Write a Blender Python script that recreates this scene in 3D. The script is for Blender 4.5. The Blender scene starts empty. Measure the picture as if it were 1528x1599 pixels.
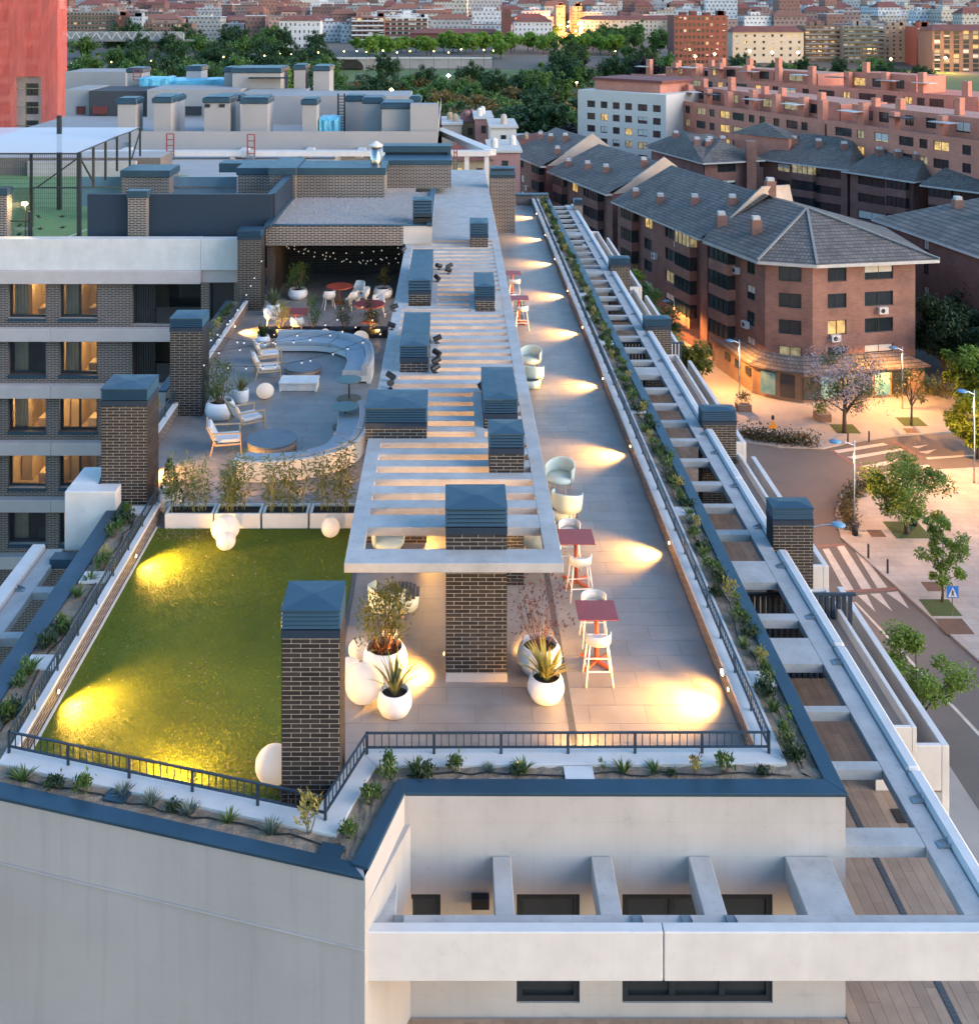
import bpy, math, random
from mathutils import Vector, Matrix
R = math.radians
LK = 0.50            # strength of the lamps against the dusk sky
rng = random.Random(7)
scene = bpy.context.scene
COL = scene.collection

# ---------------------------------------------------------------- camera
F, CX, CY, H = 1720.0, 705.0, 5.0, 12.5        # photo pixels; camera height above the terrace
cam_d = bpy.data.cameras.new('camera')
cam = bpy.data.objects.new('camera', cam_d); COL.objects.link(cam)
cam.location = (0, 0, H); cam.rotation_euler = (R(90), 0, 0)
cam_d.sensor_width = 36; cam_d.lens = 36 * F / 1599
cam_d.shift_x = (764 - CX) / 1599; cam_d.shift_y = -(799.5 - CY) / 1599
cam_d.clip_start = 0.5; cam_d.clip_end = 9000
scene.camera = cam

# ---------------------------------------------------------------- dusk sky and a faint, soft sun
SUN_EL, SUN_AZ = 5.0, 114.0                    # degrees; azimuth clockwise from +Y
world = bpy.data.worlds.new('World'); scene.world = world; world.use_nodes = True
wn = world.node_tree; wn.nodes.clear()
sky = wn.nodes.new('ShaderNodeTexSky'); sky.sky_type = 'NISHITA'; sky.sun_disc = False
sky.sun_elevation = R(SUN_EL); sky.sun_rotation = R(SUN_AZ)
sky.air_density = 1.0; sky.dust_density = .6; sky.ozone_density = 2.8
bg = wn.nodes.new('ShaderNodeBackground'); bg.inputs[1].default_value = 0.15
wo = wn.nodes.new('ShaderNodeOutputWorld')
wn.links.new(sky.outputs[0], bg.inputs[0]); wn.links.new(bg.outputs[0], wo.inputs[0])
sun_d = bpy.data.lights.new('sun', 'SUN'); sun_d.energy = 0.45; sun_d.angle = R(40); sun_d.color = (1, .87, .81)
sun = bpy.data.objects.new('sun', sun_d); COL.objects.link(sun)
_d = Vector((math.sin(R(SUN_AZ)) * math.cos(R(28)), math.cos(R(SUN_AZ)) * math.cos(R(28)), math.sin(R(28))))
sun.rotation_euler = _d.to_track_quat('Z', 'Y').to_euler()
vs = scene.view_settings
vs.view_transform = 'Standard'; vs.look = 'None'; vs.exposure = 2.6; vs.gamma = 1.0
vs.use_curve_mapping = False
scene.cycles.max_bounces = 6; scene.cycles.diffuse_bounces = 3; scene.cycles.glossy_bounces = 3
scene.cycles.transparent_max_bounces = 8; scene.cycles.sample_clamp_indirect = 4

# ---------------------------------------------------------------- helpers
def P(px, py, z=0.0):
    Y = F * (H - z) / (py - CY); return Vector(((px - CX) * Y / F, Y, z))
def PD(px, py, Y):
    return Vector(((px - CX) * Y / F, Y, H - (py - CY) * Y / F))

class MB:
    def __init__(s): s.v = []; s.f = []; s.m = []
    def add(s, vs_, fs, mi=0):
        o = len(s.v); s.v.extend([tuple(p) for p in vs_])
        for f in fs: s.f.append(tuple(i + o for i in f)); s.m.append(mi)
        return s
    def box(s, x0, x1, y0, y1, z0, z1, mi=0):
        return s.add([(x0,y0,z0),(x1,y0,z0),(x1,y1,z0),(x0,y1,z0),(x0,y0,z1),(x1,y0,z1),(x1,y1,z1),(x0,y1,z1)],
              [(0,3,2,1),(4,5,6,7),(0,1,5,4),(1,2,6,5),(2,3,7,6),(3,0,4,7)], mi)
    def obox(s, c, u, sx, sy, z0, z1, mi=0):      # u = unit dir of x; c = centre (x,y)
        n = (-u[1], u[0]); q = []
        for z in (z0, z1):
            for a, b in ((-1,-1),(1,-1),(1,1),(-1,1)):
                q.append((c[0]+u[0]*a*sx/2+n[0]*b*sy/2, c[1]+u[1]*a*sx/2+n[1]*b*sy/2, z))
        return s.add(q, [(0,3,2,1),(4,5,6,7),(0,1,5,4),(1,2,6,5),(2,3,7,6),(3,0,4,7)], mi)
    def beam(s, p, q, w, h, mi=0):                # box section bar between two points
        p = Vector(p); q = Vector(q); d = (q - p).normalized()
        up = Vector((0,0,1)) if abs(d.z) < .95 else Vector((0,1,0))
        a = d.cross(up).normalized() * w / 2; b = a.cross(d).normalized() * h / 2
        c = [p-a-b, p+a-b, p+a+b, p-a+b, q-a-b, q+a-b, q+a+b, q-a+b]
        return s.add(c, [(0,3,2,1),(4,5,6,7),(0,1,5,4),(1,2,6,5),(2,3,7,6),(3,0,4,7)], mi)
    def prism(s, poly, z0, z1, mi=0):
        a = sum(poly[i][0]*poly[(i+1)%len(poly)][1]-poly[(i+1)%len(poly)][0]*poly[i][1] for i in range(len(poly)))
        if a < 0: poly = poly[::-1]
        n = len(poly)
        return s.add([(p[0],p[1],z0) for p in poly] + [(p[0],p[1],z1) for p in poly],
              [tuple(range(n-1,-1,-1)), tuple(range(n,2*n))] + [(i,(i+1)%n,n+(i+1)%n,n+i) for i in range(n)], mi)
    def poly(s, pts, mi=0): return s.add(pts, [tuple(range(len(pts)))], mi)
    def tube(s, pts, r, n=6, mi=0, caps=True):
        pts = [Vector(p) for p in pts]; rr = r if isinstance(r, (list, tuple)) else [r]*len(pts)
        o = []; 
        for i, p in enumerate(pts):
            d = (pts[min(i+1,len(pts)-1)] - pts[max(i-1,0)]).normalized()
            up = Vector((0,0,1)) if abs(d.z) < .9 else Vector((1,0,0))
            a = d.cross(up).normalized(); b = a.cross(d)
            for k in range(n):
                t = 2*math.pi*k/n; o.append(p + (a*math.cos(t)+b*math.sin(t))*rr[i])
        fs = []
        for i in range(len(pts)-1):
            for k in range(n):
                fs.append((i*n+k, i*n+(k+1)%n, (i+1)*n+(k+1)%n, (i+1)*n+k))
        if caps: fs += [tuple(range(n-1,-1,-1)), tuple(range((len(pts)-1)*n, len(pts)*n))]
        return s.add(o, fs, mi)
    def lathe(s, prof, n=20, c=(0,0,0), mi=0):
        o = []; fs = []; m = len(prof)
        for r, z in prof:
            for k in range(n):
                t = 2*math.pi*k/n; o.append((c[0]+r*math.cos(t), c[1]+r*math.sin(t), c[2]+z))
        for i in range(m-1):
            for k in range(n): fs.append((i*n+k, i*n+(k+1)%n, (i+1)*n+(k+1)%n, (i+1)*n+k))
        if prof[0][0] > 1e-4: fs.append(tuple(range(n-1,-1,-1)))
        if prof[-1][0] > 1e-4: fs.append(tuple(range((m-1)*n, m*n)))
        return s.add(o, fs, mi)
    def mesh(s, name, mats, smooth=False):
        me = bpy.data.meshes.new(name); me.from_pydata(s.v, [], s.f)
        if not isinstance(mats, (list, tuple)): mats = [mats]
        for m in mats: me.materials.append(m)
        if len(mats) > 1: me.polygons.foreach_set('material_index', s.m)
        if smooth: me.polygons.foreach_set('use_smooth', [True]*len(s.f))
        me.update(); return me
    def build(s, name, mats, parent=None, smooth=False, kind=None, bev=0):
        return obj(name, s.mesh(name, mats, smooth), parent, kind, bev)

def obj(name, me, parent=None, kind=None, bev=0, loc=None, rz=0):
    o = bpy.data.objects.new(name, me); COL.objects.link(o)
    if parent is not None: o.parent = parent
    if kind: o['kind'] = kind
    if loc is not None: o.location = loc
    if rz: o.rotation_euler = (0, 0, rz)
    if bev:
        b = o.modifiers.new('bevel', 'BEVEL'); b.width = bev; b.segments = 1; b.limit_method = 'ANGLE'
    return o
def thing(name, label, cat, loc=(0,0,0), rz=0, group=None):
    o = bpy.data.objects.new(name, None); COL.objects.link(o); o.empty_display_size = .1
    o.location = loc; o.rotation_euler = (0, 0, rz); return tag(o, label, cat, group)
def tag(o, label, cat, group=None):
    o['label'] = label; o['category'] = cat
    if group: o['group'] = group
    return o
KIDS = {}
def dup(root, loc, rz=0, label=None, group=None, scale=None):
    r = root.copy(); COL.objects.link(r); r.location = loc; r.rotation_euler = (0, 0, rz)
    if label: r['label'] = label
    if group: r['group'] = group
    if scale: r.scale = scale if hasattr(scale, '__len__') else (scale,)*3
    if root not in KIDS: KIDS[root] = [(c, list(c.children)) for c in root.children]
    for c, gs in KIDS[root]:
        k = c.copy(); COL.objects.link(k); k.parent = r
        for g in gs:
            q = g.copy(); COL.objects.link(q); q.parent = k
    return r

# ---------------------------------------------------------------- materials
def nt(name):
    m = bpy.data.materials.new(name); m.use_nodes = True
    t = m.node_tree; b = t.nodes['Principled BSDF']; return m, t, b
def sock(b, *names):
    for n in names:
        if n in b.inputs: return b.inputs[n]
def node(t, kind, **kw):
    n = t.nodes.new(kind)
    for k, v in kw.items(): setattr(n, k, v)
    return n
def mix_rgb(t, fac, a, b, mode='MIX'):
    n = node(t, 'ShaderNodeMix', data_type='RGBA', blend_type=mode)
    for s_, v in ((n.inputs[0], fac), (n.inputs[6], a), (n.inputs[7], b)):
        if hasattr(v, 'is_output'): t.links.new(v, s_)
        elif isinstance(v, (int, float)): s_.default_value = v
        else: s_.default_value = (v[0], v[1], v[2], 1)
    return n.outputs[2]
def noise(t, scale, detail=4, coord=None, rough=.55):
    n = node(t, 'ShaderNodeTexNoise'); n.inputs['Scale'].default_value = scale
    n.inputs['Detail'].default_value = detail; n.inputs['Roughness'].default_value = rough
    if coord is not None: t.links.new(coord, n.inputs['Vector'])
    return n.outputs[0]
def ramp(t, src, p0, p1, c0=(0,0,0), c1=(1,1,1)):
    n = node(t, 'ShaderNodeValToRGB'); e = n.color_ramp.elements
    e[0].position = p0; e[1].position = p1; e[0].color = (*c0, 1); e[1].color = (*c1, 1)
    t.links.new(src, n.inputs[0]); return n.outputs[0]
def mathn(t, op, a, b=None):
    n = node(t, 'ShaderNodeMath', operation=op)
    for i, v in enumerate((a, b)):
        if v is None: continue
        if hasattr(v, 'is_output'): t.links.new(v, n.inputs[i])
        else: n.inputs[i].default_value = v
    return n.outputs[0]
def bump(t, b, src, strength, dist=.02):
    n = node(t, 'ShaderNodeBump'); n.inputs['Strength'].default_value = strength; n.inputs['Distance'].default_value = dist
    t.links.new(src, n.inputs['Height']); t.links.new(n.outputs[0], b.inputs['Normal'])
def pos(t): return node(t, 'ShaderNodeNewGeometry').outputs['Position']
def island(t):                                   # one random value for each piece
    a = node(t, 'ShaderNodeNewGeometry').outputs['Random Per Island']
    c = node(t, 'ShaderNodeObjectInfo').outputs['Random']
    return mathn(t, 'FRACT', mathn(t, 'ADD', a, mathn(t, 'MULTIPLY', c, 7.13)))
def mat(name, col, rough=.6, metal=0, col2=None, scale=1.5, bmp=0, bscale=60, spec=.5, piece=0, stain=0, alpha=None, dist=.02, streak=0, boards=0):
    m, t, b = nt(name); c2 = col2 or tuple(x*.8 for x in col)
    p = pos(t)
    f = ramp(t, noise(t, scale, 6, p), .3, .7)
    c = mix_rgb(t, f, col, c2)
    if piece:
        v = mathn(t, 'ADD', mathn(t, 'MULTIPLY', island(t), piece*2), 1-piece)
        cv = node(t, 'ShaderNodeCombineColor')
        for i in range(3): t.links.new(v, cv.inputs[i])
        c = mix_rgb(t, 1.0, c, cv.outputs[0], 'MULTIPLY')
    if stain:
        s_ = ramp(t, noise(t, scale*4, 8, p, .7), .58, .75)
        c = mix_rgb(t, mathn(t, 'MULTIPLY', s_, stain), c, tuple(x*.45 for x in col))
    if streak or boards:
        mpn = node(t, 'ShaderNodeMapping'); mpn.inputs['Scale'].default_value = (5,5,.22); t.links.new(p, mpn.inputs[0])
        sk = ramp(t, noise(t, 1.0, 6, mpn.outputs[0], .65), .5, .78)
        c = mix_rgb(t, mathn(t, 'MULTIPLY', sk, streak), c, tuple(x*.55 for x in col))
    if boards:                                   # formwork lifts and blow holes
        vz = node(t, 'ShaderNodeTexVoronoi'); vz.inputs['Scale'].default_value = 5.5; t.links.new(p, vz.inputs['Vector'])
        pit = ramp(t, vz.outputs['Distance'], .035, .06, (1,1,1), (0,0,0)); gate = ramp(t, noise(t, 1.1, 3, p), .52, .6)
        c = mix_rgb(t, mathn(t, 'MULTIPLY', mathn(t, 'MULTIPLY', pit, gate), boards), c, tuple(x*.35 for x in col))
        sx_ = node(t, 'ShaderNodeSeparateXYZ'); t.links.new(p, sx_.inputs[0])
        ln = mathn(t, 'LESS_THAN', mathn(t, 'FRACT', mathn(t, 'MULTIPLY', sx_.outputs[2], 1.9)), .012)
        c = mix_rgb(t, mathn(t, 'MULTIPLY', ln, .35), c, tuple(x*.6 for x in col))
    t.links.new(c, b.inputs['Base Color'])
    rf = mathn(t, 'ADD', mathn(t, 'MULTIPLY', noise(t, scale*5, 4, p), .25), max(rough-.12, .02))
    t.links.new(rf, b.inputs['Roughness']); b.inputs['Metallic'].default_value = metal
    sock(b, 'Specular IOR Level').default_value = spec
    if bmp: bump(t, b, noise(t, bscale, 5, p), bmp, dist)
    return m
def emis(name, col, strength, base=(.8,.8,.8), vary=0, rough=.4):
    m, t, b = nt(name); b.inputs['Base Color'].default_value = (*base, 1); b.inputs['Roughness'].default_value = rough
    e = b.inputs['Emission Color']
    if vary:
        c = mix_rgb(t, ramp(t, noise(t, vary, 3, pos(t)), .35, .65), tuple(x*.25 for x in col), col); t.links.new(c, e)
    else: e.default_value = (*col, 1)
    b.inputs['Emission Strength'].default_value = strength; return m
def wall_uv(t, zk=1.0):                          # runs along any upright or pitched face
    g = node(t, 'ShaderNodeNewGeometry')
    s1 = node(t, 'ShaderNodeSeparateXYZ'); t.links.new(g.outputs['True Normal'], s1.inputs[0])
    c = node(t, 'ShaderNodeCombineXYZ')
    t.links.new(mathn(t, 'MULTIPLY', s1.outputs[1], -1), c.inputs[0]); t.links.new(s1.outputs[0], c.inputs[1])
    nv = node(t, 'ShaderNodeVectorMath', operation='NORMALIZE'); t.links.new(c.outputs[0], nv.inputs[0])
    d = node(t, 'ShaderNodeVectorMath', operation='DOT_PRODUCT')
    t.links.new(nv.outputs[0], d.inputs[0]); t.links.new(g.outputs['Position'], d.inputs[1])
    s2 = node(t, 'ShaderNodeSeparateXYZ'); t.links.new(g.outputs['Position'], s2.inputs[0])
    o = node(t, 'ShaderNodeCombineXYZ')
    t.links.new(d.outputs['Value'], o.inputs[0]); t.links.new(mathn(t, 'MULTIPLY', s2.outputs[2], zk), o.inputs[1])
    return o.outputs[0]
def brickmat(name, c1, c2, mortar, bw=.297, bh=.073, ms=.011, rough=.75, bmp=.6, zk=1.0, big=.25, smooth=.1):
    m, t, b = nt(name); uv = wall_uv(t, zk)
    k = node(t, 'ShaderNodeTexBrick'); k.inputs['Scale'].default_value = 1
    k.inputs['Brick Width'].default_value = bw; k.inputs['Row Height'].default_value = bh
    k.inputs['Mortar Size'].default_value = ms; k.inputs['Mortar Smooth'].default_value = smooth; k.inputs['Bias'].default_value = 0
    k.inputs['Color1'].default_value = (*c1, 1); k.inputs['Color2'].default_value = (*c2, 1); k.inputs['Mortar'].default_value = (*mortar, 1)
    t.links.new(uv, k.inputs['Vector'])
    v = ramp(t, noise(t, .5, 6, pos(t), .65), .3, .7, (1-big,)*3, (1+big*.3,)*3)
    t.links.new(mix_rgb(t, 1.0, k.outputs['Color'], v, 'MULTIPLY'), b.inputs['Base Color'])
    b.inputs['Roughness'].default_value = rough
    bump(t, b, mathn(t, 'SUBTRACT', 1, k.outputs['Fac']), bmp, .01); return m
def leafmat(name, c1, c2, rough=.55, trans=.25):
    m, t, b = nt(name)
    f = island(t); c = mix_rgb(t, f, c1, c2)
    c = mix_rgb(t, ramp(t, noise(t, .9, 3, pos(t)), .35, .65), c, mix_rgb(t, .5, c, tuple(x*.5 for x in c1)))
    t.links.new(c, b.inputs['Base Color']); b.inputs['Roughness'].default_value = rough
    tr = node(t, 'ShaderNodeBsdfTranslucent'); t.links.new(c, tr.inputs[0])
    mx = node(t, 'ShaderNodeMixShader'); mx.inputs[0].default_value = trans
    t.links.new(b.outputs[0], mx.inputs[1]); t.links.new(tr.outputs[0], mx.inputs[2])
    t.links.new(mx.outputs[0], t.nodes['Material Output'].inputs[0]); return m

CONC = mat('pale_concrete', (.44,.415,.41), .75, col2=(.36,.345,.34), scale=.9, bmp=.15, bscale=25, stain=.25)
CONCTOP = mat('weathered_concrete', (.44,.43,.425), .8, col2=(.33,.325,.32), scale=2.2, bmp=.25, bscale=18, stain=.45)
WHITE = mat('white_coping_stone', (.62,.60,.585), .6, col2=(.54,.52,.51), scale=2, bmp=.08, stain=.18, streak=.12)
PLASTER = mat('grey_render', (.365,.36,.36), .9, col2=(.32,.316,.316), scale=.5, bmp=.12, bscale=90, stain=.08, streak=.28)
WALLW = mat('board_marked_concrete', (.45,.43,.42), .85, col2=(.37,.35,.34), scale=.8, bmp=.10, bscale=7, stain=.3, streak=.25, boards=.8)
BLUEM = mat('blue_grey_metal', (.032,.075,.115), .45, .3, col2=(.024,.058,.09), scale=.8, stain=.12, bmp=.03, bscale=8)
NAVY = mat('navy_panel', (.012,.028,.055), .5, 0, scale=.3)
RAILM = mat('railing_paint', (.03,.05,.075), .45, .2, scale=3)
BRK = mat('dark_clay_brick', (.014,.012,.012), .6, col2=(.028,.021,.019), scale=6, piece=.55, bmp=.3, bscale=120, dist=.004)
MORT = mat('cream_mortar', (.58,.53,.48), .95, col2=(.48,.43,.40), scale=8, bmp=.3, bscale=80)
BRKS = brickmat('dark_brickwork', (.022,.017,.016), (.05,.034,.03), (.46,.42,.385), ms=.011)
BRKW = brickmat('brown_brickwork', (.065,.045,.038), (.10,.066,.055), (.40,.355,.325), ms=.010)
TILE = mat('porcelain_tile', (.27,.252,.24), .45, col2=(.20,.186,.178), scale=1.3, piece=.06, bmp=.05, bscale=14, stain=.2)
GROUT = mat('tile_grout', (.17,.155,.155), .9)
SOIL = mat('planter_soil', (.34,.265,.20), .95, col2=(.22,.165,.12), scale=6, bmp=.9, bscale=35, stain=.5, dist=.05)
PLANK = mat('wood_look_plank', (.37,.26,.19), .6, col2=(.29,.20,.145), scale=3, piece=.14, bmp=.08)
DRAIN = mat('steel_grate', (.12,.125,.135), .5, .4, scale=4)
BLACK = mat('black_plastic', (.012,.012,.014), .5)
POTW = mat('white_pot', (.78,.77,.76), .45, col2=(.73,.72,.71), scale=4)
POTSOIL = mat('pot_soil', (.03,.022,.017), .95, scale=20, bmp=.8, bscale=60)
GLASS = mat('dark_window_glass', (.018,.026,.032), .1, 0, scale=.4, spec=1.0)
FRAME = mat('dark_window_frame', (.02,.026,.033), .45, .1, scale=3)
SHUT = mat('roller_shutter', (.66,.62,.56), .6, scale=2)
LIT = emis('lit_window', (1,.62,.18), .17, (.3,.2,.1), vary=1.7)
BAND = mat('pinkish_precast', (.52,.45,.43), .75, col2=(.44,.385,.37), scale=.9, bmp=.12, bscale=25, stain=.2)
LIT2 = emis('dim_lit_window', (1,.78,.40), .06, (.2,.18,.12), vary=1.9)
# ================================================================ near building: body, parapets, coping
m_, t_, b_ = nt('clear_pane'); PANE = m_
gl = node(t_, 'ShaderNodeBsdfGlossy'); gl.inputs['Roughness'].default_value = .03; gl.inputs[0].default_value = (.9,.95,1,1)
tp = node(t_, 'ShaderNodeBsdfTransparent'); tp.inputs[0].default_value = (.80,.84,.86,1)
lw = node(t_, 'ShaderNodeLayerWeight'); lw.inputs[0].default_value = .25
mx = node(t_, 'ShaderNodeMixShader')
t_.links.new(mathn(t_, 'ADD', mathn(t_, 'MULTIPLY', lw.outputs['Fresnel'], .8), .06), mx.inputs[0])
t_.links.new(tp.outputs[0], mx.inputs[1]); t_.links.new(gl.outputs[0], mx.inputs[2])
t_.links.new(mx.outputs[0], t_.nodes['Material Output'].inputs[0]); t_.nodes.remove(b_)

def wall_open(mb, o, u, W, z0, z1, ops, depth=.15, mi=0):
    """upright wall from o along u with real openings (x0,x1,z0,z1) and reveals"""
    n = (u[1], -u[0])
    xs = sorted({0, W} | {a for op in ops for a in op[:2] if 0 < a < W})
    zs = sorted({z0, z1} | {a for op in ops for a in op[2:4] if z0 < a < z1})
    q = lambda x, z, d=0: (o[0]+u[0]*x-n[0]*d, o[1]+u[1]*x-n[1]*d, z)
    for i in range(len(xs)-1):
        zz = None
        for j in range(len(zs)-1):
            cx, cz = (xs[i]+xs[i+1])/2, (zs[j]+zs[j+1])/2
            if any(a < cx < b and c < cz < d for a, b, c, d in [op[:4] for op in ops]): continue
            mb.add([q(xs[i],zs[j]), q(xs[i+1],zs[j]), q(xs[i+1],zs[j+1]), q(xs[i],zs[j+1])], [(0,1,2,3)], mi)
    for a, b, c, d in [op[:4] for op in ops]:
        k = depth
        mb.add([q(a,c),q(a,d),q(a,d,k),q(a,c,k)], [(0,1,2,3)], mi); mb.add([q(b,c),q(b,c,k),q(b,d,k),q(b,d)], [(0,1,2,3)], mi)
        mb.add([q(a,d),q(b,d),q(b,d,k),q(a,d,k)], [(0,1,2,3)], mi); mb.add([q(a,c),q(a,c,k),q(b,c,k),q(b,c)], [(0,1,2,3)], mi)
WINC = {}
def window(parent, o, u, x0, x1, z0, z1, pane, nm=2, shut=0.0, depth=.15, fr=.06, name='window'):
    w, h = round(x1-x0, 2), round(z1-z0, 2); key = (w, h, pane.name, nm, round(shut, 2), fr)
    if key not in WINC:
        mb = MB()
        for a, b in ((0, fr), (w-fr, w)): mb.box(a, b, -.05, .04, 0, h)
        for a, b in ((0, fr), (h-fr, h)): mb.box(fr, w-fr, -.05, .04, a, b)
        for k in range(1, nm): mb.box(w*k/nm-fr/2, w*k/nm+fr/2, -.04, .03, fr, h-fr)
        mb.box(fr*.5, w-fr*.5, 0, .01, fr*.5, h-fr*.5, 1)
        if shut > 0: mb.box(fr*.6, w-fr*.6, -.03, -.006, h-fr-(h-2*fr)*shut, h-fr*.6, 2)
        WINC[key] = mb.mesh(name, [FRAME, pane, SHUT])
    n = (u[1], -u[0])
    return obj(name, WINC[key], parent, loc=(o[0]+u[0]*x0-n[0]*(depth-.04), o[1]+u[1]*x0-n[1]*(depth-.04), z0), rz=math.atan2(u[1], u[0]))

house = thing('terrace_building', 'pale apartment building with lit roof terrace, blue metal coping and planted parapets', 'building')
WI = [(4.94,68.3),(4.94,17.9),(-1.55,17.9),(-2.03,16.45),(-7.03,17.85),(-7.03,26.65)]
WO = [(5.32,68.5),(5.32,17.5),(-1.206,17.45),(-1.686,15.99),(-7.2,17.5),(-7.2,26.65)]
CI = [(5.77,68.6),(5.77,17.11),(-.83,17.11),(-1.42,15.5),(-7.8,17.31),(-7.8,26.65)]
CO = [(6.03,68.9),(6.03,16.78),(-.713,16.80),(-1.21,15.2),(-8.21,17.1),(-8.21,26.65)]
RAIL = [(5.10,67.9),(5.10,17.73),(-1.36,17.71),(-1.865,16.28),(-7.12,17.74),(-7.12,26.5)]
def band(a, b, z0, z1):
    mb = MB()
    for i in range(len(a)-1): mb.prism([a[i], a[i+1], b[i+1], b[i]], z0, z1)
    return mb
MB().prism([(6.0,68.8),(6.0,17.15),(-.5,17.15),(-1.2,15.22),(-8.18,17.12),(-8.18,26.6),(-9.1,26.6),(-9.1,68.8)], -26, -.03).build('facade_wall', PLASTER, house)
MB().prism([(-1.195,15.22),(-8.19,17.12),(-8.19,17.3),(-1.25,15.42)], -.029, .42).prism([(-8.19,17.31),(-7.9,17.31),(-7.9,26.6),(-8.19,26.6)], -.029, .42).build('upstand', PLASTER, house)
MB().prism([(5.80,17.09),(6.0,17.09),(6.0,68.8),(5.80,68.8)], -.029, .42).prism([(-.7,16.86),(5.99,16.86),(5.99,17.08),(-.7,17.08)], -.029, .42).prism([(-1.17,15.4),(-1.28,15.5),(-.88,16.9),(-.75,16.8)], -.029, .42).build('upstand', PLASTER, house)
# board-marked front wall with openings, notch return wall
ops = [(.02,.56,-1.75,-1.09),(1.72,2.68,-2.75,-1.09),(3.33,5.62,-2.75,-1.09)]
mb = MB(); wall_open(mb, (-.73,16.8), (1,0), 6.73, -6, .43, ops, .13); mb.build('concrete_wall', WALLW, house)
mb = MB(); wall_open(mb, (6.0,16.8), (0,1), 52, -6, .43, [], .3); mb.build('concrete_wall', WALLW, house)
MB().poly([(-1.195,15.23,-8),(-.72,16.8,-8),(-.72,16.8,.43),(-1.195,15.23,.43)]).build('return_wall', CONC, house)
for (a, b, c, d), n_ in zip(ops, (1,1,3)):
    window(house, (-.73,16.8), (1,0), a, b, c, d, GLASS, n_, 0, .12, .09)
wlb = MB().box(.30,.57,16.66,16.79,-1.22,-1.06).build('wall_lantern', BLACK, house, bev=.006)
# drip line across the blank render wall
MB().beam((-8.2,17.105,-.57), (-1.2,15.205,-.58), .024, .012).build('drip_bead', CONC, house)
for px, py in ((1003,1270),(1045,1288),(835,1295),(1220,1310),(690,1270),(1080,1305),(745,1345),(905,1290)): pass
# coping and white band
c1 = MB()
for i in (0, 1): c1.prism([CI[i], CI[i+1], CO[i+1], CO[i]], .40, .455)
c1.build('coping', BLUEM, house, bev=.008)
MB().prism([CI[2], (-1.40,15.42), (-1.16,15.32), CO[2]], .42, .475).build('coping', BLUEM, house, bev=.008)
c2 = MB()
for i in (3, 4): c2.prism([CI[i], CI[i+1], CO[i+1], CO[i]], .38, .435)
c2.build('coping', BLUEM, house, bev=.008)
wb = band(WI, WO, .36, .43); wb.build('white_band', WHITE, house, bev=.006)
inner = MB()
for i in range(len(WI)-1):
    a, b = Vector(WI[i]), Vector(WI[i+1]); d = (b-a).normalized(); n = Vector((d.y, -d.x))*.22
    a2, b2 = a - n*.05, b - n*.05
    inner.prism([tuple(a+n*(-.1)), tuple(b+n*(-.1)), tuple(b-n*1.0), tuple(a-n*1.0)], -.02, .359)
inner.build('brick_upstand', BRKW, house)
# soil beds
sb = MB()
import random as _r
srg = _r.Random(3)
for i in range(len(WO)-1):
    a0, a1, b0, b1 = [Vector((*p, 0)) for p in (WO[i], WO[i+1], CI[i], CI[i+1])]
    L = (a1-a0).length; ns = max(4, int(L/.12)); nw = 6
    rows = []
    for k in range(ns+1):
        t = k/ns
        for j in range(nw+1):
            p = (a0.lerp(a1, t)).lerp(b0.lerp(b1, t), -.02 + 1.04*j/nw)
            rows.append((p.x, p.y, .385 + srg.uniform(-.025, .02)))
    sb.add(rows, [(k*(nw+1)+j, (k+1)*(nw+1)+j, (k+1)*(nw+1)+j+1, k*(nw+1)+j+1) for k in range(ns) for j in range(nw)])
soil = sb.build('planter_soil', SOIL); soil['kind'] = 'structure'
# coping tiles that bridge the bed, drip hoses
slabm = MB().box(5.33, 5.76, 0, .42, .385, .425).mesh('stepping_slab', WHITE)
for y in (19.5, 26.0, 32.5, 39, 45.5, 52, 58.5): obj('stepping_slab', slabm, house, loc=(0, y, 0))
MB().box(P(880,1200,.42).x, P(925,1200,.42).x, 17.12, 17.44, .385, .425).build('stepping_slab', WHITE, house)
for px, py in ((185,1240),(515,1330)):
    p = P(px, py, .42); MB().obox((p.x,p.y), (.965,-.262), .34, .3, .385, .425).build('stepping_slab', BLUEM, house)
for px, py in ((820,0),(640,0)): pass
for z0, z1, yy in ((.385,.425,26.25),(.385,.425,23.2),(.385,.425,20.2)):
    MB().box(-7.78,-7.22, yy-.22, yy+.22, z0, z1).build('stepping_slab', WHITE, house)
def hose(pts):
    return MB().tube(pts, .012, 5).build('drip_hose', BLACK, house, smooth=True)
hr = _r.Random(5)
hose([(5.52+hr.uniform(-.08,.08), y*.6+17.4, .41) for y in range(0, 84)])
hose([(x*.25-.7, 17.28+hr.uniform(-.05,.05), .41) for x in range(0, 25)])
hose([(-1.6-.25*k, 15.78+.262*.25*k+.02+hr.uniform(-.05,.05), .41) for k in range(0, 22)])
hose([(-7.45+hr.uniform(-.08,.08), 17.6+.3*k, .41) for k in range(0, 29)])

# second, wider stretch of the left parapet beyond the first chimney
for y0, y1 in ((27.75,33.3),(34.3,44.7)):
    MB().box(-8.45,-8.25,y0,y1,.36,.43).build('white_band', WHITE, house, bev=.006)
    MB().box(-9.15,-8.87,y0,y1,.38,.44).build('coping', BLUEM, house, bev=.008)
    MB().box(-8.42,-8.26,y0,y1,-.02,.359).build('brick_upstand', BRKW, house)
    MB().box(-9.09,-8.9,y0,y1,-.03,.379).build('upstand', PLASTER, house)
    s2 = MB().box(-8.9,-8.44,y0,y1,.2,.385).build('planter_soil', SOIL); s2['kind'] = 'structure'

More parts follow.
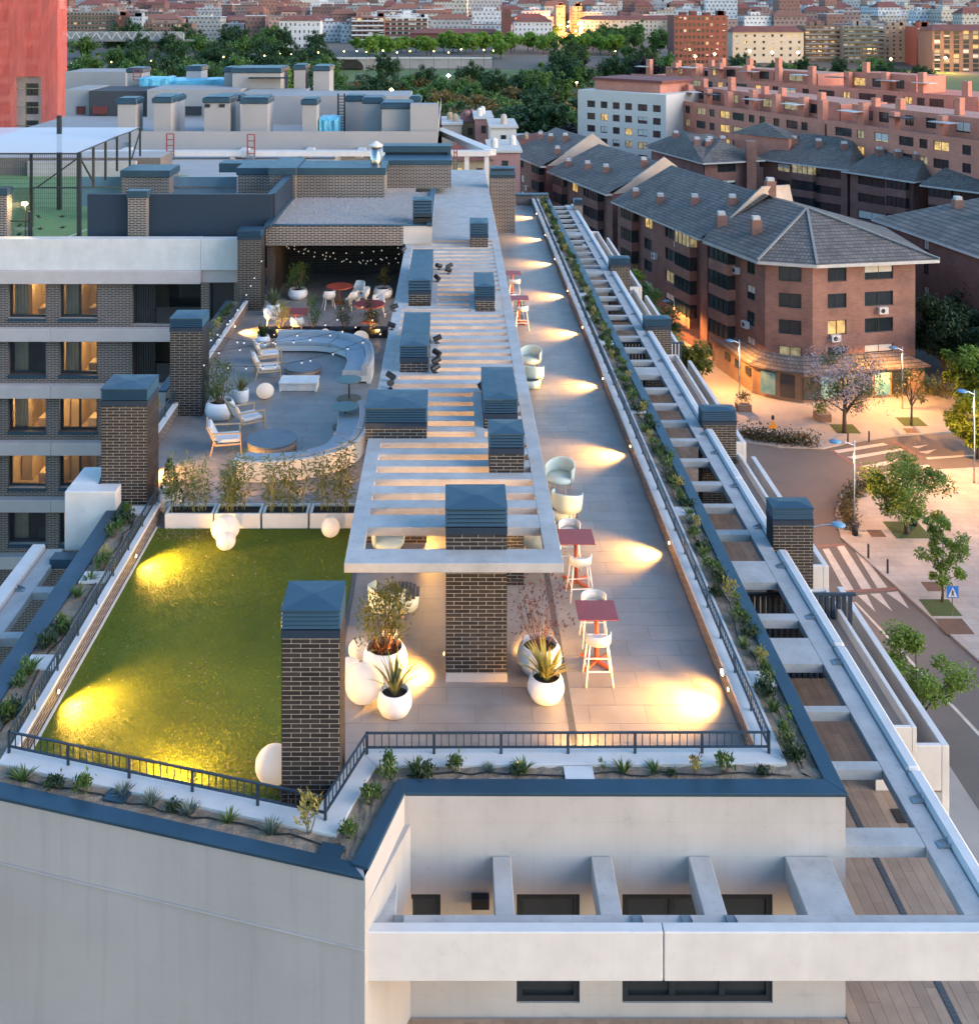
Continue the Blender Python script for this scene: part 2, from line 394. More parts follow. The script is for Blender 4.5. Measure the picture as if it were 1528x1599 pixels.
# ---------------------------------------------------------------- railings
BARM = MB().box(-.007,.007,-.007,.007,0,.225).mesh('bar', RAILM)
POSTM = MB().box(-.022,.022,-.012,.012,0,.345).mesh('post', RAILM)
def railing(a, b, label, zb=.43, n_ind=300, step=.118):
    a, b = Vector((*a, zb)), Vector((*b, zb)); L = (b-a).length; d = (b-a)/L
    r = thing('railing', label, 'railing', a, math.atan2(d.y, d.x), 'low railings round the roof terrace')
    for z in (.325, .095): MB().box(-.02, L+.02, -.018, .018, z, z+.022).build('rail', RAILM, r)
    n = int(L/step); st = L/n; rest = MB()
    npst = max(1, round(L/1.07))
    for k in range(npst+1): obj('post', POSTM, r, loc=(L*k/npst, 0, -.004))
    for k in range(1, n):
        if k < n_ind: obj('bar', BARM, r, loc=(k*st, 0, .105))
        else: rest.box(k*st-.007, k*st+.007, -.007, .007, .105, .33)
    if rest.v: rest.build('bar', RAILM, r, kind='stuff')
railing((RAIL[1]), RAIL[0], 'long low dark railing along the planted parapet beside the white beam frame', n_ind=290)
railing(RAIL[2], RAIL[1], 'low dark railing across the front of the tiled terrace')
railing(RAIL[3], RAIL[2], 'short angled dark railing beside the tall free-standing chimney')
railing(RAIL[4], RAIL[3], 'low dark railing along the front edge of the artificial lawn')
railing(RAIL[4], RAIL[5], 'low dark railing along the side of the artificial lawn below the brick chimney')
railing((-8.35,27.9), (-8.35,33.2), 'short dark railing between two tall chimneys beside the lounge chairs')
railing((-8.35,34.5), (-8.35,44.5), 'dark railing beside the bowl pots, ending at the chimney by the grey facade')

# ---------------------------------------------------------------- floors
floor = MB().prism([(4.95,68.3),(4.95,17.6),(-1.3,17.6),(-1.8,16.6),(-2.1,16.6),(-2.1,26.2),(-8.3,26.2),(-8.3,51),(-8.3,68.3)], -.035, -.006).build('terrace_floor', GROUT, kind='structure')
TW, TD = 1.0, .5
tm = MB().box(0, TW-.006, 0, TD-.006, -.012, .0).mesh('tile', TILE)
rest = MB(); n_t = 0
rows = int((68.2-17.6)/TD)
for j in range(rows):
    y = 17.62 + j*TD; off = (j % 2)*.5
    for i in range(-1, 8):
        x0 = -2.08 + i*TW - off; x1 = x0+TW-.006
        if x1 < -2.05 or x0 > 4.92: continue
        if x0 >= -2.09 and x1 <= 4.94 and n_t < 300:
            obj('tile', tm, floor, loc=(x0, y, 0)); n_t += 1
        else: rest.box(max(x0,-2.08), min(x1,4.935), y, y+TD-.006, -.012, 0)
for j in range(int((51-26.25)/TD)):
    y = 26.25 + j*TD; off = (j % 2)*.5
    for i in range(-1, 7):
        x0 = -8.25 + i*TW - off; x1 = min(x0+TW-.006, -2.09); x0 = max(x0, -8.25)
        if x1 - x0 > .05: rest.box(x0, x1, y, y+TD-.006, -.012, 0)
for j in range(5):
    pass
rest.build('tile', TILE, floor, kind='stuff')
MB().prism([(-1.6,16.75),(-1.32,17.61),(-2.1,17.61),(-2.1,16.62)], -.012, -.001).build('tile', TILE, floor)
# slot drain through the tiles
dr = MB().box(2.02,2.14,17.65,24.5,.002,.004)
for k in range(110): dr.box(2.035,2.125,17.7+k*.062,17.73+k*.062,.004,.007)
dr.build('slot_drain', DRAIN, floor)
dr = MB().box(-2.16,-2.09,17.7,26.2,.0,.02); dr.build('edge_channel', DRAIN, floor)

# ---------------------------------------------------------------- lower frame of concrete beams round the building
frame = thing('beam_frame', 'pale concrete frame of beams and crossbars hung outside the roof terrace', 'beam frame')
ZB, TB = -.5, .17
MB().box(7.30,7.66,15.72,71,ZB-TB,ZB).build('side_beam', CONCTOP, frame, bev=.01)
MB().box(-1.19,7.66,15.50,15.715,ZB-TB,ZB).build('front_beam', CONCTOP, frame, bev=.01)
segs = [(15.31,18.6),(18.61,22.2),(22.21,26.1),(26.9,30.0),(30.01,33.5),(34.3,38.8),(38.81,43.5),(44.3,48.6),(48.61,53.2),(54.0,61),(61.01,68.8),(69.5,71)]
for a, b in segs:
    MB().box(7.68,7.93,a,b,ZB-.62,ZB+.08).build('fascia_panel', WHITE, frame, bev=.05)
for a, b in ((-1.19,2.935),(2.95,7.675)):
    MB().box(a,b,15.31,15.485,ZB-.60,ZB+.085).build('fascia_panel', WHITE, frame, bev=.012)
for a, b in ((-1.1,-.8),(.62,.9),(2.12,2.43),(3.60,3.93),(5.07,5.75)):
    MB().box(a,b,15.72,16.79,ZB-.42,ZB-.001).build('crossbar', CONCTOP, frame, bev=.01)
cross = [(16.98,17.37),(18.68,18.89),(20.2,20.38),(21.67,22.56),(23.2,23.46),(24.73,25.67),(26.94,27.2),(28.4,28.62),(29.7,29.95),(31.25,31.47),(32.7,32.92)]
y = 34.15
while y < 70.5:
    wide = abs(y-43.6) < .7 or abs(y-53) < .7 or abs(y-38.5) < .6 or abs(y-62) < .7
    cross.append((y, y+(.85 if wide else .22))); y += 1.45
for a, b in cross: MB().box(6.005,7.295,a,b,ZB-TB,ZB-.001).build('crossbar', CONCTOP, frame)
GALV = mat('galvanised_steel', (.30,.36,.40), .4, .75, scale=5)
brk = MB().box(-.17,.02,-.07,.07,0,.012).add([(-.17,-.07,.012),(.02,-.07,.012),(.02,-.07,.09)],[(0,1,2)]).add([(-.17,.07,.012),(.02,.07,.012),(.02,.07,.09)],[(0,2,1)]).mesh('bracket', GALV)
for y in (17.0,17.95,21.7,23.3,25.4,27.3,29.6,31.8,33.2,36.5,40,43,46,49.5,52.5,56,60,65): obj('bracket', brk, frame, loc=(7.655, y, ZB+.001))
for x in (2.62,3.32,3.95,-.75): obj('bracket', brk, frame, loc=(x, 15.52, ZB+.001), rz=R(-90))
# matching frame on the courtyard side
for a, b in ((14.0,20.9),(20.92,26.25)): MB().box(-9.98,-9.66,a,b,ZB-.6,ZB+.12).build('fascia_panel', WHITE, frame, bev=.03)
MB().box(-9.64,-9.25,14,26.25,ZB-TB,ZB).build('side_beam', CONCTOP, frame, bev=.01)
for a, b in ((20.8,21.3),(22.55,22.78),(24.3,24.55),(18.3,18.6)): MB().box(-9.245,-8.2,a,b,ZB-TB,ZB-.001).build('crossbar', CONCTOP, frame)
obj('bracket', brk, frame, loc=(-9.62,24.4,ZB+.001), rz=R(180))
MB().box(-9.3,-8.2,25.5,25.85,ZB-.1,ZB+.12).build('flashing', BLUEM, frame)
box = thing('duct_casing', 'white boxed duct casing standing against the chimney over the courtyard frame', 'duct casing')
MB().box(-9.2,-7.98,26.2,26.65,-.52,.88).build('front_box', WHITE, box, bev=.015)
MB().box(-9.2,-8.52,26.66,27.6,-.52,.88).build('rear_box', WHITE, box, bev=.015)
MB().tube([(-8.5,26.6,.9),(-8.52,26.9,1.0),(-8.5,27.3,1.3),(-8.5,27.5,1.7)], .02, 5).build('cable', BLACK, box)

# balcony deck below the frame
deck = MB().box(6.0,9.3,14.2,21.6,-26,-2.975).box(6.0,9.6,21.601,71,-26,-2.975).box(-1.3,5.99,13.6,17.14,-26,-2.975).build('balcony_deck', PLASTER, kind='structure')
pm = MB().box(0,.195,0,1.195,-.012,0).mesh('plank', PLANK); rest = MB(); npk = 0
def planks(x0, x1, y0, y1):
    global npk
    k = 0; x = x0
    while x < x1-.05:
        y = y0 - (k*.43) % 1.2
        while y < y1:
            if y > y0-.01 and y+1.2 < y1 and npk < 290 and y < 30: obj('plank', pm, deck, loc=(x, y, -2.95)); npk += 1
            else: rest.box(x, min(x+.195, x1), max(y,y0), min(y+1.195,y1), -2.962, -2.95)
            y += 1.2
        x += .2; k += 1
planks(6.02,9.3,14.3,21.6); planks(6.02,9.6,21.6,70); planks(-1.2,6.0,13.7,16.75)
rest.build('plank', PLANK, deck, kind='stuff')
dr = MB().box(7.6,7.72,14.3,40,-2.948,-2.944)
for k in range(300): dr.box(7.615,7.705,14.3+k*.08,14.34+k*.08,-2.944,-2.938)
dr.build('slot_drain', DRAIN, deck)
MB().box(8.4,8.75,20.75,21.1,-2.945,-2.93).build('floor_hatch', BLACK, deck)
# outer balcony boxes seen past the frame
for k, (a, b) in enumerate(((21.1,26.1),(28.0,34.0),(36.0,43.5),(46.5,53.5),(56.0,67))):
    pb = thing('balcony_planter', 'white trough planter outside the beam frame, ' + ('nearest the open street corner', 'between the first two street-side chimneys', 'between the second and third street-side chimneys', 'between the third and fourth street-side chimneys', 'beyond the fourth street-side chimney')[k], 'planter')
    MB().box(8.2,8.26,a,b,-1.85,-1.38).box(8.81,8.9,a,b,-1.85,-1.37).box(8.261,8.809,a,a+.08,-1.85,-1.37).box(8.261,8.809,b-.08,b,-1.85,-1.37).build('trough', WHITE, pb, bev=.01)
    MB().box(8.261,8.809,a+.081,b-.081,-1.85,-1.6).build('filling', mat('taupe_gravel%d'%k, (.36,.30,.26), .95, bmp=.4), pb)
    pw = MB().box(9.6,9.75,a+.5,b+1.4,-3.6,-2.06).box(8.3,9.599,a+.5,a+.6,-2.95,-2.06).build('balcony_wall', WHITE, bev=.012)
    tag(pw, 'white outer balcony wall beside trough planter, ' + ('above the street with white lane line', 'level with the zebra crossing', 'level with the hedge by the brick block', 'level with the yellow-lit tree', 'farthest along the building')[k], 'wall')
for k, (y, n_) in enumerate(((25.2,14),(43.9,14))):
    sc = thing('louvre_screen', ('dark vertical-slat balcony screen beside the first street-side chimney', 'dark vertical-slat balcony screen farther back beside the third street-side chimney')[k], 'screen')
    for q in range(24): MB().box(6.05+q*.132,6.12+q*.132,y,y+.12,-2.95,-1.08).build('slat', NAVY, sc)
    MB().box(6.02,9.25,y+.02,y+.1,-1.079,-1.03).build('top_rail', NAVY, sc)
# ================================================================ chimneys: mortar core, real bricks, louvred metal cap
BW, BH, JT = .297, .073, .0115
BRICKS = {}
def bmesh_brick(w, h=BH-JT, d=.05):
    k = round(w, 3)
    if k not in BRICKS: BRICKS[k] = MB().box(0, k, -.008, d, 0, h).mesh('brick', BRK)
    return BRICKS[k]
def brick_face(parent, o, u, W, z0, z1, mode, mb=None):
    n = int((z1-z0)/BH)
    for r in range(n):
        x = -(BW/2 if r % 2 else 0.)
        while x < W-.02:
            a = max(x, .0); b = min(x+BW-JT, W)
            if b-a > .03:
                z = z0 + r*BH
                if mode == 'each': obj('brick', bmesh_brick(b-a), parent, loc=(o[0]+u[0]*a, o[1]+u[1]*a, z), rz=math.atan2(u[1], u[0]))
                else:
                    nx, ny = u[1], -u[0]; c = (o[0]+u[0]*(a+b)/2+nx*.002, o[1]+u[1]*(a+b)/2+ny*.002)
                    mb.obox(c, u, b-a, .012, z, z+BH-JT)
            x += BW
def cap(parent, x0, x1, y0, y1, zt, hh=.30, slats=4, over=.02):
    """pyramid-topped louvred metal cowl, its top edge at zt"""
    a, b, c, d = x0-over, x1+over, y0-over, y1+over; zb = zt-hh
    cp = MB()
    cx, cy = (a+b)/2, (c+d)/2
    w = min(b-a, d-c)/2; 
    r0, r1 = ((cx,c+w,zt+.035),(cx,d-w,zt+.035)) if d-c >= b-a else ((a+w,cy,zt+.035),(b-w,cy,zt+.035))
    v = [(a,c,zt-.03),(b,c,zt-.03),(b,d,zt-.03),(a,d,zt-.03),(a,c,zt),(b,c,zt),(b,d,zt),(a,d,zt),r0,r1]
    fs = [(0,1,5,4),(1,2,6,5),(2,3,7,6),(3,0,4,7),(3,2,1,0)]
    fs += [(4,5,8),(5,6,9,8),(6,7,9),(7,4,8,9)] if d-c >= b-a else [(4,5,9,8),(5,6,9),(6,7,8,9),(7,4,8)]
    cp.add(v, fs)
    co = cp.build('cap', BLUEM, parent)
    MB().box(a+.09,b-.09,c+.09,d-.09,zb,zt-.031).build('louvre_core', NAVY, co)
    st = (hh-.10)/slats
    for k in range(slats):
        z = zb+.075+k*st
        o = MB(); e = .03
        q0 = [(a,c,z),(b,c,z),(b,d,z),(a,d,z)]; q1 = [(a+e,c+e,z+st*.66),(b-e,c+e,z+st*.66),(b-e,d-e,z+st*.66),(a+e,d-e,z+st*.66)]
        o.add(q0+q1, [(0,1,5,4),(1,2,6,5),(2,3,7,6),(3,0,4,7),(0,3,2,1),(4,5,6,7)])
        o.build('louvre', BLUEM, co)
    MB().box(a+.005,b-.005,c+.005,d-.005,zb-.075,zb+.05).build('collar', NAVY, co)
CHG = 'brick chimneys with blue louvred caps'
def chimney(label, x0, x1, y0, y1, z0, zt, mode='join', hh=.30, slats=4, faces='fblr', name='brick_chimney', mat_=None):
    c = thing(name, label, 'chimney', group=CHG); ze = zt-hh
    if mode == 'shader':
        MB().box(x0,x1,y0,y1,z0,ze).build('shaft', mat_ or BRKS, c)
    else:
        MB().box(x0,x1,y0,y1,z0,ze).build('shaft', MORT, c)
        side = {'f':((x0,y0),(1,0),x1-x0),'r':((x1,y0),(0,1),y1-y0),'b':((x1,y1),(-1,0),x1-x0),'l':((x0,y1),(0,-1),y1-y0)}
        mb = MB()
        for k in 'frlb':
            if k not in faces: continue
            o, u, W = side[k]
            brick_face(c, o, u, W, z0+.01, ze-.005, 'each' if (mode == 'each' and k == 'f') else 'join', mb)
        mb.build('brick', BRK, c, kind='stuff')
    cap(c, x0, x1, y0, y1, zt, hh, slats)
    return c
chimney('tall dark brick chimney with flat blue cap standing at the corner of the lawn', -2.63,-1.74,17.1,17.95,0.0,3.08,'each',.36,4,'frl')
# on and under the pergola
chimney('dark brick pier rising through the front bay of the pergola', -.10,1.01,20.3,21.3,.16,3.19,'each',.40,4,'frl', name='brick_pier')
chimney('squat chimney at the pergola edge by the mint armchairs, smaller of a close pair', .82,1.54,23.64,24.45,0,3.26,'join',.36,4,'frl')
chimney('long-capped chimney at the pergola edge, behind its smaller close neighbour', .775,1.55,26.1,28.4,0,3.12,'join',.40,5,'fl')
chimney('broad chimney set crosswise at the pergola edge by the curved sofa end', -1.99,-.59,25.5,26.7,0,3.13,'join',.40,5,'fr')
chimney('deep chimney with long plain blue cap beside the upper curved sofa', -1.4,-.66,30.07,33.3,0,3.15,'join',.38,4,'fr')
chimney('narrow deep chimney on the pergola beside the red round tables', -1.44,-.71,36.95,41.6,0,3.20,'join',.40,3,'fr')
chimney('small square chimney on the pergola opposite the far red bar tables', .78,1.41,36.2,38.1,0,3.19,'join',.40,4,'fl')
chimney('small chimney where pergola slats end and the solid roof slab begins', .78,1.5,45.5,46.75,0,3.40,'join',.52,4,'fl')
# courtyard side
chimney('massive brick chimney beside the white duct casing, above the lawn corner', -8.48,-7.37,26.68,27.7,-3,3.16,'each',.34,5,'fr')
chimney('tall brick chimney behind the white bowl pot of the lounge', -8.52,-7.55,33.36,34.3,-.02,2.95,'join',.33,4,'fr')
chimney('tall brick chimney at the inner corner where the brick facade meets the terrace', -8.7,-7.75,44.8,45.7,-.02,3.24,'join',.30,3,'fr')
# street side
for k, (x, y, zt, lab) in enumerate(((7.67,26.3,.45,'street-side chimney rising past the zebra crossing by the louvred screen'),
        (7.67,33.7,.02,'street-side chimney in front of the low hedge and orange sign'),
        (7.67,43.7,-.03,'street-side chimney beside the second louvred screen and yellow-lit tree'),
        (7.67,53.4,.14,'street-side chimney in front of the green tree by the brick row'),
        (7.67,69.0,.2,'smallest street-side chimney where the beam frame ends'))):
    w = (.95,1.03,1.02,.96,.5)[k]
    chimney(lab, x, x+w, y, y+.55, -3.2, zt, 'join' if k < 4 else 'shader', (.34,.36,.34,.34,.3)[k], 4, 'fl')
# ================================================================ pergola
perg = thing('pergola', 'long pale concrete pergola with cross slats and solid far slab over the terrace', 'pergola')
ZP, TP = 2.43, .17
XL, XR = -1.93, 2.01
MB().box(XL,XR,19.8,20.33,ZP-TP,ZP).build('front_beam', CONCTOP, perg, bev=.008)
lb = MB().box(XL,-1.62,20.331,46.8,ZP-TP,ZP).build('side_beam', CONCTOP, perg, bev=.008)
rb = MB().box(1.70,XR,20.331,46.8,ZP-TP,ZP).build('side_beam', CONCTOP, perg, bev=.008)
sl = MB().box(-1.619,1.699,0,.35,-TP+.004,-.004).mesh('slat', CONCTOP)
def slat(y, d):
    o = obj('slat', sl, perg, loc=(0, y, ZP)); o.scale = (1, d/.35, 1); return o
slat(21.17, .53)
y = 22.0
while y < 46.3:
    slat(y, .34); y += .65
MB().box(XL,XR,46.801,66.6,ZP-TP,ZP).build('roof_slab', CONCTOP, perg, bev=.01)
# solid collars where chimneys pierce the slab
for i, (a, b, c, d) in enumerate(((-.62,-.4,29.9,33.5),(.55,.76,25.6,28.4),(-1.62,-1.42,29.6,33.4),(-.7,-.5,36.6,41.6),(.6,.77,36,38.2),(-1.62,-1.45,36.7,41.7),(1.43,1.699,36,38.2))):
    MB().box(a,b,c,d,ZP-TP+.02,ZP+.006).build('collar', CONCTOP, perg)
MB().box(-.11,1.02,20.28,21.32,0,.158).build('plinth', WALLW, perg)
# little black floodlights clamped on the pergola
fl = MB().box(-.05,.05,-.04,.04,0,.02).box(-.012,.012,-.012,.012,.02,.10)
fl.tube([(-.1,0,.1),(.1,0,.17)], .07, 8)
flm = fl.mesh('floodlight', BLACK)
FL = [(385,105,'at the far slab edge over the dark recess'),(380,178,'on the side beam over the far recess'),(615,290,'beside the narrow deep chimney, rear one'),(685,290,'on the slats between two chimneys, farther'),(678,318,'on the slats between two chimneys, nearer'),(605,370,'beside the narrow deep chimney, front one'),(320,565,'on the side beam by the bushy planters'),(303,688,'on the side beam by the curved sofa back'),(605,778,'beside the deep plain-capped chimney, rearmost'),(603,875,'beside the deep plain-capped chimney, second'),(598,927,'beside the deep plain-capped chimney, third'),(592,975,'beside the deep plain-capped chimney, foremost'),(298,1030,'behind the broad crosswise chimney, rear'),(295,1078,'behind the broad crosswise chimney, front'),(905,1085,'against the long-capped chimney')]
for zx, zy, w in FL:
    p = P(540+zx/4.244, 350+zy/4.244+3, ZP)
    o = obj('floodlight', flm, loc=(p.x, p.y, ZP-.001 + (.006 if 'beside' in w else 0)), rz=rng.uniform(0,6)); o.scale = (1.15,)*3
    tag(o, 'small black floodlight ' + w, 'floodlight', 'floodlights clamped on the pergola')
# ================================================================ left wing: brick facade with lit rooms, and the roofs behind
wing = thing('facade_wing', 'dark brick wing with pale slab bands and warmly lit square windows', 'building')
FY = 46.0; fs = FY/F
def fx(px): return (px-CX)*fs
def fz(py): return H-(py-CY)*fs
X0 = -24.0; cols = [(fx(13),fx(72)),(fx(93),fx(152)),(fx(-68),fx(-8)),(fx(-150),fx(-90))]
ops = []; PITCH = 2.36
for r in range(5):
    z1 = .84-PITCH*r; z0 = z1-1.5
    for c in cols: ops.append((c[0]-X0, c[1]-X0, z0, z1))
    ops.append((fx(206)-X0, fx(314)-X0, z0-.28, z1))
    ops.append((fx(327)-X0, fx(366)-X0, z0-.28, z1))
mb = MB(); wall_open(mb, (X0,FY), (1,0), -8.72-X0, -26, 1.4, ops, .35); mb.build('brick_wall', BRKW, wing)
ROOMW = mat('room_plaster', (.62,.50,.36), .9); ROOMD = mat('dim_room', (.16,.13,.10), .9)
CURT = mat('linen_curtain', (.55,.42,.26), .9, scale=3)
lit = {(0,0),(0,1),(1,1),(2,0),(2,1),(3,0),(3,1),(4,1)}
fr = random.Random(11)
for r in range(5):
    z1 = .84-PITCH*r; z0 = z1-1.5
    MB().box(X0,fx(84),FY-.34,FY+.02,z0-.88,z0-.36).build('slab_band', BAND, wing, bev=.01)
    MB().box(fx(84)+.01,fx(316) if r else fx(316),FY-.34,FY+.02,z0-.88,z0-.36).build('slab_band', BAND, wing, bev=.01)
    for ci, c in enumerate(cols):
        w = thing_w = window(wing, (X0,FY), (1,0), c[0]-X0, c[1]-X0, z0, z1, PANE, 2 if ci % 2 else 1, 0, .3, .09)
        MB().box(c[0]-.02,c[1]+.02,FY-.06,FY+.3,z0-.12,z0-.003).build('sill', BLUEM, wing)
        # the room behind
        a, b = c[0]-.25, c[1]+.25; yb = FY+3.2; rm = MB()
        rm.add([(a,FY+.36,z0-.55),(b,FY+.36,z0-.55),(b,yb,z0-.55),(a,yb,z0-.55),(a,FY+.36,z1+.1),(b,FY+.36,z1+.1),(b,yb,z1+.1),(a,yb,z1+.1)], [(0,1,2,3),(4,7,6,5),(3,2,6,7),(0,3,7,4),(1,5,6,2)])
        rm.box(a+.05,a+.5,yb-1.2,yb-.02,z0-.549,z0+.9); rm.box(b-1.0,b-.1,yb-2.0,yb-1.3,z0-.549,z0+.1)
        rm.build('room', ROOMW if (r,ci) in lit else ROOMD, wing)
        if ci < 2 and fr.random() < .6:
            cu = MB(); n_ = 8; x_ = c[0]+.1
            for k in range(n_): cu.add([(x_+k*.07,FY+.5+(.03 if k%2 else 0),z0),(x_+k*.07+.07,FY+.5+(0 if k%2 else .03),z0),(x_+k*.07+.07,FY+.5+(0 if k%2 else .03),z1),(x_+k*.07,FY+.5+(.03 if k%2 else 0),z1)], [(0,1,2,3)])
            cu.build('curtain', CURT, wing)
        if (r,ci) in lit:
            l = bpy.data.lights.new('room_lamp', 'POINT'); l.energy = (26,14,18,30,34,40,30,12)[(r*2+ci) % 8]; l.energy *= LK*.9; l.color = (1,.60,.22); l.shadow_soft_size = .12
            lo = bpy.data.objects.new('room_lamp', l); COL.objects.link(lo); lo.parent = wing; lo.location = ((c[0]+c[1])/2+fr.uniform(-.3,.3), FY+fr.uniform(1.0,2.2), z1-.35)
    # loggia with slatted shutter, glass guard and dark interior
    a, b = fx(206), fx(314)
    for q in range(9): MB().box(a+.03+q*.1,a+.10+q*.1,FY+.28,FY+.31,z0-.27,z1).build('shutter_slat', FRAME, wing)
    rm = MB(); yb = FY+2.6
    rm.add([(a,FY+.36,z0-.28),(b,FY+.36,z0-.28),(b,yb,z0-.28),(a,yb,z0-.28),(a,FY+.36,z1),(b,FY+.36,z1),(b,yb,z1),(a,yb,z1)], [(0,1,2,3),(4,7,6,5),(3,2,6,7),(0,3,7,4),(1,5,6,2)])
    rm.build('loggia_recess', ROOMD, wing)
    MB().box(a+1.0,b-.03,FY+.1,FY+.12,z0-.25,z0+.45).build('glass_guard', PANE, wing)
    MB().box(a+1.0,b,yb-.3,yb-.2,z0-.27,z1-.05).build('glazed_door', GLASS, wing)
    MB().add([(fx(327),FY+.34,z0-.28),(fx(366),FY+.34,z0-.28),(fx(366),FY+.34,z1),(fx(327),FY+.34,z1)], [(0,1,2,3)]).build('dark_pane', GLASS, wing)
# parapet of the wing
MB().box(X0,fx(316),FY-.40,FY-.02,.87,1.40).build('slab_band', BAND, wing, bev=.01)
MB().box(fx(316)+.01,-8.72,FY-.06,FY+.1,.85,1.39).build('slab_band', BAND, wing, bev=.01)
MB().box(X0,fx(315),FY-.2,FY+.35,1.401,2.69).build('parapet', WHITE, wing, bev=.01)
MB().box(fx(315)+.01,-8.72,FY-.195,FY+.35,1.391,2.68).build('parapet', WHITE, wing, bev=.01)
MB().prism([(X0,49.9),(-8.5,49.9),(-8.5,90),(-40,90),(-40,49.9)], -26, 1.2).build('wing_body', PLASTER, wing)
MB().box(X0,-8.5,46.37,49.89,1.0,1.19).build('roof_slab', PLASTER, wing)

# ---------------------------------------------------------------- stair block with gravel roof
pent = thing('roof_pavilion', 'brick roof pavilion with gravel roof and dark recess hung with fairy lights', 'pavilion')
GRAV = mat('roof_gravel', (.44,.40,.385), .95, col2=(.30,.27,.26), scale=14, bmp=1.0, bscale=22, dist=.06, stain=.4)
MB().box(-7.75,-2.02,46.0,46.25,2.38,3.2).build('brick_fascia', BRKS, pent)
MB().box(-2.019,-.82,46.0,46.25,2.44,3.2).build('concrete_fascia', WALLW, pent)
MB().box(-7.75,-.82,46.251,54.5,2.9,3.12).build('roof_slab', CONC, pent)
MB().box(-7.7,-1.05,46.3,54.4,3.121,3.17).build('gravel', GRAV, pent)
g2 = MB(); gr = random.Random(4)
for k in range(5200):
    x, y_ = gr.uniform(-7.5,-1.1), gr.uniform(46.35,54.3); s_ = gr.uniform(.025,.06); z_ = 3.17
    g2.add([(x-s_,y_-s_*gr.uniform(.6,1.2),z_-.01),(x+s_,y_-s_,z_-.01),(x+gr.uniform(-.02,.02),y_+s_,z_-.01),(x,y_,z_+s_*.9)], [(0,1,3),(1,2,3),(2,0,3)])
g2.build('loose_stone', GRAV, pent, kind='stuff')
MB().box(-1.04,-.81,46.0,54.5,3.171,3.32).build('edge_flashing', BLUEM, pent)
MB().box(-7.76,-7.5,45.72,54.5,3.171,3.34).build('edge_flashing', BLUEM, pent)
MB().box(-7.5,-1.05,45.98,46.24,3.201,3.24).build('edge_flashing', BLUEM, pent)
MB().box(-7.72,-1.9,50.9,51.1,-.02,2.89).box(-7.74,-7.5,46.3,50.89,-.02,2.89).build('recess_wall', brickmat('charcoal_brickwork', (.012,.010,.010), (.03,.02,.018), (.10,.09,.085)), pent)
MB().box(-1.95,-1.7,46.3,50.9,-.02,2.88).build('recess_wall', WALLW, pent)
rc = thing('roof_cowl', 'small blue louvred cowl on the gravel roof beside the concrete slab', 'cowl')
MB().box(-1.62,-.84,46.35,47.0,3.16,3.45).build('base', BLACK, rc); cap(rc, -1.62,-.84,46.35,47.3,4.2,.62,4)
# brick blocks behind the gravel
def roof_block(label, px0, px1, pyt, pyb, Y, dep, name='roof_block', mat_=None, hh=.35, capz=None):
    a, b = PD(px0, pyt, Y), PD(px1, pyb, Y); o = thing(name, label, 'roof block')
    MB().box(a.x,b.x,Y,Y+dep,b.z,a.z-hh).build('brick_wall', mat_ or BRKS, o)
    MB().box(a.x-.06,b.x+.06,Y-.06,Y+dep+.06,a.z-hh+.001,a.z).build('metal_cap', BLUEM, o, bev=.01)
    return o
roof_block('wide brick roof block with blue lid and steel flue, behind the gravel roof', 458,600,262,318,52.8,2.4)
roof_block('brick pier with broad blue lid beside the gravel roof edge', 421,461,262,322,52.4,3.4)
roof_block('brick roof block with long blue louvre box, under the grey far wall', 598,704,250,294,58,2.0,hh=.25)
roof_block('low brick roof block between glass guards and the gravel roof', 371,422,262,304,56,2)
roof_block('separate brick roof block with flat blue lid behind the navy court wall', 190,264,266,304,56,2.0)
roof_block('free-standing brick pier with blue cap set against the navy court wall', 200,229,298,373,46.6,.5,hh=.3)
roof_block('brick pier with blue cap cut by the picture edge beside the padel court', -40,11,294,373,46.6,.5,hh=.3)
lb = thing('louvre_box', 'long blue louvred plant enclosure on the brick block below the grey wall', 'louvre box')
a, b = PD(598,228,60.4), PD(704,252,60.4)
MB().box(a.x,b.x,60.4,61.6,b.z+.5,a.z).build('upper_band', BLUEM, lb); MB().box(a.x+.1,b.x-.2,60.6,61.5,b.z-1.0,b.z+.499).build('shadow_gap', NAVY, lb)
MB().box(b.x-.199,b.x,60.4,61.6,b.z-1.0,b.z+.499).build('side_post', BLUEM, lb)
bx_ = PD(342,255,60); MB().box(bx_.x,PD(470,255,60).x,60,61.2,bx_.z-.5,bx_.z).build('roof_coping', BLUEM, lb)
fl_ = thing('steel_flue', 'polished steel flue pipe with conical rain cap on the blue roof lid', 'flue')
p = PD(586,262,53.4); STEEL = mat('polished_steel', (.55,.53,.50), .22, 1, scale=3)
MB().lathe([(.26,0),(.26,1.45)],18,(p.x,53.8,p.z-.5)).build('pipe', STEEL, fl_, smooth=True)
MB().lathe([(.34,1.5),(.34,1.56),(.06,1.75),(.0,1.76)],18,(p.x,53.8,p.z-.5)).lathe([(.2,1.44),(.2,1.51)],12,(p.x,53.8,p.z-.5)).build('rain_cap', WHITE, fl_)
tall = chimney('tall plain brick pier where the walkway ends, beside the solid slab', PD(765,263,60).x, PD(804,263,60).x, 60, 60.9, 0, PD(765,263,60).z, 'shader', .45, 1)
MB().box(4.0,6.0,68.2,68.6,0,.6).build('end_wall', BRKW, house); MB().box(2.2,6.0,68.1,68.7,.6,.68).build('end_coping', BLUEM, house)
bt = MB().box(2.6,3.1,67.0,67.2,0,.35).build('vent_box', CONC, house)

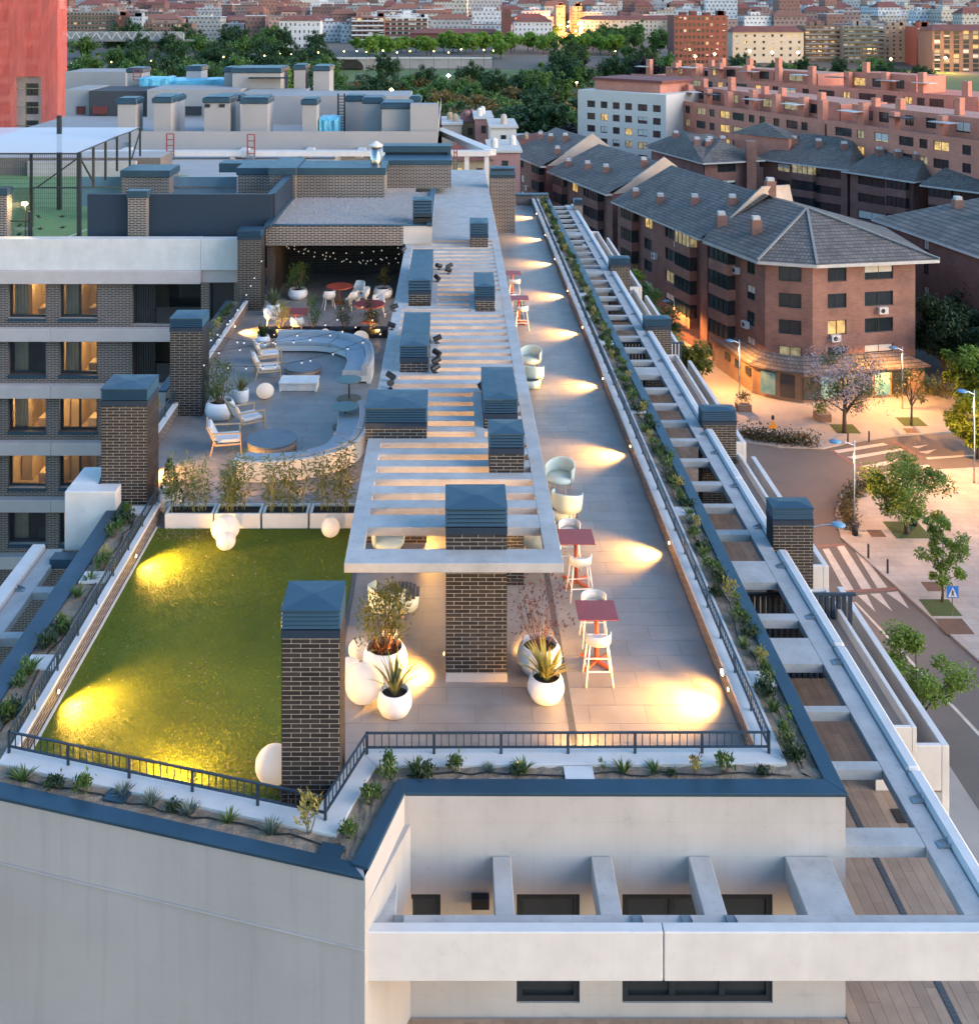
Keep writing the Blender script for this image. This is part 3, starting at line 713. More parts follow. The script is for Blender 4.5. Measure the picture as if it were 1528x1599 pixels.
# ---------------------------------------------------------------- padel court with glass, mesh and posts
court = thing('padel_court', 'rooftop padel court with navy end wall, glass panels, dark posts and green turf', 'court')
TURF = mat('court_turf', (.16,.26,.10), .9, col2=(.12,.22,.08), scale=2, bmp=.4)
MB().box(-30,-17.2,47,72,1.21,1.26).build('court_turf', TURF, court)
MB().beam((-19.6,47.2,1.27),(-17.4,58,1.27),.07,.01).build('court_line', WHITE, court)
zc = fz(303)
MB().box(fx(125),fx(419),46.95,47.1,1.2,PD(0,303,47).z).build('navy_wall', NAVY, court)
MB().box(fx(411),fx(419)+.1,47.11,54,1.2,PD(0,303,47).z).build('navy_wall', NAVY, court)
GG = mat('blue_glass_guard', (.13,.22,.29), .15, 0, spec=.8)
for a_, b_ in ((265,370),(128,190)):
    p, q = PD(a_,276,57), PD(b_,304,57)
    MB().box(p.x,q.x,57,57.05,q.z-.6,p.z).build('glass_guard', GG, court)
    MB().box(p.x,q.x,56.94,56.99,p.z-.55,p.z-.5).build('guard_rail', STEEL, court)
def post(px, pt, pb, Y, w=.1):
    a, b = PD(px,pt,Y), PD(px,pb,Y)
    MB().box(a.x-w/2,a.x+w/2,Y-w/2,Y+w/2,b.z,a.z).build('post', FRAME, court); return a, b
c0 = post(124,238,372,47,.16); post(49,240,372,47.1); post(47,330,372,47.0,.12)
tops = []
for px, pt, pb, Y in ((146,229,292,50.5),(165,221,281,54),(183,213,267,58),(203,206,260,62),(219,199,244,66)): tops.append(post(px,pt,pb,Y))
prev = c0[0]
for a, b in tops:
    MB().beam(prev, a, .05, .05).build('mesh_rail', FRAME, court); prev = a
for z_, x0_, x1_ in ((0,0,124),):
    MB().beam(PD(0,240,47), PD(124,240,47), .05, .05).build('mesh_rail', FRAME, court)
    MB().beam(PD(11,345,47), PD(47,345,47), .06, .06).build('mesh_rail', FRAME, court)
    MB().beam(PD(49,293,47), PD(124,293,47), .06, .06).build('mesh_rail', FRAME, court)
MB().beam(PD(59,292,47), PD(122,247,47), .06, .06).build('brace', FRAME, court)
MB().beam(PD(125,246,47.2), PD(146,284,50.4), .06, .06).build('brace', FRAME, court)
MB().beam(PD(206,248,62), PD(218,208,65.8), .07, .07).build('brace', FRAME, court)
MB().beam(PD(93,332,60), PD(93,180,60), .22, .22).build('post', FRAME, court)
wires = MB()
for k in range(40):
    px = 2+k*3.1; wires.beam(PD(px,240,47.02), PD(px,332,47.02), .008, .008)
for k in range(12): wires.beam(PD(0,241+k*7.6,47.03), PD(124,241+k*7.6,47.03), .008, .008)
wires.build('wire_mesh', FRAME, court, kind='stuff')
m_, t_, b_ = nt('court_net'); NET = m_
b_.inputs['Base Color'].default_value = (.8,.82,.86,1); b_.inputs['Roughness'].default_value = .9
tp = node(t_, 'ShaderNodeBsdfTransparent'); mx = node(t_, 'ShaderNodeMixShader'); mx.inputs[0].default_value = .55
t_.links.new(tp.outputs[0], mx.inputs[1]); t_.links.new(b_.outputs[0], mx.inputs[2]); t_.links.new(mx.outputs[0], t_.nodes['Material Output'].inputs[0])
nb = MB(); A = [PD(-60,238,47), PD(124,238,47)] + [a for a, b in tops] + [PD(-60,199,66)]
nb.add([tuple(p) for p in A] , [tuple(range(len(A)))])
nb.build('overhead_net', NET, court)
MB().box(-26,-17.8,47.02,47.035,1.26,PD(0,293,47).z).build('glass_panel', PANE, court)
bird = [(-.16,.0),(-.03,.03),(.02,.10),(.05,.02),(.17,.06),(.06,-.04),(-.02,-.05)]
for px, py in ((60,338),(97,338),(31,352),(63,357),(98,355),(30,366)):
    p = PD(px,py,46.99); an = (px*7 % 60)/40-.6
    MB().add([(p.x+x*math.cos(an)-z*math.sin(an),46.985,p.z+x*math.sin(an)+z*math.cos(an)) for x, z in bird], [tuple(range(len(bird)))]).build('bird_sticker', BLACK, court)
lp = thing('court_lamp', 'blazing warm floodlight hanging in front of the padel court mesh', 'lamp')
p = PD(39,318,47.6)
MB().lathe([(0,-.09),(.10,-.06),(.13,0),(.10,.06),(0,.09)],14,tuple(p)).build('bulb', emis('court_bulb', (1,.72,.32), 12), lp, smooth=True)
MB().beam((p.x,p.y+.1,1.26),(p.x,p.y+.1,p.z),.06,.06).build('stem', FRAME, lp)
l = bpy.data.lights.new('court_light','POINT'); l.energy = 90*LK; l.color = (1,.62,.25); l.shadow_soft_size = .15
lo = bpy.data.objects.new('court_light', l); COL.objects.link(lo); lo.parent = lp; lo.location = (p.x,p.y-.2,p.z)
# structure seen behind the court
MB().box(-34,-19,72,75,-6,PD(0,246,72).z).build('court_back_wall', BRKW, wing)
MB().box(-27.5,-20.5,71.5,71.9,PD(0,290,71.5).z,PD(0,252,71.5).z).build('court_back_panel', CONC, wing)

# ---------------------------------------------------------------- grey neighbouring block beyond, with plain rendered chimneys
GY = 84.0
nb_ = thing('grey_block', 'pale grey rendered block beyond with white beam and dark windows', 'building')
GREY = mat('pale_grey_render', (.33,.32,.32), .9, col2=(.295,.285,.285), scale=.3, bmp=.08)
GREYD = mat('charcoal_panel', (.045,.048,.055), .7)
def gp(px, py, Y=GY): return PD(px, py, Y)
a, b = gp(205,205), gp(683,300)
def gw(px0, px1, py0, py1): return (gp(px0,0).x-a.x, gp(px1,0).x-a.x, gp(0,py1).z, gp(0,py0).z)
go = [gw(218,249,243,272), gw(280,316,242,266), gw(326,337,242,256), gw(367,386,242,266), gw(405,441,242,266), gw(495,508,242,262), gw(508,590,243,262)]
mb = MB(); wall_open(mb, (a.x,GY), (1,0), b.x-a.x, -14, a.z, go, .4); mb.build('front_wall', GREY, nb_)
for w in go: window(nb_, (a.x,GY), (1,0), w[0], w[1], w[2], w[3], GLASS, 2, 0, .35, .08)
MB().prism([(a.x,GY+.45),(b.x,GY+.45),(b.x,GY+30),(a.x-12,GY+30),(a.x-12,GY+.45)], -26, a.z-.9).prism([(b.x-.02,GY+.01),(b.x,GY+.01),(b.x,GY+30),(b.x-.02,GY+30)], -26, a.z).build('body', GREY, nb_)
MB().box(gp(125,0,80).x,gp(765,0,80).x,79.6,80.4,gp(0,243,80).z,gp(0,235,80).z).build('white_beam', WHITE, nb_)
MB().beam(gp(683,203,100), gp(765,238,80.4), .9, .45).build('white_beam', WHITE, nb_)
for px in (372,476,557,185): MB().box(gp(px,0,82).x,gp(px+12,0,82).x,80.5,83.9,gp(0,242,82).z,gp(0,236,82).z+.05).build('crossbar', WHITE, nb_)
for px in (725,756,360): MB().box(gp(px,0,80).x,gp(px+7,0,80).x,79.8,80.3,-14,gp(0,243,80).z).build('column', WHITE, nb_)
MB().box(gp(183,0,83).x,gp(700,0,83).x,82.0,83.5,-14,gp(0,268,83).z).build('lower_ledge', CONC, nb_)
def rchim(px0, px1, pt, pb, Y, dep, label, hh=.5):
    p, q = PD(px0,pt,Y), PD(px1,pb,Y); o = thing('rendered_chimney', label, 'chimney', group='grey rendered chimneys on the far block')
    MB().box(p.x,q.x,Y,Y+dep,q.z-1,p.z-hh).build('shaft', GREY, o)
    MB().box(p.x-.12,q.x+.12,Y-.12,Y+dep+.12,p.z-hh+.001,p.z-.08).build('cap', BLUEM, o, bev=.05)
    MB().box(p.x+.02,q.x-.02,Y+.02,Y+dep-.02,p.z-.079,p.z).build('lid', BLUEM, o, bev=.02)
RC = [(184,212,153,205,86,2,'rendered chimney next to the charcoal panel wall'),(240,267,151,205,86,2.2,'square rendered chimney, front of an overlapping pair'),(243,277,149,205,89,2.5,'rendered chimney half hidden behind its square neighbour'),
 (319,358,151,205,86,3,'wide rendered chimney with two small dark vents'),(336,375,148,205,91,2,'rendered chimney behind the vented one'),(377,418,152,205,86,2.5,'wide plain rendered chimney, tallest cap of the row'),(472,494,154,205,86,2,'slim rendered chimney left of the blue wrapped crate'),
 (540,568,149,205,92,2,'rendered chimney beside the black ladder'),(567,597,152,205,88,2.5,'rendered chimney with flat lid between ladder and blank wall'),(596,641,160,205,85.5,3,'broad rendered chimney merging with the blank end wall'),(641,656,150,205,90,1.5,'narrow rendered chimney behind the blank end wall'),
 (350,365,105,145,108,3,'far rendered chimney behind the vent cabin'),(291,314,103,135,112,3,'far rendered chimney with aerials between treetops'),(459,476,101,140,108,3,'far slim rendered chimney with one vent'),(489,514,103,142,108,4,'far paired rendered chimney with stepped cap'),(363,438,106,150,106,5,'far wide vent cabin with round opening'),(199,222,106,130,112,3,'far rendered chimney carrying red ladder')]
for r_ in RC: rchim(*r_)
MB().box(gp(640,0).x,gp(684,0).x,84.6,86,a.z-.5,gp(0,163,84.6).z).build('end_wall', GREY, nb_)
for px0, px1, pt, pb, Y, m__, nm in ((102,196,112,150,118,GREY,'plant_room'),(102,140,140,205,105,GREY,'stair_tower'),(139,232,142,192,104,GREYD,'charcoal_panel'),(230,376,140,205,103,GREY,'rear_wall'),(376,470,146,205,100,GREY,'rear_wall'),(418,640,150,205,97,GREY,'rear_wall')):
    p, q = PD(px0,pt,Y), PD(px1,pb,Y); MB().box(p.x,q.x,Y,Y+6,q.z-8,p.z).build(nm, m__, nb_)
for px0, px1, pt, pb, Y in ((290,315,166,180,102.9),(120,133,166,178,104.9),(145,168,166,178,103.9)):
    p, q = PD(px0,pt,Y), PD(px1,pb,Y); MB().box(p.x,q.x,Y-.05,Y+.05,q.z,p.z).build('opening', GLASS if px0 > 200 else mat('red_brown', (.16,.03,.025), .7), nb_)
vent = [(324,165),(347,165)]
for px, py in vent: p = PD(px,py,85.95); MB().box(p.x-.2,p.x+.2,85.9,85.99,p.z-.12,p.z+.12).build('vent', BLACK, nb_)
p = PD(390,121,105.9); MB().lathe([(.0,0),(.7,0)],14,(0,0,0)).build('round_opening', BLACK, nb_); _o = nb_.children[-1]; _o.location = (p.x,105.9,p.z); _o.rotation_euler = (R(90),0,0)
MB().beam(gp(515,146,110), gp(590,176,92), 1.2, .5).build('white_beam', WHITE, nb_)
lad = thing('roof_ladder', 'black caged access ladder against the grey rear wall', 'ladder')
for dx in (528,538): MB().beam(PD(dx,146,90),PD(dx,205,90),.12,.12).build('stile', BLACK, lad)
for k in range(12): MB().beam(PD(528,150+k*4.7,90),PD(538,150+k*4.7,90),.06,.06).build('rung', BLACK, lad)
# red access ladders with cage
REDM = mat('red_paint', (.26,.06,.055), .6)
for px, pt, pm, pb, Y, lb_ in ((266,209,236,262,79.3,'red and steel roof ladder on the grey wall, next to the padel posts'),(392,210,240,258,79.3,'red and steel roof ladder on the grey wall, above the brick pier'),(214,108,125,150,111,'distant red roof ladder on a rendered chimney'),(711,223,246,272,79,'thin red roof ladder at the end of the white beam')):
    o = thing('cage_ladder', lb_, 'ladder'); w = 5.5 if px != 711 else 2
    for s_ in (-w, w):
        MB().beam(PD(px+s_,pt,Y),PD(px+s_,pm,Y),.09,.09).build('cage_rail', REDM, o); MB().beam(PD(px+s_,pm,Y),PD(px+s_,pb,Y),.1,.1).build('stile', STEEL, o)
    for k in range(4): MB().beam(PD(px-w,pt+k*(pm-pt)/3,Y),PD(px+w,pt+k*(pm-pt)/3,Y),.07,.07).build('cage_hoop', REDM, o)
    for k in range(5): MB().beam(PD(px-w,pm+k*(pb-pm)/5,Y),PD(px+w,pm+k*(pb-pm)/5,Y),.06,.06).build('rung', STEEL, o)
# blue wrapped crates
WRAP = mat('blue_plastic_wrap', (.07,.36,.55), .35, col2=(.16,.50,.66), scale=1.2, bmp=.5, bscale=3, dist=.2)
for px0, px1, pt, pb, Y, lb_ in ((218,264,121,142,110,'tall crate wrapped in blue plastic on the far roof'),(263,350,123,141,110,'long load wrapped in blue plastic on the far roof'),(498,528,184,206,87,'small blue wrapped crate at the foot of the ladder')):
    p, q = PD(px0,pt,Y), PD(px1,pb,Y); o = MB()
    n_ = 7; wr = random.Random(px0)
    ys = (Y, Y+3)
    v = []; 
    for k in range(n_+1):
        x = p.x+(q.x-p.x)*k/n_
        v += [(x,Y+wr.uniform(0,.2),q.z-.4),(x+wr.uniform(-.1,.1),Y+wr.uniform(-.15,.25),p.z-wr.uniform(.1,.35)),(x,Y+.5,p.z-wr.uniform(0,.12)),(x,Y+3,p.z-wr.uniform(0,.1)),(x,Y+3.2,q.z-.4)]
    f_ = [(k*5+j,(k+1)*5+j,(k+1)*5+j+1,k*5+j+1) for k in range(n_) for j in range(4)] + [(0,1,2,3,4),tuple(n_*5+j for j in (4,3,2,1,0))]
    tag(o.add(v,f_).build('wrapped_crate', WRAP), lb_, 'crate')
# red netted tower under scaffolding
tw = thing('netted_tower', 'tower block under scaffolding wrapped in red mesh netting', 'tower')
m_, t_, b_ = nt('red_netting'); REDN = m_
_mp = node(t_, 'ShaderNodeMapping'); _mp.inputs['Scale'].default_value = (1.6,1.6,.12); t_.links.new(pos(t_), _mp.inputs[0])
c = mix_rgb(t_, ramp(t_, noise(t_, 1.0, 6, _mp.outputs[0], .7), .3, .7), (.60,.085,.07), (.68,.17,.14)); t_.links.new(c, b_.inputs['Base Color']); b_.inputs['Roughness'].default_value = .85
tp = node(t_, 'ShaderNodeBsdfTransparent'); tp.inputs[0].default_value = (1,.75,.72,1); mx = node(t_, 'ShaderNodeMixShader'); mx.inputs[0].default_value = .62
t_.links.new(tp.outputs[0], mx.inputs[1]); t_.links.new(b_.outputs[0], mx.inputs[2]); t_.links.new(mx.outputs[0], t_.nodes['Material Output'].inputs[0])
TY = 200.0; xr = PD(90,0,TY).x
MB().box(-110,xr-1.2,TY+2,TY+4.5,-24,62).build('tower_body', mat('bare_block', (.42,.36,.34), .9, stain=.3), tw)
nm = MB(); nr = random.Random(2); xs = [-110+(xr+110)*k/26 for k in range(27)]; zs = [-24+86*k/26 for k in range(27)]
vv = [(x,TY+nr.uniform(-.12,.12),z) for z in zs for x in xs]
hole = lambda x, z: PD(29,0,TY).x < x < PD(60,0,TY).x and PD(0,205,TY).z < z < PD(0,118,TY).z
nm.add(vv, [(j*27+i,j*27+i+1,(j+1)*27+i+1,(j+1)*27+i) for j in range(26) for i in range(26) if not hole((xs[i]+xs[i+1])/2,(zs[j]+zs[j+1])/2)])
nm.add([(xr,TY,-24),(xr,TY+5,-24),(xr,TY+5,62),(xr,TY,62)], [(0,1,2,3)])
nm.build('netting', REDN, tw, kind='stuff')
for z in [-20+3.4*k for k in range(24)]: MB().beam((-110,TY+.6,z),(xr,TY+.6,z),.12,.12).build('scaffold_ledger', STEEL, tw)
for k in range(14): x = xr-.1-k*2.9; MB().beam((x,TY+.6,-24),(x,TY+.6,62),.12,.12).build('scaffold_standard', STEEL, tw)
for k in range(5):
    for j in range(20): MB().box(xr-6.5-k*5.2,xr-4.2-k*5.2,TY+1.9,TY+1.99,-18+3.4*j,-15.8+3.4*j).build('window', GLASS, tw)
# ================================================================ furniture
WOOD = mat('pale_teak', (.50,.36,.22), .6, col2=(.42,.29,.17), scale=6)
CUSH = mat('off_white_cushion', (.66,.65,.64), .9, col2=(.60,.59,.585), scale=5, bmp=.3, bscale=200, dist=.003)
GREYC = mat('grey_upholstery', (.36,.40,.44), .9, col2=(.32,.36,.40), scale=4, bmp=.3, bscale=200, dist=.003)
SHELL = mat('sofa_shell', (.60,.60,.60), .6, col2=(.55,.55,.55), scale=2)
WMET = mat('white_powder_coat', (.76,.74,.70), .5, scale=4)
BURG = mat('burgundy_top', (.32,.062,.058), .5, col2=(.28,.055,.052), scale=3)
RUST = mat('rust_stem', (.42,.09,.035), .5, scale=3)
REDT = mat('red_table', (.42,.075,.045), .5, scale=3)
MINT = mat('mint_shell', (.50,.58,.54), .6, col2=(.45,.53,.49), scale=4)
GREENT = mat('green_grey_top', (.13,.22,.21), .5, scale=4)
SLATE = mat('slate_top', (.15,.18,.21), .5, col2=(.12,.145,.17), scale=2)
TAUPE = mat('taupe_drum', (.33,.25,.19), .6, scale=3)
DKBL = mat('dark_slat_top', (.035,.06,.085), .5)

def barstool():
    t = thing('bar_stool', '', 'stool'); h = .74
    s = MB(); n = 10
    s.prism([(.21*math.cos(a)*1.05, .2*math.sin(a)) for a in [2*math.pi*k/n for k in range(n)]], h-.03, h)
    s.build('seat', WMET, t, bev=.008)
    for sx in (-1,1):
        for sy in (-1,1): MB().tube([(sx*.25,sy*.24,0),(sx*.17,sy*.15,h-.02)], .016, 6).build('leg', WMET, t, smooth=True)
    for sy in (-1,1): MB().beam((-.225,sy*.205,.27),(.225,sy*.205,.27),.02,.02).build('footrest', WMET, t)
    for sx in (-1,1): MB().beam((sx*.225,-.205,.33),(sx*.225,.205,.33),.02,.02).build('footrest', WMET, t)
    b = MB(); k = 9; pts = [(.22*math.cos(a), -.20*math.sin(a)) for a in [math.pi*j/(k-1) for j in range(k)]]
    v = [(x,y,h-.02) for x,y in pts] + [(x*1.05,y*1.05-.02,h+.17) for x,y in pts]
    b.add(v, [(j,j+1,k+j+1,k+j) for j in range(k-1)]); bo = b.build('backrest', WMET, t, smooth=True)
    sm = bo.modifiers.new('thick','SOLIDIFY'); sm.thickness = .02
    return t
def bartable():
    t = thing('bar_table', '', 'table')
    MB().box(-.375,.375,-.34,.34,.985,1.005).build('table_top', BURG, t, bev=.004)
    MB().tube([(0,0,.04),(0,0,.984)], .045, 10).build('stem', RUST, t, smooth=True)
    for k in range(4):
        a = math.pi/4+k*math.pi/2; MB().beam((0,0,.05),(.36*math.cos(a),.36*math.sin(a),.02),.06,.04).build('foot', RUST, t)
    return t
def put(proto, used, loc, rz, label, group=None):
    if not used: used.append(1); o = proto; o.location = loc; o.rotation_euler = (0,0,rz)
    else: o = dup(proto, loc, rz)
    o['label'] = label
    if group: o['group'] = group
    return o
st, stu, bt_, btu = barstool(), [], bartable(), []
G1, G2 = 'white bar stools on the walkway', 'burgundy bar tables on the walkway'
tabs = [(2.74,20.87,'square burgundy bar table beside the drain and the yellow-leaved pot'),(2.68,23.75,'square burgundy bar table at the pergola front corner'),(2.62,43.0,'nearer of two small burgundy bar tables far along the walkway'),(2.57,47.0,'farther of two small burgundy bar tables along the walkway')]
for x, y_, l_ in tabs: put(bt_, btu, (x,y_,0), 0, l_, G2)
for x, y_, a, l_ in ((2.70,20.35,0,'white bar stool tucked in front of the bar table by the yellow-leaved pot'),(2.78,21.55,180,'white bar stool behind the bar table by the yellow-leaved pot'),
      (2.70,23.2,5,'white bar stool in front of the bar table at the pergola corner'),(2.62,24.55,175,'white bar stool behind the bar table at the pergola corner'),
      (2.7,42.3,0,'white bar stool in front of the nearer far bar table'),(2.65,46.4,0,'white bar stool in front of the farthest bar table'),(2.6,43.7,180,'white bar stool between the two far bar tables')):
    put(st, stu, (x,y_,0), R(a), l_, G1)
pg = thing('potted_bush', 'tiny dark green potted bush between the two far bar tables', 'plant', (2.78,44.5,0))
MB().lathe([(.12,0),(.16,.28),(.13,.28),(.12,.22),(0,.22)],12).build('pot', BLACK, pg, smooth=True)

def lounge():
    t = thing('lounge_chair', '', 'armchair'); w = .36
    MB().box(-.30,.32,-w+.06,w-.06,.30,.40).build('seat_cushion', CUSH, t, bev=.025)
    MB().add([(-.36,-w+.07,.36),(-.26,-w+.07,.38),(-.46,-w+.07,.80),(-.56,-w+.07,.77),(-.36,w-.07,.36),(-.26,w-.07,.38),(-.46,w-.07,.80),(-.56,w-.07,.77)], [(0,1,2,3),(7,6,5,4),(0,4,5,1),(1,5,6,2),(2,6,7,3),(3,7,4,0)]).build('back_cushion', CUSH, t, bev=.02)
    for s in (-1,1):
        y = s*w
        MB().beam((.36,y,0),(.33,y,.56),.035,.05).build('leg', WOOD, t); MB().beam((-.48,y,0),(-.38,y,.40),.035,.05).build('leg', WOOD, t)
        MB().beam((.36,y,.57),(-.48,y,.60),.05,.03).build('armrest', WOOD, t)
        MB().beam((-.34,y,.30),(-.58,y,.82),.035,.05).build('back_post', WOOD, t); MB().beam((.34,y,.28),(-.36,y,.28),.03,.05).build('side_rail', WOOD, t)
    MB().beam((-.57,-w,.80),(-.57,w,.80),.03,.06).build('top_rail', WOOD, t); MB().beam((.34,-w,.28),(.34,w,.28),.03,.05).build('front_rail', WOOD, t)
    for k in range(4): MB().beam((-.36-.045*k,-w,.38+.1*k),(-.36-.045*k,w,.38+.1*k),.015,.03).build('back_slat', WOOD, t)
    return t
lc, lcu = lounge(), []; G3 = 'teak lounge chairs'
for px, py, a, l_ in ((356,702,12,'teak lounge chair nearest the brick chimney by the large round slate table'),(388,668,35,'teak lounge chair with pale cushion behind the large round slate table'),
      (420,588,14,'teak lounge chair beside the glowing ball lamp and low white bench'),(420,566,24,'teak lounge chair behind another, beside the small slate drum table')):
    p = P(px,py); put(lc, lcu, (p.x,p.y,0), R(a), l_, G3)

def drum(label, px, py, rad, h, top, side, name='drum_table'):
    p = P(px,py,h); t = thing(name, label, 'table', (p.x,p.y,0))
    MB().lathe([(rad*.96,0),(rad*.98,h-.05)],40).build('drum', side, t, smooth=True)
    MB().lathe([(rad,h-.05),(rad,h),(0,h)],40).build('table_top', top, t); return t
drum('large low round table with slate top and tan sides in the lounge', 425,684,.70,.30,SLATE,TAUPE)
drum('smaller low round slate table inside the upper curved sofa', 473,571,.62,.22,SLATE,TAUPE)
p = P(467,607); bn = thing('low_bench', 'low white rectangular bench table in the middle of the lounge', 'bench', (p.x,p.y,0))
MB().box(-.62,.62,-.3,.42,.24,.30).build('top', WMET, bn, bev=.01)
MB().box(-.60,-.54,-.28,.40,0,.239).build('side', WMET, bn); MB().box(.54,.60,-.28,.40,0,.239).build('side', WMET, bn)
MB().box(-.539,.539,-.26,-.23,.02,.239).build('apron', WMET, bn)
for px, py, l_ in ((545,592,'round green pedestal table with a disc base at the end of the upper sofa'),(539,634,'round green pedestal table over the lower sofa seat')):
    p = P(px,py,.62); t = thing('pedestal_table', l_, 'table', (p.x,p.y,0))
    MB().lathe([(.40,.60),(.40,.62),(0,.62)],32).build('table_top', GREENT, t)
    MB().tube([(0,0,.03),(0,0,.6)],.025,8).build('stem', FRAME, t); MB().lathe([(.38,0),(.38,.025),(0,.03)],32).build('base', mat('bronze_base'+str(px),(.10,.09,.045),.5), t)

# curved sofas: a path of the outer shell, seat to its left
def spline(pts, n=9):
    o = []
    for i in range(len(pts)-1):
        p0, p1, p2, p3 = [Vector(pts[max(0,min(len(pts)-1,j))]) for j in (i-1,i,i+1,i+2)]
        for k in range(n):
            t = k/n; o.append(.5*((2*p1)+(p2-p0)*t+(2*p0-5*p1+4*p2-p3)*t*t+(3*p1-p0-3*p2+p3)*t**3))
    o.append(Vector(pts[-1])); return o
def ribbon(path, d0, d1, z0, z1):
    """solid strip following the path between two offsets"""
    mb = MB(); n = len(path); q = []
    for i, p in enumerate(path):
        d = (path[min(i+1,n-1)]-path[max(i-1,0)]).normalized(); w = Vector((-d.y,d.x))
        a, b = p+w*d0, p+w*d1; q += [(a.x,a.y,z0),(b.x,b.y,z0),(b.x,b.y,z1),(a.x,a.y,z1)]
    f = [(i*4+j,(i+1)*4+j,(i+1)*4+(j+1)%4,i*4+(j+1)%4) for i in range(n-1) for j in range(4)]
    f += [(3,2,1,0),tuple((n-1)*4+j for j in range(4))]
    return mb.add(q, [t[::-1] for t in f])
def sofa(label, pts, s, cuts):
    path = spline(pts); t = thing('curved_sofa', label, 'sofa')
    ribbon(path, 0, s*.12, 0, .55).build('back_shell', SHELL, t, smooth=False, bev=.015)
    ribbon(path, s*.121, s*.9, .06, .26).build('seat_base', SHELL, t)
    n = len(path); e = [0]+[int(n*c) for c in cuts]+[n-1]
    for a, b in zip(e[:-1], e[1:]):
        seg = path[a:b+1]
        ribbon(seg, s*.30, s*.92, .261, .40).build('seat_cushion', GREYC, t, bev=.02)
        ribbon(seg, s*.13, s*.29, .262, .60).build('back_cushion', GREYC, t, bev=.02)
sofa('curved pale sofa with grey cushions at the planter side of the lounge', [(-5.7,28.85),(-5.0,28.7),(-3.75,28.95),(-2.8,29.65),(-2.40,30.7),(-2.38,32.0),(-2.5,33.0)], 1, (.35,.68))
sofa('curved pale sofa with grey back cushions below the row of leafy planters', [(-2.66,36.2),(-2.62,37.3),(-2.75,38.5),(-3.0,39.2),(-3.7,39.9),(-4.6,40.25),(-5.5,40.3),(-6.3,40.3)], 1, (.3,.62))

# back corner dining: red tables, white shell chairs
def shellchair():
    t = thing('shell_chair', '', 'chair')
    n = 9; v = []
    for z, r, dy in ((.44,.22,0),(.56,.25,-.03),(.78,.23,-.09)):
        for k in range(n):
            a = math.pi*(k/(n-1)); v.append((r*math.cos(a), -r*math.sin(a)+dy, z - (.14 if (k in (0,n-1) and z > .6) else 0)))
    o = MB().add(v, [(j*n+k,j*n+k+1,(j+1)*n+k+1,(j+1)*n+k) for j in range(2) for k in range(n-1)]).build('backrest', WMET, t, smooth=True)
    o.modifiers.new('thick','SOLIDIFY').thickness = .02
    MB().lathe([(.23,.42),(.24,.44),(0,.445)],14).build('seat', WMET, t)
    for sx in (-1,1):
        for sy in (-1,1): MB().tube([(sx*.23,sy*.22,0),(sx*.16,sy*.15,.42)],.014,6).build('leg', WMET, t)
    return t
sc_, scu = shellchair(), []; G4 = 'white shell chairs at the red tables'
def rtable(label, x, y, rad, m, sq=False):
    t = thing('dining_table', label, 'table', (x,y,0))
    (MB().box(-rad,rad,-rad,rad,.69,.72) if sq else MB().lathe([(rad,.66),(rad,.72),(0,.72)],36)).build('table_top', m, t)
    MB().tube([(0,0,.03),(0,0,.68)],.04,8).build('stem', RUST, t); MB().lathe([(.3,0),(.28,.03),(0,.04)],24).build('base', RUST, t)
p1, p2, p3 = P(530,446,.72), P(577,474,.72), P(463,486,.72)
rtable('red round table among white chairs at the back of the terrace', p1.x,p1.y,.55,REDT); rtable('dull red round table behind the sofa planters', p2.x,p2.y,.60,BURG); rtable('dull red square table half hidden by the bright planter shrub', p3.x,p3.y,.45,BURG,True)
for dx, dy, a, q, l_ in ((-.35,-.85,20,p1,'white shell chair in front of the red round table'),(.75,.35,150,p1,'white shell chair behind the red round table'),(1.0,-.55,100,p1,'white shell chair at the side of the red round table'),(.55,-.95,60,p1,'white shell chair between the two round tables'),
      (.3,.85,190,p2,'white shell chair tucked behind the dull red round table'),(-.95,.1,-80,p3,'white shell chair left of the square table by the spiky pot'),(.15,-.8,0,p3,'white shell chair in front of the square table')):
    put(sc_, scu, (q.x+dx,q.y+dy,0), R(a), l_, G4)

# woven tub chairs with side tables beside the pergola
def tub():
    t = thing('tub_chair', '', 'armchair'); n = 15; v = []
    for z, r in ((.30,.36),(.46,.38),(.62,.39),(.66,.39)):
        for k in range(n):
            a = -.35+(math.pi+.7)*(k/(n-1)); hz = z + (.10*math.sin(max(0,min(math.pi,a))) if z > .55 else 0); v.append((r*math.cos(a)*1.0, r*math.sin(a), hz))
    o = MB().add(v, [(j*n+k,j*n+k+1,(j+1)*n+k+1,(j+1)*n+k) for j in range(3) for k in range(n-1)]).build('shell', MINT, t, smooth=True)
    o.modifiers.new('thick','SOLIDIFY').thickness = .035
    MB().lathe([(.34,.30),(.36,.36),(.34,.42),(0,.44)],24).build('cushion', MINT, t, smooth=True)
    for k in range(4):
        a = math.pi/4+k*math.pi/2; MB().tube([(.33*math.cos(a),.33*math.sin(a),0),(.29*math.cos(a),.29*math.sin(a),.32)],.02,6).build('leg', WOOD, t)
    return t
tc, tcu = tub(), []; G5 = 'woven tub chairs under the pergola'
for px, py, a, l_ in ((874,768,-25,'mint tub chair showing its rounded back, behind the dark slatted side table'),(885,812,160,'pale tub chair facing away, in front of the dark slatted side table'),(828,578,-20,'tub chair far along the pergola edge behind its side table'),(831,603,165,'pale tub chair far along the pergola edge, in front of its side table'),
      (606,870,20,'tub chair glimpsed through the front pergola opening'),(604,968,150,'pale tub chair behind the leafy pot near the ball lamps'),(838,868,200,'tub chair seen through the pergola corner opening')):
    p = P(px,py); put(tc, tcu, (p.x,p.y,0), R(a), l_, G5)
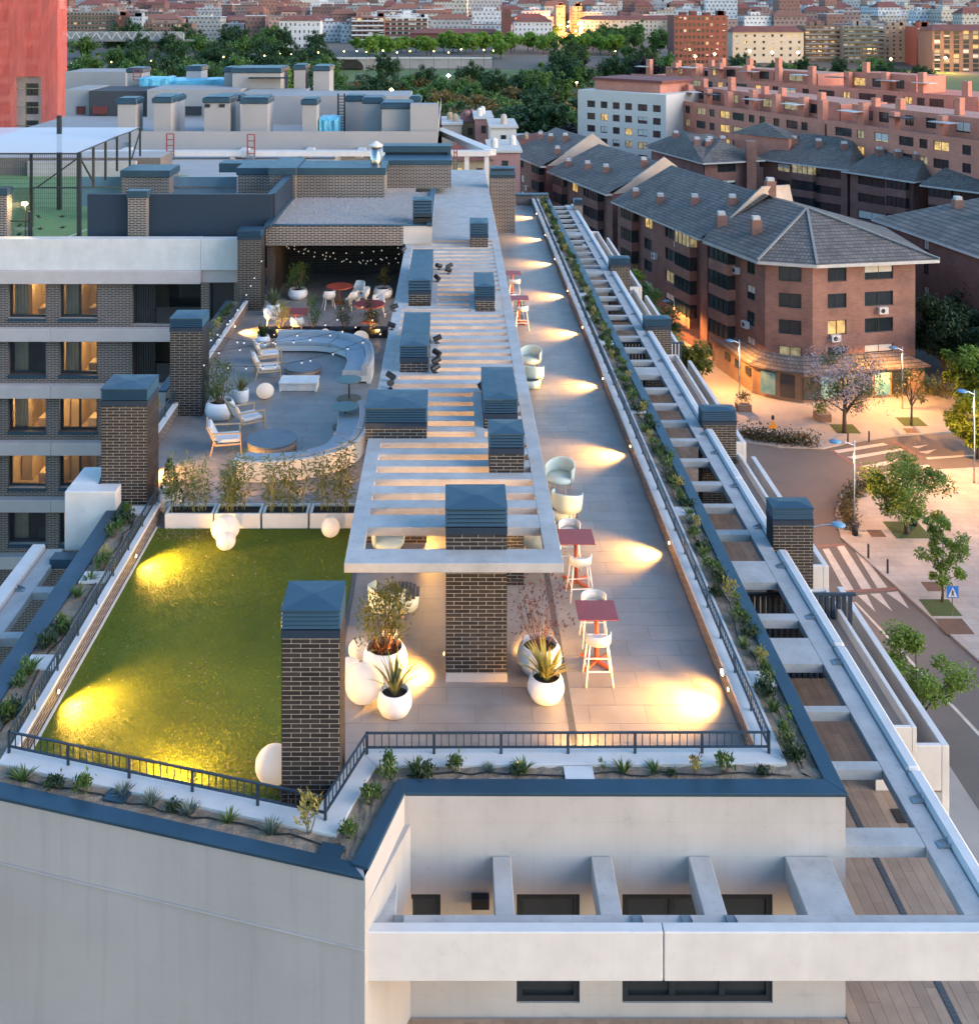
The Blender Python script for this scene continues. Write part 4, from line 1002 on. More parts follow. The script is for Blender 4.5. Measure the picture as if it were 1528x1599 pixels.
for px, py, l_ in ((877,786,'dark slatted side table between the two nearer tub chairs'),(827,588,'dark side table between the two far tub chairs'),(628,922,'dark slatted round side table under the pergola front')):
    p = P(px,py,.36); t = thing('side_table', l_, 'table', (p.x,p.y,0))
    MB().lathe([(.33,.05),(.36,.32)],28).build('drum', MINT, t, smooth=True)
    for k in range(9):
        x = -.32+k*.08; w = math.sqrt(max(.01,.36**2-x*x)); MB().box(x-.034,x+.034,-w,w,.321,.36).build('top_slat', DKBL, t)

# ---------------------------------------------------------------- glowing ball lamps
GLOW = emis('glowing_ball', (1,.74,.52), 1.15, (.45,.42,.39), rough=.6)
bl = [(0,1)]
def ball(px, py, r, label, on=True, sq=.86):
    p = P(px,py); o = MB(); n = 14; prof = [(r*math.sin(math.pi*k/n)+(1e-5 if k in (0,n) else 0), r*sq*(1-math.cos(math.pi*k/n))) for k in range(n+1)]
    prof[0] = (r*.12, .0); prof[-1] = (0, 2*r*sq)
    t = thing('ball_lamp', label, 'lamp', (p.x,p.y,.003), group='glowing ball lamps')
    MB().lathe(prof,28).build('globe', GLOW, t, smooth=True)
    MB().lathe([(r*.3,-.003),(r*.28,.02)],16).build('base', BLACK, t)
ball(352,844,.33,'large glowing ball lamp against the white planter boxes'); ball(353,858,.22,'smaller glowing ball lamp on the lawn, touching a larger one')
ball(516,838,.22,'glowing ball lamp at the lawn corner by the pergola', True, .98); ball(414,622,.28,'glowing ball lamp between lounge chair and low bench',True,.84)
ball(568,1096,.34,'largest glowing ball lamp behind the small spiky pot',True,.98); ball(546,1062,.21,'glowing ball lamp beside the largest one, near the tall chimney',True,.95); ball(560,1030,.20,'glowing ball lamp behind the leafy bowl pot',True,.95)
ball(609,1000,.16,'small glowing ball lamp among the leaves of the bowl pot',True,.95); ball(428,1222,.30,'glowing ball lamp half hidden behind the tall chimney',True,.95); ball(508,528,.2,'glowing ball lamp behind the curved sofa, between planter shrubs')
ball(563,540,.3,'glowing ball lamp in the corner behind the upper sofa',True,.9)
GLOW.node_tree.nodes['Principled BSDF'].inputs['Emission Strength'].default_value = .072
# ================================================================ plants
LG = leafmat('leaf_green', (.05,.11,.022), (.13,.20,.045)); LD = leafmat('leaf_dark', (.018,.045,.014), (.05,.09,.03))
LY = leafmat('leaf_yellow', (.28,.26,.05), (.40,.34,.10)); LSV = leafmat('leaf_silver', (.10,.15,.12), (.20,.25,.21)); LR = leafmat('leaf_rust', (.10,.035,.02), (.20,.06,.03))
LB = leafmat('bamboo_leaf', (.14,.17,.03), (.34,.33,.09)); LO = leafmat('leaf_olive', (.10,.11,.04), (.20,.17,.07))
TWIG = mat('twig_bark', (.12,.08,.05), .9)
def leaf(mb, p, d, L, W, mi=0, fold=.25):
    d = d.normalized(); up = Vector((0,0,1)) if abs(d.z) < .9 else Vector((1,0,0)); s = d.cross(up).normalized()*W/2; n = s.cross(d).normalized()*W*fold
    mb.add([p, p+d*L*.45+s+n, p+d*L, p+d*L*.45-s+n], [(0,1,2),(0,2,3)], mi)
def blades(n, h, spread, w, seed, mi=0, droop=.5):
    r = random.Random(seed); mb = MB()
    for k in range(n):
        a = r.uniform(0,6.283); out = r.uniform(.15,1)*spread; hh = h*r.uniform(.65,1.05)*(1-.35*out/spread); dx, dy = math.cos(a), math.sin(a)
        pts = []; 
        for j in range(5):
            t = j/4; pts.append(Vector((dx*(.03+out*t**1.4), dy*(.03+out*t**1.4), hh*(t - droop*out/spread*.55*t**3))))
        s = Vector((-dy,dx,0))*w/2
        v = []
        for j, p in enumerate(pts):
            f = (1,1.1,.95,.6,.05)[j]; v += [p-s*f, p+s*f]
        mb.add(v, [(2*j,2*j+1,2*j+3,2*j+2) for j in range(4)], mi)
    return mb
def bush(n, rx, rz, z0, leafL, seed, clumps=14, stems=6, mi=0, flat=0.0, up=.3, tw=1.0):
    r = random.Random(seed); mb = MB(); cs = []
    for k in range(clumps):
        a, e, q = r.uniform(0,6.283), r.uniform(-1,1), r.uniform(.35,1)**.6
        cs.append(Vector((rx*.75*q*math.cos(a)*math.sqrt(1-e*e*.8), rx*.75*q*math.sin(a)*math.sqrt(1-e*e*.8), z0+rz+rz*.8*e*q)))
    for k in range(stems):
        c = cs[k % clumps]; mb.tube([Vector((c.x*.16,c.y*.16,0)), Vector((c.x*.62,c.y*.62,c.z*.45)), c], [.012*rx*3*tw,.009*rx*3*tw,.004*rx*2*tw], 4, 1, False)
    for k in range(n):
        c = r.choice(cs); cr = rx*.42
        p = c+Vector((r.gauss(0,.5),r.gauss(0,.5),r.gauss(0,.5)))*cr
        if p.z < .02: p.z = .02+r.random()*.05
        d = Vector((r.uniform(-1,1),r.uniform(-1,1),r.uniform(-.5,1)*(1-flat)+up)); leaf(mb, p, d, leafL*r.uniform(.7,1.3), leafL*r.uniform(.35,.5), mi)
    return mb
# bed plants: a few meshes, each placed as a plant of its own
BED = [('spiky_grass', blades(46,.22,.17,.018,1).mesh('spiky_grass', LG), 'spiky green grass tuft'),
       ('leafy_clump', bush(170,.15,.10,.02,.07,2,8,8,up=.6).mesh('leafy_clump', [LG,TWIG]), 'rounded green leafy clump'),
       ('silver_lavender', blades(80,.18,.15,.013,3,droop=.2).mesh('silver_lavender', LSV), 'silver-grey lavender tuft'),
       ('upright_herb', bush(90,.08,.14,.02,.045,4,8,3,up=.8).mesh('upright_herb', [LG,TWIG]), 'upright green herb'),
       ('yellow_shrub', bush(110,.10,.15,.02,.06,5,9,4,up=.5).mesh('yellow_shrub', [LY,TWIG]), 'small yellow-green shrub'),
       ('dark_spreader', bush(200,.19,.06,.01,.075,6,12,12,up=.5).mesh('dark_spreader', [LD,TWIG]), 'low dark green spreading plant'),
       ('rusty_sprig', bush(60,.07,.13,.02,.045,7,7,4,up=.6).mesh('rusty_sprig', [LR,TWIG]), 'rust-coloured upright sprig')]
def bed(kind, x, y, where, s=1.0, z=.375):
    nm, me, lb = BED[kind]; o = obj(nm, me, loc=(x,y,z), rz=rng.uniform(0,6.28)); o.scale = (s*rng.uniform(.9,1.15),s*rng.uniform(.9,1.15),s*rng.uniform(.85,1.2))
    return tag(o, lb + ' ' + where, 'plant', lb + 's ' + where)
fb = 'in the front bed below the tiled terrace railing'
for px, py, k, s in ((605,1212,1,1.2),(650,1208,0,1.3),(655,1212,5,1.2),(711,1205,1,1.1),(763,1205,2,1.0),(817,1204,0,1.2),(806,1210,5,.7),(940,1205,3,.8),(973,1206,0,1.1),(1021,1205,0,1.05),(1083,1206,6,1.3),(1085,1211,4,.9),(1130,1206,1,1.2),(1192,1206,5,.7),(1050,1212,5,.5)):
    p = P(px,py,.385); bed(k, p.x, p.y, fb, s)
fl2 = 'in the front bed below the lawn railing'
for px, py, k, s in ((36,1218,0,1.4),(20,1212,2,1.1),(88,1230,5,1.0),(130,1240,1,1.3),(192,1242,2,1.2),(235,1258,2,1.3),(270,1262,5,.8),(294,1270,2,1.4),(357,1285,0,1.1),(423,1302,2,1.3),(482,1302,4,1.6),(545,1308,1,1.2),(578,1255,1,1.4),(590,1240,0,1.0)):
    p = P(px,py,.385); bed(k, p.x, p.y, fl2, s)
y = 17.7; ks = [5,1,3,0,5,1,4,2,0,5,1,3,4,5]
i = 0
while y < 67:
    near = y < 45
    w = 'in the long bed beside the white beam frame' if near else 'in the far end of the long bed'
    bed(ks[i % 14], 5.55+rng.uniform(-.12,.13), y, w, rng.uniform(1.0,1.45) if y > 20 else 1.25); i += 1
    y += rng.uniform(.28,.5) if not near else rng.uniform(.26,.46)
ll = 'in the side bed along the lawn parapet'
for px, py, k, s in ((185,815,5,1.5),(198,808,1,1.4),(178,838,1,1.4),(165,880,4,1.3),(160,890,1,1.5),(140,905,0,1.3),(122,930,0,1.6),(98,985,1,1.3),(95,990,5,1.2),(70,1010,2,1.6),(72,1005,5,1.3),(45,1058,3,1.8),(47,1050,0,1.6),(12,1120,5,1.4),(8,1125,1,1.4),(30,1070,1,1.2)):
    p = P(px,py,.4); p.x = max(-7.72, min(-7.26, p.x)); bed(k, p.x, p.y, ll, s)
for y in (28.2,28.7,29.3,30,30.8,31.6,32.3): bed(ks[int(y*3) % 14], -8.66, y, 'in the short bed between two tall chimneys', 1.5)
for y in (34.8,35.5,36.2,37,37.9,38.8,39.6,40.5,41.4,42.2,43): bed(ks[int(y*5) % 14], -8.66, y, 'in the bed below the lit brick facade', 1.7)

# pots
def bowl(r, h, n=28):
    return [(r*.62,0),(r*.80,h*.06),(r*.98,h*.35),(r,h*.5),(r*.93,h*.8),(r*.80,h),(r*.74,h),(r*.80,h*.8),(r*.80,h*.74)]
def pot(label, px, py, r, h, plant, pm, cat='plant', name='potted_plant', sc=1.0, prof=None):
    p = P(px,py); t = thing(name, label, cat, (p.x,p.y+r*.0,0))
    MB().lathe(prof or bowl(r,h),32).build('pot', POTW, t, smooth=True)
    MB().lathe([(r*.81,h*.72),(r*.79,h*.76),(0,h*.80)],24).build('soil', POTSOIL, t)
    o = obj('foliage', plant.mesh('foliage', pm), t, loc=(0,0,h*.76)); o.scale = (sc,)*3
    return t
pot('small white bowl pot with yellow-edged spiky leaves in front of the ball lamps', 616,1112,.31,.40, blades(38,.95,.62,.045,21,droop=.6), leafmat('striped_leaf', (.13,.15,.05), (.42,.38,.16)))
pot('large white bowl pot with a loose leafy shrub and rusty undergrowth by the ball lamps', 601,1052,.42,.52, bush(1100,.50,.60,.1,.095,22,22,12), [leafmat('loquat_leaf', (.06,.10,.02), (.26,.22,.05)),TWIG])
ug = bush(320,.30,.07,.0,.09,29,14,0,up=.7)
o = ug.build('undergrowth', [leafmat('rust_heuchera', (.16,.05,.02), (.34,.14,.04)),TWIG]); o.parent = bpy.data.objects['potted_plant.001']; o.location = (0,0,.40)
pot('white bowl pot with bright yellow spiky leaves beside the floor drain', 852,1090,.33,.42, blades(80,.85,.60,.045,23,droop=.35), leafmat('yellow_flax', (.40,.34,.06), (.55,.48,.16)))
pot('large white bowl pot with a bare reddish twiggy shrub', 842,1045,.42,.50, bush(340,.66,.72,.05,.08,24,40,26,tw=.35), [leafmat('dry_leaf', (.11,.03,.025), (.22,.08,.05)),mat('red_twig', (.20,.09,.06), .8)])
pot('large white bowl pot with an upright leafy shrub against the tall chimney', 344,652,.46,.52, bush(900,.48,.68,.05,.11,25,20,12), [leafmat('laurel_leaf', (.06,.11,.04), (.24,.27,.10)),TWIG])
pot('small white cylinder pot with pale spiky grass next to the big bowl pot', 377,627,.23,.40, blades(50,.8,.6,.035,26,droop=.5), leafmat('dracaena', (.20,.20,.06), (.38,.32,.12)), prof=[(.20,0),(.22,.03),(.23,.38),(.20,.40),(.19,.33)])
pot('white bowl pot with a dense green shrub before the dark recess', 465,466,.42,.42, bush(900,.55,.58,.05,.11,27,20,8), [LG,TWIG])
pot('white bowl pot with a tall golden shrub tucked beside the pergola', 598,464,.42,.42, bush(500,.34,.55,.05,.10,28,16,8), [LO,TWIG])
pot('white box pot with dark spiky yucca in front of the upper sofa', 411,543,.26,.45, blades(46,.75,.45,.06,30,droop=.3), LD)
pot('white pot with tall spiky leaves beside the square red table', 427,492,.30,.45, blades(52,.95,.6,.05,31,droop=.4), leafmat('flax_green', (.06,.10,.05), (.20,.22,.10)))
cone = MB(); cr_ = random.Random(32)
for k in range(700):
    z = cr_.random()**1.3; rr = (1-z)*.26+.02; a = cr_.uniform(0,6.28); leaf(cone, Vector((rr*math.cos(a)*cr_.uniform(.7,1),rr*math.sin(a)*cr_.uniform(.7,1),z*.85)), Vector((math.cos(a),math.sin(a),.9)), .08, .035)
pot('white pot with a small conical conifer beside the bamboo boxes', 265,797,.30,.50, cone, LD)
o = obj('foliage', bush(160,.13,.16,.02,.05,33,8,3).mesh('foliage',[LD,TWIG]), pg, loc=(0,0,.2)); o.scale = (1.4,1.4,1.7)
# bamboo in white boxes
def bamboo(seed, w=.5, n=520, h=1.25, kind=0):
    r = random.Random(seed); mb = MB()
    for k in range(12):
        x, y = r.uniform(-w,w), r.uniform(-.08,.08); hh = h*r.uniform(.7,1.1); lx, ly = r.uniform(-.12,.12), r.uniform(-.12,.12)
        mb.tube([(x,y,0),(x+lx*.5,y+ly*.5,hh*.5),(x+lx,y+ly,hh)], [.009,.007,.003], 4, 1, False)
        for q in range(n//8):
            t = r.uniform(.18,1.0); a = r.uniform(0,6.28); o_ = r.uniform(.02,.20)*(1.1-abs(t-.55))
            p = Vector((x+lx*t+o_*math.cos(a), y+ly*t+o_*math.sin(a), hh*t+r.uniform(-.04,.04))); leaf(mb, p, Vector((math.cos(a),math.sin(a),r.uniform(-.7,.5))), r.uniform(.09,.17), r.uniform(.026,.042))
    return mb
BCAN = mat('bamboo_cane', (.30,.27,.10), .6)
Y0 = P(400,826).y; xs = [(257,333),(334,407),(409,481),(483,556)]
labs = ['beside the conical conifer', 'behind the large ball lamp', 'centred behind the curved sofa back', 'next to the pergola']
for k, (a, b) in enumerate(xs):
    x0, x1 = P(a,826).x+.01, P(b,826).x-.01; cx = (x0+x1)/2
    t = thing('bamboo_box', 'white box of feathery bamboo ' + labs[k], 'planter', (cx,Y0,0), group='bamboo planter boxes along the lawn'); w = (x1-x0)/2
    MB().box(-w,w,0,.05,0,.36).box(-w,w,.50,.55,0,.36).box(-w,-w+.05,.051,.499,0,.36).box(w-.05,w,.051,.499,0,.36).build('box', POTW, t)
    MB().box(-w+.051,w-.051,.051,.499,.01,.31).build('soil', POTSOIL, t)
    o = obj('bamboo', bamboo(40+k,.42,560,(1.35,1.4,1.45,1.6)[k]).mesh('bamboo',[LB,BCAN]), t, loc=((-.05,-.05,0,.1)[k],.27,.3)); o.scale = (1,1.6,1)
# leafy planters behind the upper sofa
for k, (px, l_, n_) in enumerate(((437,'lit bright yellow by a ground light',LB),(488,'between two white chairs',LG),(536,'in front of the dull red round table',LD),(579,'next to the pergola side',LD))):
    p = P(px,528); t = thing('trough_shrub', 'black trough with a dense upright leafy shrub ' + l_, 'planter', (p.x,41.3,0), group='leafy troughs behind the upper sofa')
    MB().box(-.62,.62,-.2,.2,0,.33).build('trough', BLACK, t)
    o = obj('shrub', bush(620,.36,.5,.0,.08,50+k,18,8).mesh('shrub',[n_,TWIG]), t, loc=(0,0,.3)); o.scale = (1,.8,1.25)

# ---------------------------------------------------------------- lawn
m_, t_, b_ = nt('artificial_turf'); TURFM = m_
c = mix_rgb(t_, ramp(t_, noise(t_, 1.2, 4, pos(t_)), .3, .7), (.13,.18,.006), (.17,.21,.010)); c = mix_rgb(t_, ramp(t_, noise(t_, 90, 3, pos(t_)), .35, .7), c, (.06,.10,.006)); t_.links.new(c, b_.inputs['Base Color']); b_.inputs['Roughness'].default_value = .8
bump(t_, b_, noise(t_, 130, 4, pos(t_)), .8, .02)
BLD = leafmat('turf_blade', (.14,.19,.006), (.21,.24,.012), rough=.95, trans=.3)
lawn_poly = [(-7.0,17.88),(-2.05,16.5),(-2.17,16.62),(-2.17,26.2),(-7.0,26.2)]
lawn = MB().prism(lawn_poly, -.02, .012).build('lawn', TURFM, kind='structure')
gb = MB(); gr = random.Random(9)
for k in range(70000):
    x, y = gr.uniform(-6.98,-2.2), gr.uniform(16.6,26.15)
    if y < 17.88-(x+7.0)*.279+.03: continue
    a = gr.uniform(0,6.28); w, h = .006, gr.uniform(.02,.034); lx, ly = gr.gauss(0,.012), gr.gauss(0,.012)
    gb.v += [(x-w*math.cos(a),y-w*math.sin(a),.01),(x+w*math.cos(a),y+w*math.sin(a),.01),(x+lx,y+ly,.012+h)]; n = len(gb.v); gb.f.append((n-3,n-2,n-1)); gb.m.append(0)
tag(gb.build('turf_blades', BLD, kind='stuff'), 'short green artificial turf blades covering the lawn', 'grass')
MB().box(-7.03,-6.99,17.9,26.2,-.02,.05).build('lawn_edge', WHITE, house)
dl = MB()
for k in range(420):
    e = gr.random(); 
    if e < .35: x, y = gr.uniform(-6.9,-5.6), gr.uniform(25.5,26.1)
    elif e < .5: x, y = gr.uniform(-3.6,-2.3), gr.uniform(17.2,18.2)
    else: x, y = gr.uniform(-6.8,-2.3), gr.uniform(17.8,26)
    if y < 17.98-(x+7.0)*.279: continue
    a = gr.uniform(0,6.28); leaf(dl, Vector((x,y,.04+gr.random()*.015)), Vector((math.cos(a),math.sin(a),gr.uniform(0,.3))), gr.uniform(.04,.10), gr.uniform(.012,.04))
tag(dl.build('fallen_leaves', leafmat('dry_fallen_leaf', (.20,.12,.05), (.42,.34,.18), trans=.1), kind='stuff'), 'dry fallen leaves scattered over the lawn', 'leaves')
# ---------------------------------------------------------------- fairy lights
WIRE = mat('cable_black', (.01,.01,.012), .6); BULB = emis('string_bulb', (1,.9,.75), .06, (.7,.7,.7))
def string(label, a, b, sag, n, r=.028):
    a, b = Vector(a), Vector(b); t = thing('string_lights', label, 'string lights'); pts = []
    for k in range(17):
        u = k/16; p = a.lerp(b,u); p.z -= sag*4*u*(1-u); pts.append(p)
    MB().tube(pts,.006,4).build('cable', WIRE, t); bb = MB()
    jr = random.Random(label)
    for k in range(n):
        u = (k+.5+jr.uniform(-.38,.38))/n; p = a.lerp(b,u); p.z -= sag*4*u*(1-u)
        bb.lathe([(0,-.10),(r,-.08),(r*.9,-.04),(.012,-.03)],6,tuple(p)); 
        MB().lathe([(.02,-.04),(.02,.01)],6,tuple(p)).build('socket', WIRE, t)
    bb.build('bulb', BULB, t, kind='stuff')
string('string of bulbs from the chimney by the bowl pot over the round slate table', (-7.6,33.4,1.6), (-1.9,35.2,2.2), .55, 11)
string('string of bulbs sagging over the upper curved sofa', (-7.6,33.4,1.9), (-1.9,40.2,2.3), .5, 10)
string('string of bulbs from the middle chimney towards the far corner chimney', (-7.6,34.2,2.0), (-7.7,45.0,2.2), .5, 9)
string('string of bulbs from the middle chimney across to the pergola beam', (-7.6,34.2,2.2), (-1.9,37.0,2.3), .6, 12)
for k in range(4): string('string of bulbs across the dark brick recess, ' + ('topmost row','second row','third row','lowest row')[k], (-7.5,47.9+k*.7,2.0-.05*k), (-2.0,47.4+k*.8,2.1-.4*k), (.30,.62,.45,.5)[k], (10,12,9,11)[k], .026)
# ================================================================ wall lights that throw the warm pools
LENS = emis('wall_light_lens', (1,.72,.36), 4)
LENSM = MB().lathe([(.03,0),(.03,.02),(0,.024)],12).mesh('lens', LENS); HOUS = MB().lathe([(.042,-.01),(.042,.012)],12).mesh('housing', FRAME)
def wall_light(x, y, z, aim, energy, label, size=75, lensr=1.0):
    a = Vector(aim).normalized(); t = thing('wall_light', label, 'light', (x,y,z), group='small recessed wall lights')
    q = Vector((a.x,a.y,0)).normalized().to_track_quat('Z','Y').to_euler()
    for nm, me in (('lens',LENSM),('housing',HOUS)):
        o = obj(nm, me, t); o.rotation_euler = q; o.scale = (lensr,lensr,1)
    l = bpy.data.lights.new('wall_lamp','SPOT'); l.energy = energy*LK; l.color = (1,.48,.10); l.spot_size = R(size); l.spot_blend = 1.0; l.shadow_soft_size = .09
    lo = bpy.data.objects.new('wall_lamp', l); COL.objects.link(lo); lo.parent = t; h = Vector((a.x,a.y,0)).normalized(); lo.location = h*.10+Vector((0,0,.03)); lo.rotation_euler = (-a).to_track_quat('Z','Y').to_euler()
names = ['beside the front corner of the tiled terrace','beside the bar table at the pergola corner','beside the mint tub chairs','beside the two far tub chairs','opposite the long-capped chimney, far walkway','by the nearer far bar table','by the farthest bar table','well beyond the bar tables','at the far end of the walkway']
for k, y in enumerate((19.7,25.05,30.5,36.0,41.7,47.0,52.8,58.3,64.2)):
    wall_light(4.955, y, .23, (-1,-.10,-.16), (640,600,720,580,680,620,700,560,620)[k] if k else 860, 'small warm wall light in the walkway parapet ' + names[k], 105, 1.0)
wall_light(4.955, 20.15, .26, (-1,-.15,-.55), 60, 'large bright oval wall light at the front corner of the tiled terrace', 140, 1.9)
wall_light(2.2, 17.93, .2, (0,1,-.5), 160, 'hidden wall light below the front railing by the drain', 110)
wall_light(-7.02, P(213,868,.22).y, .22, (1,-.16,-.16), 620, 'warm wall light over the lawn near the bamboo boxes', 150)
wall_light(-7.02, P(95,1080,.22).y, .22, (1,-.16,-.16), 620, 'warm wall light over the lawn near its front railing', 150)
wall_light(-4.6, 17.2, .22, (.25,.95,-.24), 420, 'wall light under the lawn front railing shining on the turf', 150)
wall_light(-8.24, P(275,735,.22).y+.2, .22, (1,0,-.22), 480, 'warm wall light below the railing by the massive chimney', 110)
wall_light(-8.24, P(361,510,.22).y, .22, (1,0,-.22), 480, 'warm wall light by the far lounge planters', 110)
wall_light(-.125, 20.45, .42, (-1,.02,-.42), 420, 'warm light on the side of the brick pier by the ball lamps', 110)
wall_light(1.03, 21.1, .42, (1,.3,-.5), 120, 'warm light on the brick pier facing the reddish twiggy pot', 110)
wall_light(-.6, 26.08, .5, (.1,-1,-.5), 120, 'warm light on the broad chimney under the pergola', 120)
wall_light(-2.66, 41.0, .25, (-.6,.7,.2), 90, 'ground light behind the upper sofa among the shrubs', 120)
wall_light(-6.6, 40.85, .2, (.6,.35,.35), 90, 'ground light that brightens the yellow shrub by the sofa', 120)
UPG = ('beside the front brick pier','behind the close pair of chimneys','beside the long-capped chimney','beside the deep plain-capped chimney','between the narrow chimney and the far bar tables','under the far slats')
for k, (x, y, e) in enumerate(((.3,22.2,190),(.2,25.2,190),(.0,28.9,170),(.1,33.0,160),(.1,37.5,150),(.1,42.5,150))):  # added lamps on the floor that warm the slat faces, in place of bounced light
    wall_light(x, y, .12, (-.05,.35,1), e, 'floor uplight under the pergola ' + UPG[k], 150)
for k, (x, y, e) in enumerate(((-5.2,27.75,9),(-3.9,27.85,10),(-2.7,28.5,9))):
    wall_light(x, y, .12, (.05,1,.1), e, 'low garden light between bamboo and curved sofa, ' + ('by the lounge chairs','in the middle','by the pergola')[k], 140)
# ================================================================ ground, streets
GZ = -23.5
def terr(y):
    if y < 600: return GZ
    if y < 640: return GZ+5*(y-600)/40
    return GZ+5+ (y-640)*.0255
ASPH = mat('asphalt', (.155,.132,.117), .9, col2=(.12,.103,.093), scale=.25, bmp=.4, bscale=30, stain=.25)
PAVE = brickmat('paving_slabs', (.40,.365,.335), (.35,.315,.29), (.28,.25,.23), bw=1.2, bh=.6, ms=.012, bmp=.2)
mp = PAVE.node_tree; _k = [n for n in mp.nodes if n.type == 'TEX_BRICK'][0]
for l_ in list(_k.inputs['Vector'].links): mp.links.remove(l_)
mp.links.new(pos(mp), _k.inputs['Vector'])
PAVE2 = mat('pale_paving', (.37,.335,.305), .9, col2=(.29,.26,.235), scale=.35, bmp=.2, bscale=6, stain=.4)
PAINT = mat('road_paint', (.55,.50,.44), .8, col2=(.42,.38,.33), scale=2, stain=.3)
REDP = mat('red_road_border', (.24,.13,.105), .85, stain=.2)
EARTH = mat('city_ground', (.16,.135,.115), .95, col2=(.10,.09,.075), scale=.02, stain=.2)
PARKG = mat('park_grass', (.10,.15,.04), .95, col2=(.07,.105,.03), scale=.03, stain=.3)
g = MB(); ys = [-60,14,60,120,200,400,600,640,900,1300,1900,2600,3400]; xs_ = [-2600,-900,-300,-60,60,300,900,2600]
g.add([(x,y,terr(y) if y < 2700 else terr(2600)) for y in ys for x in xs_], [(j*8+i,j*8+i+1,(j+1)*8+i+1,(j+1)*8+i) for j in range(len(ys)-1) for i in range(7)])
g.build('ground', EARTH, kind='structure')
def gp_(px, py, z=GZ): q = P(px, py, z); return (q.x, q.y)
MB().prism([(9.8,14),(75,14),(75,100),(9.8,150)], GZ+.002, GZ+.02).build('road', ASPH, kind='structure')
up = [gp_(*p) for p in ((1060,560),(1150,690),(1215,700),(1285,702),(1330,692),(1400,682),(1600,668))] + [(70,112),(60,125),(20,140),(10,150)]
MB().prism(up, GZ+.021, GZ+.13).build('pavement', PAVE2, kind='structure')
isl = [gp_(*p) for p in ((1312,842),(1303,805),(1312,775),(1340,752),(1380,740),(1600,728))] + [(62,45),(40,40)] + [gp_(*p) for p in ((1640,1130),(1528,1035),(1400,920),(1350,875))]
MB().prism(isl, GZ+.021, GZ+.13).build('pavement', PAVE, kind='structure')
MB().prism([(9.8,14),(23.4,14),(23.4,58),(21,66),(9.8,66)], GZ+.021, GZ+.12).build('pavement', PAVE2, kind='structure')
def mark(pts, m=PAINT, name='road_marking', z=.024):
    return MB().prism([gp_(*p, GZ+z) for p in pts], GZ+z, GZ+z+.004).build(name, m, kind='structure')
zz = lambda *a: [(1100+x/3.57, 560+y/3.57) for x, y in a]
for a in ([(655,1062),(690,1058),(830,1290),(780,1295)],[(735,1048),(775,1042),(930,1285),(875,1290)],[(815,1040),(855,1060),(1020,1280),(965,1285)]): mark(zz(*a))
for a in ([(850,1320),(900,1315),(950,1412)],[(920,1312),(975,1308),(1045,1410)],[(1010,1305),(1075,1297),(1137,1395)]): mark(zz(*a))
mark(zz((750,1310),(755,1295),(1085,1270),(1085,1290)), REDP, z=.030); mark(zz((610,1055),(610,1040),(790,1030),(790,1042)), REDP, z=.030)
mark([(1332,940),(1336,940),(1640,1262),(1632,1262)])
for a in ([(700,515),(990,470),(1020,480),(740,527)],[(790,548),(1090,500),(1110,510),(830,560)],[(870,600),(1150,545),(1180,556),(910,614)],[(960,640),(1240,590),(1260,602),(1000,652)]): mark(zz(*a))
for a in ([(1150,490),(1240,480),(1190,500)],[(1190,520),(1290,505),(1240,530)],[(1230,550),(1495,535),(1495,543),(1240,562)]): mark(zz(*a))
mark(zz((690,505),(705,503),(870,610),(850,612)), REDP, z=.030); mark(zz((1040,462),(1060,460),(1220,552),(1200,556)), REDP, z=.030)
for x, y, w in ((955,985,.5),(1270,1282,.55),(1390,1505,.8),(540,440,.6),(1145,410,.5)):
    q = gp_(1100+x/3.57,560+y/3.57); mh = MB().box(q[0]-w,q[0]+w,q[1]-w,q[1]+w,GZ+.131,GZ+.135).build('manhole_cover', mat('rusty_iron%d'%x,(.14,.08,.055),.8), kind='structure')
for x, y, w in ((1125,965,1.2),(780,400,1.0),(1150,360,1.0),(1310,1400,.9)):
    q = gp_(1100+x/3.57,560+y/3.57); MB().box(q[0]-w,q[0]+w,q[1]-w,q[1]+w,GZ+.131,GZ+.137).build('tree_pit', mat('pit_grass%d'%x,(.06,.09,.025),.95,bmp=.6), kind='structure')

# ---------------------------------------------------------------- street furniture
def street_lamp(base, head, label, e):
    b = Vector(base); h = Vector(head); t = thing('street_lamp', label, 'street lamp', b, group='street lamps round the crossing')
    hh = h-b
    MB().tube([(0,0,0),(0,0,1.0),(0,0,hh.z+.1)],[.09,.07,.045],8).build('pole', STEEL, t, smooth=True)
    MB().tube([(0,0,hh.z-.25),(hh.x*.5,hh.y*.5,hh.z-.02),(hh.x,hh.y,hh.z)],.03,6).build('arm', STEEL, t)
    MB().lathe([(0,.12),(.25,.09),(.42,0),(.36,-.05)],16,tuple(hh)).build('lamp_head', mat('lamp_blue'+label[:14],(.16,.32,.48),.4), t, smooth=True)
    MB().lathe([(.34,-.045),(.0,-.06)],14,tuple(hh)).build('lens', emis('sodium_lens'+label[:14],(1,.6,.2),2), t)
    l = bpy.data.lights.new('sodium_lamp','SPOT'); l.energy = e*LK*1.15; l.color = (1,.43,.10); l.spot_size = R(165); l.spot_blend = .6; l.shadow_soft_size = .2
    lo = bpy.data.objects.new('sodium_lamp', l); COL.objects.link(lo); lo.parent = t; lo.location = hh-Vector((0,0,.2))
q = P(1333,832,GZ); street_lamp((q.x,q.y,GZ), (q.x-1.3,q.y,-17.3), 'tall street lamp with disc head in the curved hedge', 650)
q = P(1308,819,-17.3); street_lamp((q.x-1.8,q.y,GZ), tuple(q), 'street lamp whose blue disc head shows beside the first street-side chimney', 350)
